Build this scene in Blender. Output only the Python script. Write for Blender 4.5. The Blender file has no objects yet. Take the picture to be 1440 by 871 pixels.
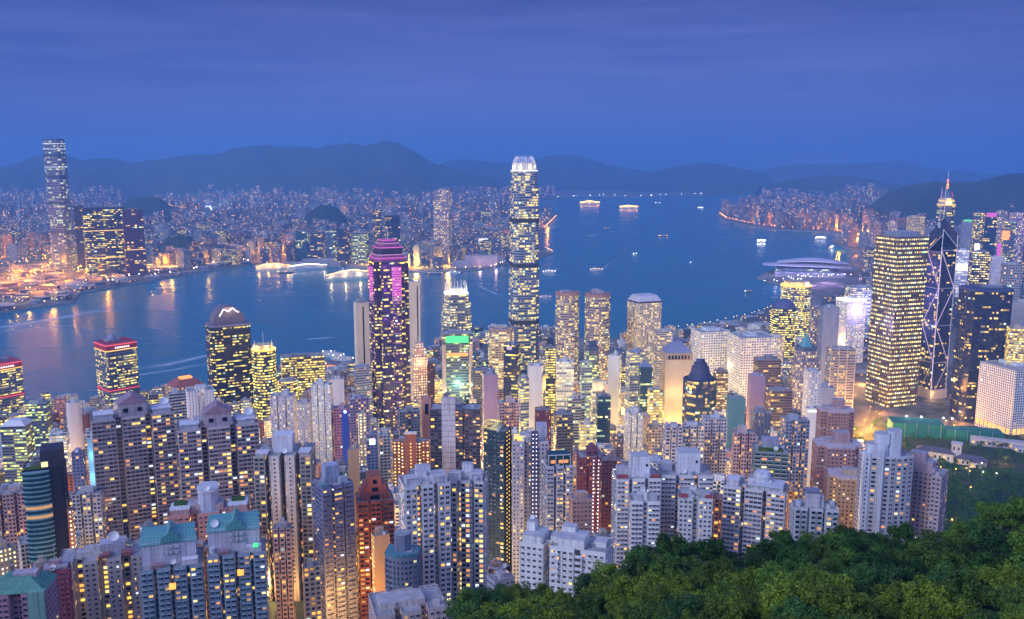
import bpy, math, random
from mathutils import Vector, Matrix
random.seed(7)
R = math.radians
SC = bpy.context.scene
COL = SC.collection

# ------------------------------------------------------------------ camera, sky, sun, exposure
FPX, CX, CY = 1266.0, 720.0, 435.5
CAMZ, PITCH = 398.0, R(9.4)
cam_d = bpy.data.cameras.new('camera')
cam_d.sensor_width = 36.0
cam_d.lens = 36.0 * FPX / 1440.0
cam_d.clip_start, cam_d.clip_end = 1.0, 60000.0
cam = bpy.data.objects.new('camera', cam_d)
cam.location = (0, 0, CAMZ)
cam.rotation_euler = (R(90) - PITCH, 0, 0)
COL.objects.link(cam)
SC.camera = cam
SC.view_settings.view_transform = 'Standard'
SC.view_settings.look = 'None'
SC.view_settings.exposure = 0.45
SC.view_settings.gamma = 1.0
SC.render.engine = 'CYCLES'
cy = SC.cycles
cy.max_bounces = 5
cy.diffuse_bounces = 2
cy.glossy_bounces = 2
cy.transparent_max_bounces = 6
cy.volume_bounces = 0
cy.use_denoising = True
cy.sample_clamp_indirect = 4.0
cy.use_light_tree = True
cy.caustics_reflective = False
cy.caustics_refractive = False
SC.render.use_persistent_data = False

W = bpy.data.worlds.new('World')
SC.world = W
W.use_nodes = True


class NT:
    """small helper to write node trees"""
    def __init__(s, nt):
        s.nt = nt
        s.L = nt.links

    def n(s, typ, **kw):
        nd = s.nt.nodes.new(typ)
        for k, v in kw.items():
            setattr(nd, k, v)
        return nd

    def put(s, sock, v):
        if isinstance(v, bpy.types.NodeSocket):
            s.L.new(v, sock)
        elif v is not None:
            if isinstance(v, (tuple, list)) and len(v) == 3 and sock.type == 'RGBA':
                v = (*v, 1)
            sock.default_value = v

    def m(s, op, a, b=None, c=None, clamp=False):
        nd = s.n('ShaderNodeMath', operation=op)
        nd.use_clamp = clamp
        for i, v in enumerate((a, b, c)):
            if v is not None:
                s.put(nd.inputs[i], v)
        return nd.outputs[0]

    def mix(s, fac, a, b, blend='MIX'):
        nd = s.n('ShaderNodeMix', data_type='RGBA', blend_type=blend)
        s.put(nd.inputs[0], fac)
        s.put(nd.inputs[6], a)
        s.put(nd.inputs[7], b)
        return nd.outputs[2]

    def sep(s, v):
        nd = s.n('ShaderNodeSeparateXYZ')
        s.put(nd.inputs[0], v)
        return nd.outputs

    def comb(s, x, y, z):
        nd = s.n('ShaderNodeCombineXYZ')
        for i, v in enumerate((x, y, z)):
            s.put(nd.inputs[i], v)
        return nd.outputs[0]

    def noise(s, vec, scale, detail=3, rough=.5):
        nd = s.n('ShaderNodeTexNoise')
        if vec is not None:
            s.put(nd.inputs['Vector'], vec)
        nd.inputs['Scale'].default_value = scale
        nd.inputs['Detail'].default_value = detail
        nd.inputs['Roughness'].default_value = rough
        return nd.outputs[0]

    def white(s, vec):
        nd = s.n('ShaderNodeTexWhiteNoise', noise_dimensions='3D')
        s.put(nd.inputs['Vector'], vec)
        return nd.outputs[0], nd.outputs[1]

    def ramp(s, fac, stops):
        nd = s.n('ShaderNodeValToRGB')
        el = nd.color_ramp.elements
        while len(el) < len(stops):
            el.new(0.5)
        for e, (p, c) in zip(el, stops):
            e.position = p
            e.color = (*c, 1)
        s.put(nd.inputs[0], fac)
        return nd.outputs[0]

    def vmul(s, v, t):
        nd = s.n('ShaderNodeVectorMath', operation='MULTIPLY')
        s.put(nd.inputs[0], v)
        nd.inputs[1].default_value = t
        return nd.outputs[0]


SUN_EL, SUN_AZ = 30.0, 232.0          # the afterglow stands behind and to the west of the view
w = NT(W.node_tree)
W.node_tree.nodes.clear()
tc = w.n('ShaderNodeTexCoord').outputs['Generated']
sx, sy, sz = w.sep(tc)
el = w.m('MAXIMUM', sz, 0.0)
# dusk colours in front (deep blue) and in the afterglow behind the viewer (pale lilac)
front = w.ramp(el, [(0.0, (.034, .090, .33)), (.05, (.046, .100, .37)), (.13, (.034, .064, .29)), (.24, (.011, .023, .135)),
                    (.45, (.05, .08, .32)), (1.0, (.20, .26, .60))])
side = w.m('MULTIPLY', sx, sx)
front = w.mix(w.m('MULTIPLY', side, 1.3, clamp=True), front, (.016, .046, .22))
back = w.ramp(el, [(0.0, (.95, .95, 1.55)), (.3, (.86, 1.06, 1.95)), (1.0, (.27, .39, .94))])
bf = w.m('MULTIPLY_ADD', sy, -0.75, 0.30, clamp=True)
bf = w.m('SMOOTH_MAX', bf, 0.0, 0.05)
skyc = w.mix(bf, front, back)
# thin stretched cloud veils
cv = w.vmul(tc, (1.6, 1.6, 15.0))
nz = w.m('MULTIPLY_ADD', w.noise(w.vmul(tc, (3.5, 3.5, 42.0)), 1.7, 4, .6), .35, w.m('MULTIPLY', w.noise(cv, 1.3, 4, .55), .68))
cl = w.ramp(nz, [(.40, (0, 0, 0)), (.66, (1, 1, 1))])
band = w.ramp(el, [(.03, (0, 0, 0)), (.09, (1, 1, 1)), (.20, (.9, .9, .9)), (.3, (.45, .45, .45)), (.6, (.2, .2, .2))])
clf = w.m('MULTIPLY', w.m('MULTIPLY', cl, band), 0.42)
skyc = w.mix(clf, skyc, (.125, .155, .44))
nish = w.n('ShaderNodeTexSky', sky_type='NISHITA')
nish.sun_disc = False
nish.sun_elevation = R(1.5)
nish.sun_rotation = R(SUN_AZ)
bg1 = w.n('ShaderNodeBackground')
w.put(bg1.inputs[0], skyc)
bg1.inputs[1].default_value = 1.0
bg2 = w.n('ShaderNodeBackground')
w.put(bg2.inputs[0], nish.outputs[0])
bg2.inputs[1].default_value = 0.006
add = w.n('ShaderNodeAddShader')
w.L.new(bg1.outputs[0], add.inputs[0])
w.L.new(bg2.outputs[0], add.inputs[1])
w.L.new(add.outputs[0], w.n('ShaderNodeOutputWorld').inputs[0])

sun_d = bpy.data.lights.new('sun', 'SUN')
sun_d.energy = 1.45
sun_d.angle = R(28)
sun_d.color = (.84, .86, 1.0)
sun = bpy.data.objects.new('sun', sun_d)
sun.rotation_euler = Vector((math.sin(R(SUN_AZ)) * math.cos(R(SUN_EL)), math.cos(R(SUN_AZ)) * math.cos(R(SUN_EL)),
                             math.sin(R(SUN_EL)))).to_track_quat('Z', 'Y').to_euler()
COL.objects.link(sun)

# ------------------------------------------------------------------ view geometry (photo pixel -> point in the world)
FW = Vector((0, math.cos(PITCH), -math.sin(PITCH)))
UP = Vector((0, math.sin(PITCH), math.cos(PITCH)))


def ray(px, py):
    return FW + Vector(((px - CX) / FPX, 0, 0)) + UP * (-(py - CY) / FPX)


def at_z(px, py, z=0.0):
    d = ray(px, py)
    t = (z - CAMZ) / d.z
    return Vector((0, 0, CAMZ)) + d * t


def at_d(px, py, D):
    d = ray(px, py)
    return Vector((0, 0, CAMZ)) + d * (D / d.y)


def proj(p):
    q = Vector(p) - Vector((0, 0, CAMZ))
    dz = q.dot(FW)
    return CX + FPX * q.x / dz, CY - FPX * q.dot(UP) / dz


def lerp_tab(t, x):
    if x <= t[0][0]:
        return t[0][1]
    for (a, b), (c, d) in zip(t, t[1:]):
        if x <= c:
            return b + (d - b) * (x - a) / (c - a)
    return t[-1][1]


BASE_T = [(-300, 330), (0, 300), (60, 284), (200, 206), (350, 152), (450, 128), (550, 104), (700, 80), (850, 55), (1000, 30),
          (1150, 14), (1300, 5), (1330, 1)]
EDGE_T = [(-400, 1250), (450, 1050), (560, 980), (610, 915), (650, 880), (700, 866), (760, 858), (860, 842), (900, 812), (960, 801), (1010, 809),
          (1060, 800), (1110, 782), (1200, 778), (1300, 792), (1380, 770), (1440, 738), (1500, 714), (1700, 690)]


def dep(py):
    return PITCH + math.atan((py - CY) / FPX)


def hill_z(x, y):
    if y < 12:
        return -999
    px = CX + FPX * math.cos(PITCH) * x / max(y, 1) * 1.03
    e = dep(min(lerp_tab(EDGE_T, px), 1600))
    if y <= 190:
        t = (y - 12) / 178.0
        d = R(40) * (1 - t) + e * t
        if e > R(33):
            d = max(d, R(34))
        return CAMZ - y * math.tan(d)
    z = CAMZ - 190 * math.tan(e)
    return z - (y - 190) * lerp_tab([(600, 1.05), (700, .60), (1150, .56), (1400, .62)], px)


def ground_z(x, y):
    return max(lerp_tab(BASE_T, y), hill_z(x, y))


# ------------------------------------------------------------------ materials
MATS = {}


def newmat(name):
    m = bpy.data.materials.new(name)
    m.use_nodes = True
    m.node_tree.nodes.clear()
    t = NT(m.node_tree)
    MATS[name] = m
    return m, t


def finish(t, shader):
    t.L.new(shader, t.n('ShaderNodeOutputMaterial').inputs[0])


def principled(t, base, rough=.7, emit=None, estr=0.0, metal=0.0, normal=None, spec=.5):
    p = t.n('ShaderNodeBsdfPrincipled')
    t.put(p.inputs['Base Color'], base)
    t.put(p.inputs['Roughness'], rough)
    t.put(p.inputs['Metallic'], metal)
    p.inputs['Specular IOR Level'].default_value = spec
    if emit is not None:
        t.put(p.inputs['Emission Color'], emit)
        t.put(p.inputs['Emission Strength'], estr)
    if normal is not None:
        t.put(p.inputs['Normal'], normal)
    return p.outputs[0]


def facade_group():
    g = bpy.data.node_groups.new('facade', 'ShaderNodeTree')
    I = g.interface
    def sock(nm, typ, d):
        s = I.new_socket(nm, in_out='INPUT', socket_type=typ)
        s.default_value = d
    sock('Wall', 'NodeSocketColor', (.5, .5, .5, 1))
    sock('Glass', 'NodeSocketColor', (.03, .04, .07, 1))
    for nm, d in (('WinW', .7), ('WinH', .5), ('Lit', .5), ('Row', .5), ('Strength', 1.0), ('Rough', .2), ('Band', 0.0), ('Seed', 0.0)):
        sock(nm, 'NodeSocketFloat', d)
    sock('ColA', 'NodeSocketColor', (1, .7, .25, 1))
    sock('ColB', 'NodeSocketColor', (1, .9, .6, 1))
    I.new_socket('Shader', in_out='OUTPUT', socket_type='NodeSocketShader')
    t = NT(g)
    i = t.n('NodeGroupInput').outputs
    uv = t.n('ShaderNodeUVMap').outputs[0]
    u, v, _ = t.sep(uv)
    iu, iv = t.m('FLOOR', u), t.m('FLOOR', v)
    fu, fv = t.m('SUBTRACT', u, iu), t.m('SUBTRACT', v, iv)
    mu = t.m('LESS_THAN', t.m('ABSOLUTE', t.m('SUBTRACT', fu, .5)), t.m('MULTIPLY', i['WinW'], .5))
    mv = t.m('LESS_THAN', t.m('ABSOLUTE', t.m('SUBTRACT', fv, .5)), t.m('MULTIPLY', i['WinH'], .5))
    ok = t.m('GREATER_THAN', u, -0.5)
    mask = t.m('MULTIPLY', t.m('MULTIPLY', mu, mv), ok)
    seed = t.m('MULTIPLY', i['Seed'], 977.0)
    r1, c1 = t.white(t.comb(iu, iv, seed))
    blk = t.m('FLOOR', t.m('DIVIDE', iu, 4.0))
    r2, _c = t.white(t.comb(blk, iv, t.m('ADD', seed, 31.7)))
    lit = t.m('MULTIPLY', t.m('LESS_THAN', r1, i['Lit']), t.m('LESS_THAN', r2, i['Row']))
    ca, cb, cc = t.sep(c1)
    lcol = t.mix(ca, i['ColA'], i['ColB'])
    lcol = t.mix(t.m('GREATER_THAN', cb, .93), lcol, (.62, .95, .72))
    bri = t.m('MULTIPLY_ADD', t.m('MULTIPLY', cc, cc), 1.35, .28)
    lamp = t.m('MULTIPLY_ADD', fv, .9, .55)      # brighter towards the ceiling lamps of a room
    es = t.m('MULTIPLY', t.m('MULTIPLY', t.m('MULTIPLY', lit, mask), i['Strength']), t.m('MULTIPLY', bri, lamp))
    pos = t.n('ShaderNodeNewGeometry').outputs['Position']
    n1 = t.noise(t.vmul(pos, (1, 1, .25)), .12, 4, .6)
    grime = t.m('MULTIPLY_ADD', n1, .55, .72)
    wallc = t.mix(1.0, i['Wall'], t.comb(grime, grime, grime), 'MULTIPLY')
    bandm = t.m('MULTIPLY', t.m('GREATER_THAN', fv, .9), i['Band'])
    wallc = t.mix(bandm, wallc, (.42, .42, .46))
    gl = t.mix(t.m('MULTIPLY', cb, .6), i['Glass'], (.10, .10, .13))
    base = t.mix(mask, wallc, gl)
    rough = t.m('MULTIPLY_ADD', mask, t.m('SUBTRACT', i['Rough'], .7), .7)
    sh = principled(t, base, rough, lcol, es, spec=.22)
    o = t.n('NodeGroupOutput')
    t.L.new(sh, o.inputs[0])
    return g


FG = facade_group()


def facade(name, glass, ww, wh, lit, row, ca, cb, st=1.0, rough=.18, band=0.0, attr=False):
    m, t = newmat(name)
    gn = t.n('ShaderNodeGroup', node_tree=FG)
    oi = t.n('ShaderNodeObjectInfo')
    if attr:
        a = t.n('ShaderNodeVertexColor', layer_name='tint')
        t.L.new(a.outputs[0], gn.inputs['Wall'])
        gn.inputs['Seed'].default_value = .37
    else:
        t.L.new(oi.outputs['Color'], gn.inputs['Wall'])
        t.L.new(oi.outputs['Random'], gn.inputs['Seed'])
    for k, val in (('Glass', (*glass, 1)), ('WinW', ww), ('WinH', wh), ('Lit', lit), ('Row', row), ('Strength', st), ('Rough', rough),
                   ('Band', band), ('ColA', (*ca, 1)), ('ColB', (*cb, 1))):
        gn.inputs[k].default_value = val
    finish(t, gn.outputs[0])
    m.cycles.emission_sampling = 'NONE'
    return m


WARM, AMB, YEL, LEM, GRN, WHT, BLU, ORG = ((1, .50, .09), (1, .38, .05), (1, .66, .13), (.95, .82, .13), (.55, .92, .28), (1, .82, .42),
                                          (.45, .70, 1.0), (1, .36, .08))
DK = (.012, .018, .04)
facade('apt', (.02, .025, .05), .66, .52, .13, 1, WARM, WHT, 1.3)
facade('apt_lit', (.02, .025, .05), .62, .52, .27, 1, AMB, YEL, 1.5)
facade('apt_green', (.02, .06, .06), .74, .56, .16, 1, WARM, YEL, 1.3)
facade('apt_slit', (.03, .035, .06), .30, .40, .45, 1, YEL, WHT, 1.5)
facade('slots', (.02, .02, .04), .16, .8, .25, 1, WARM, WHT, 1.0)
facade('office', (.02, .03, .06), .90, .46, .78, .62, YEL, LEM, 1.35, band=.35)
facade('office_yel', (.04, .04, .05), .88, .50, .88, .86, YEL, LEM, 1.7, band=.3)
facade('office_grn', (.02, .05, .06), .90, .50, .80, .55, LEM, GRN, 1.3, band=.4)
facade('office_dim', (.02, .03, .06), .90, .50, .60, .35, YEL, WARM, 1.1, band=.3)
facade('office_wht', (.03, .04, .06), .80, .46, .85, .75, WHT, YEL, 1.6, band=.3)
facade('dark_glass', (.010, .014, .035), .94, .60, .55, .22, YEL, WARM, 1.25, .10)
facade('dark_rows', (.010, .014, .035), .94, .46, .70, .52, YEL, LEM, 1.45, .12)
facade('blue_glass', (.015, .05, .11), .95, .70, .60, .28, YEL, WARM, 1.3, .08)
facade('teal_glass', (.015, .09, .11), .95, .62, .65, .34, LEM, (.5, .95, .8), 1.2, .08)
facade('tall_glass', (.02, .05, .12), .95, .56, .75, .50, YEL, LEM, 1.25, .08, .2)
facade('far_glass', (.015, .05, .15), .95, .50, .62, .46, (.95, .80, .22), (.22, .72, .68), .95, .1)
facade('lattice', (.03, .035, .06), .52, .54, .55, .9, YEL, WHT, 1.3)
facade('grid_white', (.012, .012, .02), .56, .50, .34, .8, YEL, LEM, 1.0)
facade('lattice_dark', (.05, .06, .09), .62, .66, .04, 1, WARM, WHT, 1.0)
facade('dots', (.3, .25, .1), .34, .36, .92, .95, YEL, WHT, 3.0)
facade('bank_grid', (.02, .025, .05), .56, .34, .93, .97, YEL, WHT, 2.2)
facade('violet', (.2, .18, .35), .85, .4, .8, .7, (.85, .75, 1), WHT, 1.5)
facade('far_city', (.03, .04, .08), .55, .55, .10, 1, WARM, WHT, 3.2, attr=True)


def paint_mat():
    m, t = newmat('paint')
    c = t.n('ShaderNodeObjectInfo').outputs['Color']
    pos = t.n('ShaderNodeNewGeometry').outputs['Position']
    n1 = t.noise(t.vmul(pos, (1, 1, .18)), .35, 5, .65)
    n2 = t.noise(pos, .06, 2)
    streak = t.ramp(t.noise(t.vmul(pos, (1.1, 1.1, .035)), 1.0, 3, .6), [(.36, (.50, .50, .50)), (.54, (1, 1, 1))])
    px_, py_, pz_ = t.sep(pos)
    joint = t.m('MULTIPLY_ADD', t.m('LESS_THAN', t.m('FRACT', t.m('DIVIDE', pz_, 3.0)), .07), -.22, 1.0)
    g = t.m('MULTIPLY', t.m('MULTIPLY_ADD', n1, .6, t.m('MULTIPLY_ADD', n2, .3, .58)), joint)
    col = t.mix(1.0, c, t.comb(g, g, g), 'MULTIPLY')
    col = t.mix(.75, col, t.mix(1.0, col, streak, 'MULTIPLY'))
    finish(t, principled(t, col, .65))
    m2, t = newmat('rooftop')
    c = t.n('ShaderNodeObjectInfo').outputs['Color']
    pos = t.n('ShaderNodeNewGeometry').outputs['Position']
    n1 = t.noise(pos, .25, 5, .7)
    n2 = t.noise(pos, 1.3, 2)
    col = t.ramp(t.m('ADD', t.m('MULTIPLY', n1, .8), t.m('MULTIPLY', n2, .2)), [(.3, (.12, .12, .14)), (.5, (.30, .30, .32)), (.7, (.46, .45, .45))])
    col = t.mix(.25, col, c)
    finish(t, principled(t, col, .85))


paint_mat()


def plain(name, col, rough=.6, metal=0.0, noise_scale=None, amt=.4, emit=None, estr=0.0, spec=.5):
    m, t = newmat(name)
    base = col
    if noise_scale:
        pos = t.n('ShaderNodeNewGeometry').outputs['Position']
        g = t.m('MULTIPLY_ADD', t.noise(pos, noise_scale, 4, .6), amt * 2, 1 - amt)
        base = t.mix(1.0, (*col, 1), t.comb(g, g, g), 'MULTIPLY')
    finish(t, principled(t, base, rough, emit, estr, metal, spec=spec))
    if emit is not None:
        m.cycles.emission_sampling = 'NONE'
    return m


def glow(name, col, st):
    return plain(name, (.05, .05, .05), .6, emit=(*col, 1), estr=st)


plain('steel', (.55, .56, .58), .4, .6)
plain('tank', (.42, .46, .52), .5)
plain('white_metal', (.62, .62, .64), .45, 0, .4, .1)
plain('frame', (.42, .43, .46), .5)
plain('concrete', (.35, .34, .33), .85, 0, .15, .25)
plain('asphalt', (.055, .055, .06), .85, 0, .3, .3)
plain('quay', (.26, .25, .24), .85, 0, .02, .3)
plain('netting', (.012, .15, .11), .8, 0, .12, .3)
plain('tile_red', (.30, .09, .07), .6, 0, .5, .25)
def tile_mat():
    m, t = newmat('tile_teal')
    pos = t.n('ShaderNodeNewGeometry').outputs['Position']
    x, y, z = t.sep(pos)
    ln = t.m('MAXIMUM', t.m('LESS_THAN', t.m('FRACT', t.m('DIVIDE', x, 1.7)), .13), t.m('LESS_THAN', t.m('FRACT', t.m('DIVIDE', t.m('ADD', z, t.m('MULTIPLY', y, .4)), 1.1)), .16))
    g = t.m('MULTIPLY_ADD', t.noise(pos, .4, 4, .6), .8, .6)
    col = t.mix(1.0, (.06, .24, .25), t.comb(g, g, g), 'MULTIPLY')
    finish(t, principled(t, t.mix(ln, col, (.20, .42, .43)), .5))


tile_mat()
plain('hull_dark', (.03, .03, .04), .5)
plain('hull_white', (.50, .50, .50), .4)
plain('bark', (.08, .055, .04), .9, 0, 3, .3)
plain('shell', (.55, .52, .60), .45, .1, .02, .15)
glow('lamp_warm', (1, .36, .04), 18)
glow('lamp_yel', (1, .60, .14), 16)
glow('lamp_white', (1, .93, .85), 22)
glow('lamp_cool', (.75, .88, 1.0), 20)
glow('strip_white', (1, .97, .95), 1.25)
glow('strip_lilac', (.90, .66, 1.0), .6)
glow('strip_magenta', (.85, .12, .70), .75)
glow('strip_pink', (.85, .36, .80), .45)
glow('strip_red', (1, .10, .14), 1.0)
glow('strip_gold', (1, .56, .10), 1.25)
glow('strip_orange', (1, .30, .06), 1.5)
glow('screen_green', (.07, .92, .30), .95)
glow('screen_cyan', (.16, .62, .80), .8)
glow('screen_blue', (.25, .35, 1), 1.2)
glow('screen_white', (.95, .92, 1), 2.2)
glow('screen_lime', (.85, .95, .12), 1.2)
glow('beacon_red', (1, .08, .04), 6)
plain('pane_dark', (.010, .012, .024), .10, spec=.2)
plain('pane_curtain', (.12, .11, .13), .35, spec=.2)
plain('pane_teal', (.015, .06, .075), .10, spec=.25)
plain('pane_dim', (.3, .2, .1), .3, emit=(1, .50, .14, 1), estr=.42)
plain('pane_white', (.3, .3, .3), .3, emit=(.85, .95, 1, 1), estr=.9)
plain('pane_amber', (.3, .2, .1), .3, emit=(1, .44, .06, 1), estr=1.2)
plain('pane_yellow', (.3, .2, .1), .3, emit=(1, .64, .09, 1), estr=1.2)
plain('pane_pale', (.3, .3, .2), .3, emit=(1, .80, .34, 1), estr=1.05)
plain('pane_orange', (.3, .1, .05), .3, emit=(1, .36, .10, 1), estr=.8)

C = dict(white=(.74, .74, .74), offwhite=(.66, .65, .63), cream=(.62, .54, .43), lav=(.52, .51, .56), grey=(.33, .33, .36), pale=(.58, .59, .62),
         pink=(.52, .33, .31), salmon=(.58, .28, .22), tan=(.50, .35, .21), sand=(.55, .45, .33), brick=(.27, .09, .06), brown=(.19, .12, .10),
         mauve=(.30, .24, .28), maroon=(.13, .045, .06), navy=(.03, .04, .08), slate=(.15, .16, .20), teal=(.10, .22, .24), blue=(.13, .17, .36),
         bluegrey=(.25, .29, .38), cobalt=(.05, .10, .42), purple=(.30, .22, .36), green=(.12, .30, .24), black=(.02, .02, .03), rose=(.48, .20, .28),
         orange=(.50, .22, .08), sky=(.45, .53, .66))


# ------------------------------------------------------------------ mesh building
class MB:
    def __init__(s):
        s.v, s.f, s.uv, s.m, s.tint = [], [], [], [], []

    def face(s, pts, mat=0, uv=None, tint=None):
        b = len(s.v)
        s.v.extend([tuple(p) for p in pts])
        s.f.append(tuple(range(b, b + len(pts))))
        s.uv.append(uv or [(-9, -9)] * len(pts))
        s.m.append(mat)
        s.tint.append(tint)

    def prism(s, pts, z0, z1, cw=3.0, fh=3.2, mat=0, cap=0, top=None, blank=(), v0=0, bottom=False, tint=None, u0=0):
        n = len(pts)
        top = top or pts
        nf = max(1, round((z1 - z0) / fh))
        b = len(s.v)
        s.v.extend([(p[0], p[1], z0) for p in pts] + [(p[0], p[1], z1) for p in top])
        for i in range(n):
            j = (i + 1) % n
            L = math.hypot(pts[j][0] - pts[i][0], pts[j][1] - pts[i][1])
            nc = max(1, round(L / cw))
            o = u0 + 64 * i
            s.f.append((b + i, b + j, b + n + j, b + n + i))
            bl = blank == 'all' or i in blank
            s.uv.append([(-9, -9)] * 4 if bl else [(o, v0), (o + nc, v0), (o + nc, v0 + nf), (o, v0 + nf)])
            s.m.append(mat)
            s.tint.append(tint)
        if cap is not None:
            s.f.append(tuple(range(b + n, b + 2 * n)))
            s.uv.append([(-9, -9)] * n)
            s.m.append(cap)
            s.tint.append(tint)
        if bottom:
            s.f.append(tuple(range(b + n - 1, b - 1, -1)))
            s.uv.append([(-9, -9)] * n)
            s.m.append(cap or mat)
            s.tint.append(tint)
        return nf

    def box(s, cx, cy, z0, sx, sy, h, mat=0, rot=0.0, cap=None):
        c, q = math.cos(rot), math.sin(rot)
        P = [(cx + c * x - q * y, cy + q * x + c * y) for x, y in ((-sx / 2, -sy / 2), (sx / 2, -sy / 2), (sx / 2, sy / 2), (-sx / 2, sy / 2))]
        s.prism(P, z0, z0 + h, mat=mat, cap=mat if cap is None else cap, blank='all', bottom=True)

    def lathe(s, cx, cy, prof, n=16, mat=0):
        for (r0, z0), (r1, z1) in zip(prof, prof[1:]):
            for k in range(n):
                a, b = 2 * math.pi * k / n, 2 * math.pi * (k + 1) / n
                q = [(cx + r0 * math.cos(a), cy + r0 * math.sin(a), z0), (cx + r0 * math.cos(b), cy + r0 * math.sin(b), z0)]
                if r1 > 1e-4:
                    q += [(cx + r1 * math.cos(b), cy + r1 * math.sin(b), z1), (cx + r1 * math.cos(a), cy + r1 * math.sin(a), z1)]
                else:
                    q += [(cx, cy, z1)]
                s.face(q, mat)

    def bar(s, a, b, t=.5, mat=0, n=4):
        a, b = Vector(a), Vector(b)
        d = (b - a).normalized()
        u = d.cross(Vector((0, 0, 1)))
        if u.length < 1e-3:
            u = Vector((1, 0, 0))
        u.normalize()
        v = d.cross(u)
        ring = [u * (math.cos(2 * math.pi * (k + .5) / n) * t) + v * (math.sin(2 * math.pi * (k + .5) / n) * t) for k in range(n)]
        for k in range(n):
            j = (k + 1) % n
            s.face([a + ring[j], a + ring[k], b + ring[k], b + ring[j]], mat)
        s.face([a + r for r in ring], mat)
        s.face([b + r for r in reversed(ring)], mat)

    def mesh(s, name, mats):
        me = bpy.data.meshes.new(name)
        me.from_pydata(s.v, [], s.f)
        ul = me.uv_layers.new(name='UVMap')
        flat = [c for f in s.uv for p in f for c in p]
        ul.data.foreach_set('uv', flat)
        me.polygons.foreach_set('material_index', s.m)
        if any(t is not None for t in s.tint):
            ca = me.color_attributes.new('tint', 'FLOAT_COLOR', 'CORNER')
            cl = []
            for f, t in zip(s.f, s.tint):
                cl += [*(t or (.4, .4, .4)), 1.0] * len(f)
            ca.data.foreach_set('color', cl)
        for mt in mats:
            me.materials.append(MATS[mt])
        me.update()
        return me

    def build(s, name, mats, parent=None, color=None, loc=None, rz=None):
        o = bpy.data.objects.new(name, s.mesh(name, mats))
        COL.objects.link(o)
        if parent is not None:
            o.parent = parent
        if color is not None:
            o.color = (*color, 1)
        if loc is not None:
            o.location = loc
        if rz is not None:
            o.rotation_euler = (0, 0, rz)
        return o


def tag(o, label=None, cat=None, group=None, kind=None):
    if label:
        o['label'] = label
    if cat:
        o['category'] = cat
    if group:
        o['group'] = group
    if kind:
        o['kind'] = kind
    return o


def thing(name, label, cat, loc=(0, 0, 0), rz=0.0, group=None):
    o = bpy.data.objects.new(name, None)
    COL.objects.link(o)
    o.location = loc
    o.rotation_euler = (0, 0, rz)
    return tag(o, label, cat, group)


def point(name, loc, col, power, rad=1.5, parent=None):
    d = bpy.data.lights.new(name, 'POINT')
    d.energy = power
    d.color = col
    d.shadow_soft_size = rad
    o = bpy.data.objects.new(name, d)
    o.location = loc
    COL.objects.link(o)
    if parent is not None:
        o.parent = parent
    return o

# ------------------------------------------------------------------ setting: water, land, hills, air
def water():
    m, t = newmat('water')
    pos = t.n('ShaderNodeNewGeometry').outputs['Position']
    n1 = t.noise(t.vmul(pos, (1, .45, 1)), .035, 4, .6)
    n2 = t.noise(t.vmul(pos, (.35, 1, 1)), .004, 3, .55)
    bump = t.n('ShaderNodeBump')
    bump.inputs['Strength'].default_value = .22
    bump.inputs['Distance'].default_value = 2.0
    t.put(bump.inputs['Height'], t.m('ADD', n1, t.m('MULTIPLY', n2, 3.0)))
    col = t.mix(n2, (.012, .125, .175), (.024, .185, .25))
    r = t.m('MULTIPLY_ADD', n2, .14, .20)
    finish(t, principled(t, col, r, normal=bump.outputs[0]))
    b = MB()
    b.face([(-16000, 700, 0), (16000, 700, 0), (16000, 30000, 0), (-16000, 30000, 0)])
    tag(b.build('water', ['water']), kind='structure')


water()


def land(name, pts, z=4.0, mat='land_ground'):
    b = MB()
    b.prism([(p.x, p.y) for p in pts], -4, z, mat=1, cap=0)
    return tag(b.build(name, [mat, 'quay']), kind='structure')


def ground_mats():
    m, t = newmat('land_ground')
    pos = t.n('ShaderNodeNewGeometry').outputs['Position']
    n1 = t.noise(pos, .006, 4, .6)
    n2 = t.noise(pos, .05, 3, .6)
    col = t.ramp(t.m('ADD', t.m('MULTIPLY', n1, .6), t.m('MULTIPLY', n2, .4)), [(.38, (.03, .05, .03)), (.47, (.12, .115, .11)), (.6, (.24, .22, .2))])
    finish(t, principled(t, col, .9))
    m, t = newmat('hillside')
    pos = t.n('ShaderNodeNewGeometry').outputs['Position']
    n1 = t.noise(pos, .02, 5, .65)
    col = t.ramp(n1, [(.3, (.012, .025, .012)), (.55, (.03, .05, .022)), (.75, (.06, .065, .04))])
    finish(t, principled(t, col, .95))
    m, t = newmat('far_hill')
    pos = t.n('ShaderNodeNewGeometry').outputs['Position']
    n1 = t.noise(pos, .0025, 6, .65)
    col = t.ramp(n1, [(.3, (.015, .03, .02)), (.6, (.035, .05, .03)), (.8, (.09, .08, .06))])
    finish(t, principled(t, col, .95))


ground_mats()

HK_COAST = [(-420, 640), (-150, 612), (0, 590), (60, 580), (130, 578), (230, 566), (300, 552), (390, 524), (440, 512), (456, 516), (500, 514),
            (560, 506), (600, 492), (660, 474), (700, 468), (730, 464), (768, 462), (772, 472), (800, 478), (870, 478), (905, 474), (940, 467),
            (1000, 459), (1060, 446), (1092, 434), (1100, 418), (1108, 404), (1085, 398), (1064, 392), (1076, 385), (1092, 381), (1096, 370),
            (1150, 366), (1196, 370), (1200, 352), (1180, 346), (1168, 339), (1176, 336), (1228, 347), (1232, 340), (1190, 330), (1140, 326), (1100, 324), (1060, 319),
            (1020, 311), (1009, 305), (1010, 299), (1026, 295), (1050, 291), (1066, 285), (1074, 278), (1064, 273.5), (1090, 272)]
hk = [at_z(*p) for p in HK_COAST] + [Vector((9000, 15000, 0)), Vector((9000, -400, 0)), Vector((-2600, -400, 0))]
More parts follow.
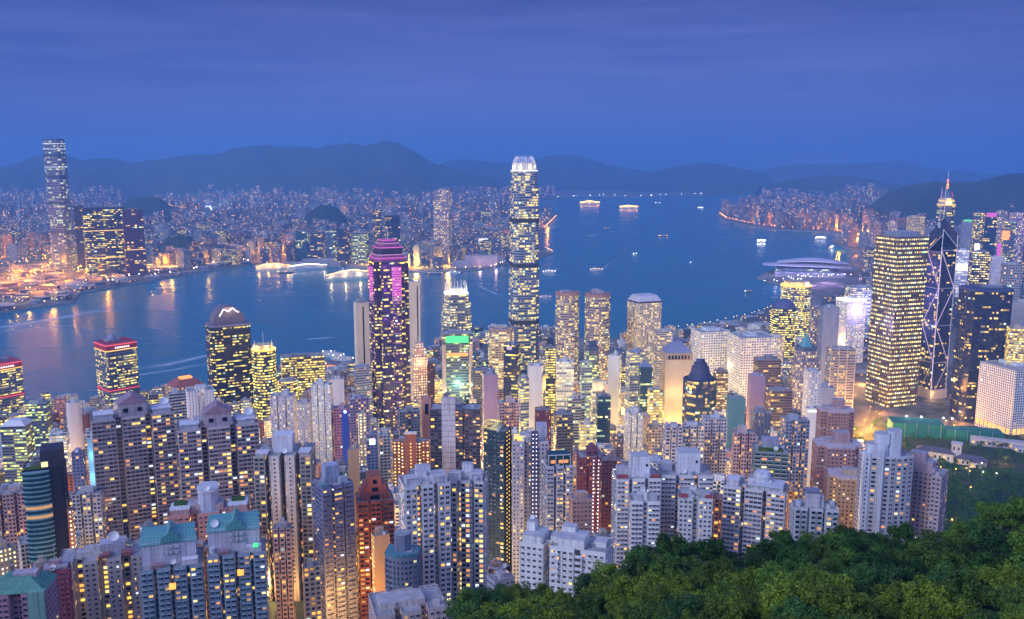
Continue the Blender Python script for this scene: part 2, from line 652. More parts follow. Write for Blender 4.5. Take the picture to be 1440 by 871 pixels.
land('island_ground', hk)
KL_COAST = [(-520, 470), (-200, 452), (0, 441), (60, 433), (104, 427), (112, 414), (150, 407), (200, 399), (240, 391), (300, 381), (356, 373),
            (400, 377), (466, 371), (500, 378), (560, 381), (600, 384), (644, 382), (690, 379.5), (712, 372), (735, 371), (777, 357.5), (764, 352), (760, 338), (766, 324),
            (783, 305), (772, 301), (752, 292), (760, 284), (790, 279), (850, 276.5), (900, 278), (940, 276), (1000, 274.5), (1040, 272.6), (1062, 271.8)]
kl = [at_z(*p) for p in KL_COAST] + [Vector((3600, 16000, 0)), Vector((-9500, 16000, 0)), Vector((-9500, 1500, 0))]
land('peninsula_ground', kl)


def terrain():
    b = MB()
    xs = [-900 + 20 * i for i in range(100)]
    ys = [-60 + 15 * i for i in range(95)]
    idx = {}
    for j, y in enumerate(ys):
        for i, x in enumerate(xs):
            idx[i, j] = len(b.v)
            b.v.append((x, y, ground_z(x, y)))
    for j in range(len(ys) - 1):
        for i in range(len(xs) - 1):
            b.f.append((idx[i, j], idx[i + 1, j], idx[i + 1, j + 1], idx[i, j + 1]))
            b.uv.append([(-9, -9)] * 4)
            b.m.append(0)
            b.tint.append(None)
    o = b.build('hillside_terrain', ['hillside'])
    tag(o, kind='structure')


terrain()


def fbm(x, seed):
    return sum(math.sin(x * f + seed * (i + 1) * 1.7) * a for i, (f, a) in enumerate(((.021, 1), (.053, .55), (.117, .3), (.29, .16), (.61, .08))))


def ridge(name, pts, D, deep=2200, seed=1.0, foot=4.0):
    """a range of hills: crest line read off at distance D, slopes falling to both sides"""
    b = MB()
    x0, x1 = pts[0][0], pts[-1][0]
    nx, ny = 150, 15
    for i in range(nx + 1):
        px = x0 + (x1 - x0) * i / nx
        crest = at_d(px, lerp_tab(pts, px), D)
        for j in range(ny + 1):
            t = j / ny
            prof = math.sin(min(1, t / .62) * math.pi / 2) if t < .62 else math.cos((t - .62) / .38 * math.pi / 2)
            y = D - deep * .62 + deep * t
            x = crest.x * (1 + (y - D) / D * .6)
            k = fbm(x * .35 + y * .22, seed + j * .13) * .07 * (1 - prof) * 5 + fbm(x * .9 + y * .5, seed + j * .5) * .035
            z = foot + (crest.z - foot) * max(0, prof * (1 + (k if 0 < t < .6 else 0)))
            if abs(t - .62) < .04:
                z += fbm(px * 9, seed) * 5
            b.v.append((x, y, z - (20 if t in (0, 1) else 0)))
    for i in range(nx):
        for j in range(ny):
            a = i * (ny + 1) + j
            b.f.append((a, a + ny + 1, a + ny + 2, a + 1))
            b.uv.append([(-9, -9)] * 4)
            b.m.append(0)
            b.tint.append(None)
    o = b.build(name, ['far_hill'])
    o.data.polygons.foreach_set('use_smooth', [True] * len(o.data.polygons))
    tag(o, kind='structure')


ridge('mountain_range', [(-300, 262), (-60, 250), (0, 240), (30, 228), (58, 219), (92, 219), (120, 226), (150, 222), (190, 229), (230, 224), (278, 216),
                         (300, 219), (330, 209), (360, 205), (410, 207), (450, 208), (475, 203), (490, 202), (510, 206), (530, 202), (546, 198), (562, 202),
                         (580, 211), (600, 224), (616, 232), (650, 240), (700, 250)], 10500, 2600, 1.3)
ridge('mountain_range', [(560, 262), (600, 240), (625, 228), (650, 224), (690, 228), (720, 231), (745, 226), (770, 220), (795, 217), (820, 221), (845, 230), (870, 235),
                         (905, 240), (940, 246), (980, 258)], 13500, 2600, 4.1)
ridge('hills', [(880, 250), (920, 241), (950, 234), (985, 229), (1010, 230), (1035, 236), (1060, 241), (1085, 250)], 12500, 1800, 2.2)
ridge('hills', [(1000, 262), (1060, 243), (1100, 233), (1140, 231), (1180, 232), (1225, 229), (1262, 226), (1290, 234), (1340, 240), (1385, 244), (1470, 247)], 14800, 2000, 3.3)
ridge('hills', [(1070, 262), (1120, 251), (1165, 246), (1210, 250), (1245, 258), (1300, 262)], 9800, 1800, 5.0)
ridge('wooded_hill', [(1225, 292), (1255, 268), (1290, 258), (1320, 255), (1350, 257), (1375, 256), (1400, 249), (1425, 244), (1450, 242), (1500, 240), (1600, 236), (1750, 250)],
      5600, 1900, 2.7)
ridge('wooded_hill', [(166, 294), (182, 281), (205, 277), (226, 279), (246, 294)], 5700, 300, 6.3)
ridge('wooded_hill', [(226, 352), (234, 337), (252, 331), (270, 335), (282, 352)], 3700, 160, 7.7)
ridge('wooded_hill', [(430, 304), (442, 292), (458, 288), (474, 292), (486, 304)], 5000, 300, 1.9)
ridge('wooded_hill', [(985, 276), (1005, 262), (1035, 258), (1058, 262), (1072, 276)], 11000, 500, 3.9)


def haze():
    m = bpy.data.materials.new('haze_air')
    m.use_nodes = True
    m.node_tree.nodes.clear()
    t = NT(m.node_tree)
    v = t.n('ShaderNodeVolumePrincipled')
    v.inputs['Color'].default_value = (.18, .47, 1, 1)
    v.inputs['Density'].default_value = 0.000108
    v.inputs['Anisotropy'].default_value = 0.1
    t.L.new(v.outputs[0], t.n('ShaderNodeOutputMaterial').inputs['Volume'])
    MATS['haze_air'] = m
    b = MB()
    b.prism([(-10500, -1200), (10500, -1200), (10500, 16800), (-10500, 16800)], -6, 690, mat=0, cap=0, bottom=True)
    o = b.build('haze', ['haze_air'])
    tag(o, 'thin blue dusk haze over the harbour and the city', 'haze', kind='stuff')
    m.cycles.homogeneous_volume = True


if not globals().get('NO_HAZE'):
    haze()


# ------------------------------------------------------------------ wakes on the water
def wakes():
    m, t = newmat('foam')
    pos = t.n('ShaderNodeNewGeometry').outputs['Position']
    n1 = t.noise(t.vmul(pos, (1, .4, 1)), .05, 4, .6)
    tr = t.n('ShaderNodeBsdfTransparent')
    d = principled(t, (.55, .66, .75), .6)
    mx = t.n('ShaderNodeMixShader')
    u, v, _ = t.sep(t.n('ShaderNodeUVMap').outputs[0])
    edge = t.m('SUBTRACT', 1.0, t.m('ABSOLUTE', t.m('MULTIPLY_ADD', v, 2, -1)))
    ends = t.m('MULTIPLY', t.m('MULTIPLY', u, 4, clamp=True), t.m('MULTIPLY', t.m('SUBTRACT', 1.0, u), 2.5, clamp=True))
    t.put(mx.inputs[0], t.m('MULTIPLY', t.m('MULTIPLY', t.m('MULTIPLY', n1, edge), ends), 1.15, clamp=True))
    t.L.new(tr.outputs[0], mx.inputs[1])
    t.L.new(d, mx.inputs[2])
    finish(t, mx.outputs[0])
    data = [([(-40, 466), (20, 458), (80, 448), (140, 437), (185, 424)], 7, 'wide pale wake crossing the water below the tall harbour tower'),
            ([(-20, 470), (60, 461), (130, 456)], 3, 'thin faint wake under the wide pale wake'),
            ([(185, 520), (240, 512), (300, 498), (355, 488), (400, 480)], 6, 'double pale wake behind the tower with the arched lit crown'),
            ([(170, 531), (240, 521), (310, 508)], 3, 'thin wake behind the red banded tower'),
            ([(425, 478), (450, 476), (480, 474)], 3, 'short pale wake by the moored white ferry'),
            ([(668, 400), (690, 410), (712, 420)], 4, 'curved wake between the two spired bank towers'),
            ([(826, 381), (848, 379), (862, 366)], 5, 'bent bright wake of a ferry turning in mid harbour'),
            ([(760, 381), (790, 378)], 3, 'straight pale wake emerging from behind the tallest tower'),
            ([(825, 333), (845, 329)], 3, 'small pale wake in the far harbour')]
    for pts, wd, lab in data:
        b = MB()
        n = len(pts) - 1
        for i in range(n):
            (x0, y0), (x1, y1) = pts[i], pts[i + 1]
            b.face([at_z(x0, y0 + wd / 2, .3), at_z(x1, y1 + wd / 2, .3), at_z(x1, y1 - wd / 2, .3), at_z(x0, y0 - wd / 2, .3)],
                   uv=[(i / n, 0), ((i + 1) / n, 0), ((i + 1) / n, 1), (i / n, 1)])
        tag(b.build('wake', ['foam']), lab, 'wake', kind='stuff')


wakes()


# ------------------------------------------------------------------ trees
def leaf_mat(name, c0, c1):
    m, t = newmat(name)
    pos = t.n('ShaderNodeNewGeometry').outputs['Position']
    oc = t.n('ShaderNodeObjectInfo').outputs['Color']
    r = t.n('ShaderNodeNewGeometry').outputs['Random Per Island']
    n1 = t.noise(pos, .45, 3)
    col = t.mix(t.m('ADD', t.m('MULTIPLY', r, .6), t.m('MULTIPLY', n1, .4)), c0, c1)
    n3 = t.ramp(t.noise(pos, .085, 3, .6), [(.36, (.42, .50, .55)), (.62, (1.25, 1.2, 1.0))])
    col = t.mix(1.0, t.mix(1.0, col, oc, 'MULTIPLY'), n3, 'MULTIPLY')
    d = principled(t, col, .55, spec=.25)
    tl = t.n('ShaderNodeBsdfTranslucent')
    t.put(tl.inputs[0], col)
    mx = t.n('ShaderNodeMixShader')
    mx.inputs[0].default_value = .3
    t.L.new(d, mx.inputs[1])
    t.L.new(tl.outputs[0], mx.inputs[2])
    finish(t, mx.outputs[0])


leaf_mat('leaf', (.022, .078, .014), (.15, .24, .032))


def rnd_dir(rg):
    while True:
        v = Vector((rg.uniform(-1, 1), rg.uniform(-1, 1), rg.uniform(-1, 1)))
        if .05 < v.length < 1:
            return v.normalized()


def crown_mesh(name, seed, clumps=26, per=190, leaf=.30, rad=3.6, flat=.7):
    rg = random.Random(seed)
    b = MB()
    cs = []
    for k in range(clumps):
        d = rnd_dir(rg)
        if d.z < -.25:
            d.z = -d.z
        rr = rad * rg.uniform(.45, 1.0)
        cs.append((Vector((d.x * rr, d.y * rr, d.z * rr * flat)), rad * rg.uniform(.17, .33)))
    for c, r in cs:
        for q in range(per):
            d = rnd_dir(rg)
            p = c + d * (r * rg.uniform(.55, 1.05)) * Vector((1, 1, .8)).length / 1.62
            nrm = (d + rnd_dir(rg) * .7 + Vector((0, 0, .35))).normalized()
            u = nrm.cross(rnd_dir(rg)).normalized()
            v = nrm.cross(u)
            s = leaf * rg.uniform(.6, 1.25)
            b.face([p - u * s * .5, p + v * s * .32, p + u * s * .6, p - v * s * .32])
    return b.mesh(name, ['leaf'])


def trunk_mesh(seed, h=7):
    rg = random.Random(seed)
    b = MB()
    b.lathe(0, 0, [(.32, -1.5), (.24, h * .4), (.12, h * .8), (.03, h)], 7)
    for k in range(6):
        a = rg.uniform(0, 6.28)
        z = h * rg.uniform(.4, .7)
        L = rg.uniform(1.6, 2.8)
        b.bar((0, 0, z), (math.cos(a) * L, math.sin(a) * L, z + L * .7), .08)
    return b.mesh('trunk', ['bark'])


def trees():
    crowns = [crown_mesh('crown', 10 + k, 30, 150, .40, 3.9, .74) for k in range(7)]
    trunks = [trunk_mesh(50 + k) for k in range(3)]
    rg = random.Random(5)
    tints = [('deep green', (.42, .66, .6)), ('mid green', (.95, 1.05, .9)), ('lamplight tinted', (1.65, 1.4, .75)), ('bluish green', (.60, .85, 1.3))]
    pts = []
    tries = 0
    while tries < 9000 and len(pts) < 285:
        tries += 1
        y = 46 + 150 * rg.random() ** .8
        px = rg.uniform(560, 1520)
        x = (px - CX) / FPX * (y / math.cos(PITCH)) * .97
        z = hill_z(x, y)
        gx, gy = proj((x, y, z + 5))
        e = lerp_tab(EDGE_T, gx)
        if gx < 652 or gx > 1500 or gy < e - 26 or gy > 940:
            continue
        s = rg.uniform(.62, 1.12) * (1.12 if y > 120 else .8)
        md = 3.55 * s
        if any((x - a) ** 2 + (y - b) ** 2 < (md * .62 + c * .62) ** 2 for a, b, c in pts):
            continue
        pts.append((x, y, md))
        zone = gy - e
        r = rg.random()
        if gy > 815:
            ti = 2 if r < .5 else (1 if r < .85 else 3)  # yellowish tint stands in for terrace lamplight on the nearest crowns
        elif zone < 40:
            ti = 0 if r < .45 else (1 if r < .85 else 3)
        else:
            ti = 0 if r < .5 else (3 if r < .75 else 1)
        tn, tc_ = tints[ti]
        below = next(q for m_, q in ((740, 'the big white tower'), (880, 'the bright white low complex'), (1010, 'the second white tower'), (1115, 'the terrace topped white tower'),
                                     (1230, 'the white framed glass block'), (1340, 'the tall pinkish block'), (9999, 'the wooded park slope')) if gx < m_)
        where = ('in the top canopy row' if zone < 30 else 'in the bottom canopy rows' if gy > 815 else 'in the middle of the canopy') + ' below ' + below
        lab = f'{tn} tree {where}'
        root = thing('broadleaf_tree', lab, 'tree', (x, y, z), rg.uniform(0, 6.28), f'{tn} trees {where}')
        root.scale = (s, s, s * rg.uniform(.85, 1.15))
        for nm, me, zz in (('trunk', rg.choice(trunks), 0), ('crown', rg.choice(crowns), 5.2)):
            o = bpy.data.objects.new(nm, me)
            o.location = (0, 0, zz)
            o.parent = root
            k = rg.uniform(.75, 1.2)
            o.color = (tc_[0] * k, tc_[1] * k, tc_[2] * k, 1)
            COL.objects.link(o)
    # dense understorey in the gaps between crowns, tinted dark for their shade
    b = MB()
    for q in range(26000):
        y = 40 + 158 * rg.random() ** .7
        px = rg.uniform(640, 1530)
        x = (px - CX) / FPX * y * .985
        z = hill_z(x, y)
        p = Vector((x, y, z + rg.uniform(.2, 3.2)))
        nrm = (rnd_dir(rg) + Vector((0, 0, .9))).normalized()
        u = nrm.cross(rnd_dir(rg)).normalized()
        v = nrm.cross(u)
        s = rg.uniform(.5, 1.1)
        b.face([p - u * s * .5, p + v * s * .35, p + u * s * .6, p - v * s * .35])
    tag(b.build('undergrowth', ['leaf'], color=(.22, .28, .28)), 'undergrowth tinted dark as shade between the trees of the hillside canopy', 'undergrowth', kind='stuff')


def woodland(name, label, zone, count, rmin, rmax, zf, seed, color, leaf=1.1, per=110):
    """far-off wood that reads as one mass"""
    rg = random.Random(seed)
    b = MB()
    for k in range(count):
        x, y = zone(rg)
        z = zf(x, y)
        r = rg.uniform(rmin, rmax)
        c = Vector((x, y, z + r * .9))
        for q in range(per):
            d = rnd_dir(rg)
            if d.z < -.3:
                d.z *= -1
            p = c + Vector((d.x * r, d.y * r, d.z * r * .8)) * rg.uniform(.7, 1.08)
            nrm = (d + rnd_dir(rg) * .6).normalized()
            u = nrm.cross(rnd_dir(rg)).normalized()
            v = nrm.cross(u)
            s = leaf * rg.uniform(.6, 1.3)
            b.face([p - u * s * .5, p + v * s * .4, p + u * s * .5, p - v * s * .4])
    tag(b.build(name, ['leaf'], color=color), label, 'woodland', kind='stuff')


trees()


def zone_px(x0, x1, y0, y1):
    def f(rg):
        px, D = rg.uniform(x0, x1), rg.uniform(y0, y1)
        return (px - CX) / FPX * D, D
    return f


woodland('woodland', 'dark wooded park slope beyond the tall blue white curved block', zone_px(1290, 1480, 590, 1030), 560, 4, 7.5, ground_z, 3, (.62, .95, 1.15), 1.5, 90)
woodland('woodland', 'band of dark trees around the white villa with the tower', zone_px(1190, 1470, 1030, 1230), 190, 3.5, 6.5, ground_z, 4, (.6, .9, 1.0), 1.4, 100)
woodland('woodland', 'dark clump of trees by the orange lit street under the bank tower', zone_px(1185, 1225, 1200, 1290), 34, 3.5, 6, ground_z, 8, (.5, .7, .6))

woodland('woodland', 'row of dark street trees between the golden grid tower and the netted site', zone_px(1242, 1335, 1295, 1345), 34, 3, 5.5, ground_z, 12, (.6, .85, .8), 1.3, 90)

# ------------------------------------------------------------------ buildings
REG = []
RB = random.Random(11)


def foot(shape, a, b, n=3, d=.22, g=.16):
    x, y = a / 2, b / 2
    if shape == 'box':
        return [(-x, -y), (x, -y), (x, y), (-x, y)]
    if shape == 'chamfer':
        c = min(a, b) * d
        return [(-x + c, -y), (x - c, -y), (x, -y + c), (x, y - c), (x - c, y), (-x + c, y), (-x, y - c), (-x, -y + c)]
    if shape == 'cross':
        c, e = a * d, b * d
        return [(-x + c, -y), (x - c, -y), (x - c, -y + e), (x, -y + e), (x, y - e), (x - c, y - e), (x - c, y), (-x + c, y), (-x + c, y - e), (-x, y - e), (-x, -y + e), (-x + c, -y + e)]
    if shape == 'comb':       # wings with narrow light wells between them, on the front and the back
        pts = []
        wg = a * g / (n - 1) if n > 1 else 0
        ww = (a - wg * (n - 1)) / n
        q = -x
        for k in range(n):
            pts += [(q, -y), (q + ww, -y)]
            if k < n - 1:
                pts += [(q + ww, -y + b * d), (q + ww + wg, -y + b * d)]
            q += ww + wg
        return pts + [(-p, -r) for p, r in pts]
    if shape == 'cyl':
        return [(x * math.cos(t), y * math.sin(t)) for t in [2 * math.pi * (k + .5) / 20 - math.pi / 2 - math.pi / 20 for k in range(20)]]
    if shape == 'bow':        # front bows outwards
        pts = [(-x + a * k / 8, -y + b * d * (1 - math.sin(math.pi * k / 8)) * 1.0) for k in range(9)]
        return pts + [(x, y), (-x, y)]
    if shape == 'round':      # rounded ends
        r = min(x, y)
        pts = []
        for k in range(9):
            t = -math.pi / 2 + math.pi * k / 8
            pts.append((x - r + r * math.cos(t), r * math.sin(t) * y / r))
        for k in range(9):
            t = math.pi / 2 + math.pi * k / 8
            pts.append((-x + r + r * math.cos(t), r * math.sin(t) * y / r))
        return pts
    raise ValueError(shape)


def scl(pts, s, sy=None):
    sy = s if sy is None else sy
    return [(p[0] * s, p[1] * sy) for p in pts]


WIN = {}


def win_mesh(kind, pane):
    """one window: frame, pane and what belongs to it; unit width and height, facing -y"""
    if (kind, pane) in WIN:
        return WIN[kind, pane]
    b = MB()
    if kind in ('flat', 'flat_ac'):
        if pane.endswith('_half'):
            b.box(-.22, -.03, -.5, .56, .06, 1, mat=1)
            b.box(.28, -.03, -.5, .44, .06, 1, mat=3)
        else:
            b.box(0, -.03, -.5, 1, .06, 1, mat=1)
        for sx in (-.47, .47):
            b.box(sx, -.09, -.5, .06, .16, 1, mat=0)
        b.box(0, -.12, -.56, 1.08, .26, .08, mat=0)
        b.box(0, -.12, .48, 1.08, .30, .07, mat=0)
        b.box(.06, -.08, -.48, .04, .06, .96, mat=0)
        if kind == 'flat_ac':
            b.box(.30, -.22, -.82, .42, .42, .30, mat=2)
    elif kind == 'bay':
        b.prism([(-.5, 0), (-.42, -.55), (.42, -.55), (.5, 0)], -.42, .42, mat=1, cap=1, blank='all', bottom=True)
        b.prism([(-.55, 0), (-.46, -.62), (.46, -.62), (.55, 0)], -.58, -.42, mat=0, cap=0, blank='all', bottom=True)
        b.prism([(-.55, 0), (-.46, -.62), (.46, -.62), (.55, 0)], .42, .52, mat=0, cap=0, blank='all', bottom=True)
        b.box(0, -.56, -.42, .05, .06, .84, mat=0)
    elif kind == 'balcony':
        b.box(0, -.03, -.5, 1, .06, 1.0, mat=1)
        b.box(0, -.55, -.66, 1.06, 1.1, .14, mat=0)
        b.box(0, -1.05, -.52, 1.06, .08, .34, mat=2)
        for sx in (-.5, .5):
            b.box(sx, -.5, -.6, .05, 1.0, 1.2, mat=0)
    elif kind == 'strip':
        b.box(0, -.04, -.5, 1, .08, 1, mat=1)
        b.box(0, -.10, -.62, 1.02, .24, .12, mat=0)
        for sx in (-.5, -.17, .17, .5):
            b.box(sx, -.07, -.5, .025, .1, 1, mat=0)
    WIN[kind, pane] = b.mesh('window', ['paint', pane.replace('_half', ''), 'frame', 'pane_dark'])
    return WIN[kind, pane]


def wcol(c):
    return C[c] if isinstance(c, str) else c


def T(name, label, cat, xl, xr, yt, D, rot=0.0, k=1.0, shape='box', style='apt', wall='white', top='flat', cw=3.0, fh=3.1, yb=None, short=None,
      near=None, group=None, tiers=None, blank=(), z0=None, n=3, d=.22, g=.16, roofcol=None, ztop=None, small=False, reg=True, podium=True, tw=1.0):
    if D > 950 and not near and cat != 'high rise':
        cw, fh = cw * 1.12, fh * 1.08
    xm = (xl + xr) / 2
    P = at_d(xm, yt, D)
    if z0 is None:
        z0 = 4.0 if D > 1325 else ground_z(P.x, P.y)
    z1 = max(P.z, z0 + 8)
    depth = (P - Vector((0, 0, CAMZ))).dot(FW)
    Wm = (xr - xl) / FPX * depth
    az = math.atan2(P.x, P.y)
    r = R(rot)
    a = Wm / (math.cos(r) + k * abs(math.sin(r)))
    b = a * k
    rz = r - az
    H = z1 - z0
    col = wcol(wall)
    jit = RB.uniform(.92, 1.08)
    col = tuple(min(.8, c * jit) for c in col)
    root = thing(name, label, cat, (P.x, P.y, z0), rz, group)
    pts = foot(shape, a, b, n, d, g)
    ctx = dict(root=root, a=a, b=b, H=H, pts=pts, col=col, z0=z0, x=P.x, y=P.y, rz=rz, xl=xl, xr=xr, yt=yt, D=D, fh=fh)
    if reg:
        gx, gy = proj((P.x, P.y, z0))
        REG.append(dict(x=P.x, y=P.y, r=math.hypot(a, b) / 2, xl=xl, xr=xr, yt=yt, yg=gy, D=D, yv=yb if yb is not None else yt + .55 * (gy - yt),
                        short=short, label=label, a=a, b=b, rz=rz))
    tiers = tiers or [(1.0, 1.0)]
    camd = Vector((-P.x, -P.y))
    camd.normalize()
    mb = MB()
    zc = -8.0
    vis = []
    if near:
        for i in range(len(pts)):
            j = (i + 1) % len(pts)
            ex, ey = pts[j][0] - pts[i][0], pts[j][1] - pts[i][1]
            nx, ny = ey, -ex
            L = math.hypot(ex, ey)
            wx, wy = (nx * math.cos(rz) - ny * math.sin(rz)) / L, (nx * math.sin(rz) + ny * math.cos(rz)) / L
            if wx * camd.x + wy * camd.y > .12 and L > 1.8:
                vis.append(i)
    v0 = 0
    for fr, s in tiers:
        zt = H * fr + (1.1 if fr == 1.0 and top in ('flat',) else 0)
        q = scl(pts, s)
        bl = blank if blank == 'all' else set(blank) | set(vis)
        v0 += mb.prism(q, zc, zt, cw, fh, mat=0, cap=None if (fr == 1.0 and top == 'flat') else 1, blank=bl, v0=v0)
        zc = zt
    ctx['top'] = scl(pts, tiers[-1][1])
    ctx['ts'] = tiers[-1][1]
    if near and near.get('ledge'):
        nf = int(H / fh)
        for i in vis:
            j = (i + 1) % len(pts)
            (x0, y0), (x1, y1) = pts[i], pts[j]
            L = math.hypot(x1 - x0, y1 - y0)
            ang = math.atan2(y1 - y0, x1 - x0)
            for f in range(max(0, nf - near.get('rows', 26)), nf):
                zz = H - (f + 1) * fh + .0 if False else H - (nf - f) * fh
                mb.box((x0 + x1) / 2 + math.sin(ang) * .12, (y0 + y1) / 2 - math.cos(ang) * .12, zz - .16, L - .2, .30, .2, mat=1, rot=ang)
    if near and near.get('ribs'):
        for i in vis:
            j = (i + 1) % len(pts)
            (x0, y0), (x1, y1) = pts[i], pts[j]
            L = math.hypot(x1 - x0, y1 - y0)
            ang = math.atan2(y1 - y0, x1 - x0)
            nc = max(1, round(L / near['cw']))
            for c in range(0, nc + 1, near['ribs']):
                t = min(max(c / nc, .02), .98)
                mb.box(x0 + (x1 - x0) * t + math.sin(ang) * .2, y0 + (y1 - y0) * t - math.cos(ang) * .2, -4, .5, .55, H + 4.3, mat=1, rot=ang)
    if near:
        for i in vis:      # drain pipes
            j = (i + 1) % len(pts)
            (x0, y0), (x1, y1) = pts[i], pts[j]
            L = math.hypot(x1 - x0, y1 - y0)
            ang = math.atan2(y1 - y0, x1 - x0)
            for q in range(1 if L < 9 else 2):
                t_ = RB.choice([.03, .97, .5 + .02 * RB.random()])
                mb.box(x0 + (x1 - x0) * t_ + math.sin(ang) * .15, y0 + (y1 - y0) * t_ - math.cos(ang) * .15, -4, .22, .25, H + 3.5, mat=1, rot=ang)
    mb.build('wall', [style, 'paint'], root, col)
    if top == 'flat':
        rb = MB()
        rb.face([(p[0] * .985, p[1] * .985, H + .15) for p in ctx['top']])
        if near or D < 800:
            for q in range(9):
                x_, y_ = a * RB.uniform(-.44, .44), b * RB.uniform(-.44, .44)
                if inside(ctx['top'], x_ * 1.08, y_ * 1.08):
                    if RB.random() < .5:
                        rb.box(x_, y_, H + .16, RB.uniform(.8, 2.2), RB.uniform(.8, 1.8), RB.uniform(.6, 1.6), rot=RB.uniform(-.2, .2))
                    else:
                        rb.box(x_, y_, H + .16, RB.uniform(3, a * .3 + 3), .3, .4, rot=RB.choice([0, 1.57]))
        rb.build('roof', ['rooftop'], root, roofcol or (.3, .3, .33))
        roof_kit(ctx, small or (xr - xl) < 13)
    if near:
        windows(ctx, near, vis)
    return ctx


def inside(pts, x, y):
    c = False
    for (x0, y0), (x1, y1) in zip(pts, pts[1:] + pts[:1]):
        if (y0 > y) != (y1 > y) and x < (x1 - x0) * (y - y0) / (y1 - y0) + x0:
            c = not c
    return c


def roof_kit(ctx, small=False):
    """lift and plant rooms, tanks, masts, dishes and clutter on a flat roof"""
    root, H, a, b, col = ctx['root'], ctx['H'], ctx['a'] * ctx['ts'], ctx['b'] * ctx['ts'], ctx['col']
    ph = RB.uniform(2.6, 5.2)
    pc = tuple(min(.8, c * .8 + .16) for c in col)
    mb = MB()
    pw, pd = a * RB.uniform(.28, .5), b * RB.uniform(.3, .5)
    px, py = a * RB.uniform(-.12, .12), b * RB.uniform(-.05, .15)
    mb.box(px, py, H + .1, pw, pd, ph, mat=0, cap=1)
    pr = mb.build('plant_room', ['paint', 'rooftop'], root, pc)
    if small:
        return
    if RB.random() < .35:
        mb = MB()
        mb.box(px + pw * RB.uniform(-.2, .2), py, H + ph + .1, pw * .5, pd * .5, RB.uniform(2, 3.2), mat=0, cap=1)
        mb.build('lift_room', ['paint', 'rooftop'], pr, pc)
    for q in range(RB.randint(1, 3)):
        x, y = a * RB.uniform(-.42, .42), b * RB.uniform(-.42, .3)
        if not inside(ctx['top'], x, y) or (abs(x - px) < pw / 2 + 2 and abs(y - py) < pd / 2 + 2):
            continue
        mb = MB()
        if RB.random() < .5:
            mb.lathe(x, y, [(1.6, H + .1), (1.6, H + 2.8), (0, H + 3.2)], 10)
            mb.build('water_tank', ['tank'], root)
        else:
            mb.box(x, y, H + .1, RB.uniform(2, 4.5), RB.uniform(2, 4), RB.uniform(1.5, 2.8), mat=0, cap=1)
            mb.build('stair_house', ['paint', 'rooftop'], root, pc)
    if RB.random() < .25:
        mb = MB()
        mb.bar((px, py, H + ph), (px, py, H + ph + RB.uniform(6, 12)), .14)
        mb.build('mast', ['steel'], pr)
    if RB.random() < .16 and a > 9:
        dish(ctx, a * RB.uniform(-.3, .3), b * -.3, H + .2, RB.uniform(1.1, 1.9))


def dish(ctx, x, y, z, r):
    mb = MB()
    n = 14
    cen = Vector((x, y, z + r * 1.2))
    u, v, wv = Vector((1, 0, 0)), Vector((0, .5, .87)), Vector((0, -.87, .5))
    prof = [(0, 0), (.5, .08), (1, .3)]
    for (r0, h0), (r1, h1) in zip(prof, prof[1:]):
        for k in range(n):
            t0, t1 = 2 * math.pi * k / n, 2 * math.pi * (k + 1) / n
            f = lambda rr, hh, t: cen + u * (rr * r * math.cos(t)) + v * (rr * r * math.sin(t)) + wv * (hh * r)
            q = [f(r1, h1, t0), f(r1, h1, t1), f(r0, h0, t1)] + ([f(r0, h0, t0)] if r0 > 0 else [])
            mb.face(q)
    o = mb.build('satellite_dish', ['white_metal'], ctx['root'])
    mb = MB()
    mb.bar((x, y, z - .2), tuple(cen), .16)
    mb.build('dish_post', ['steel'], o)


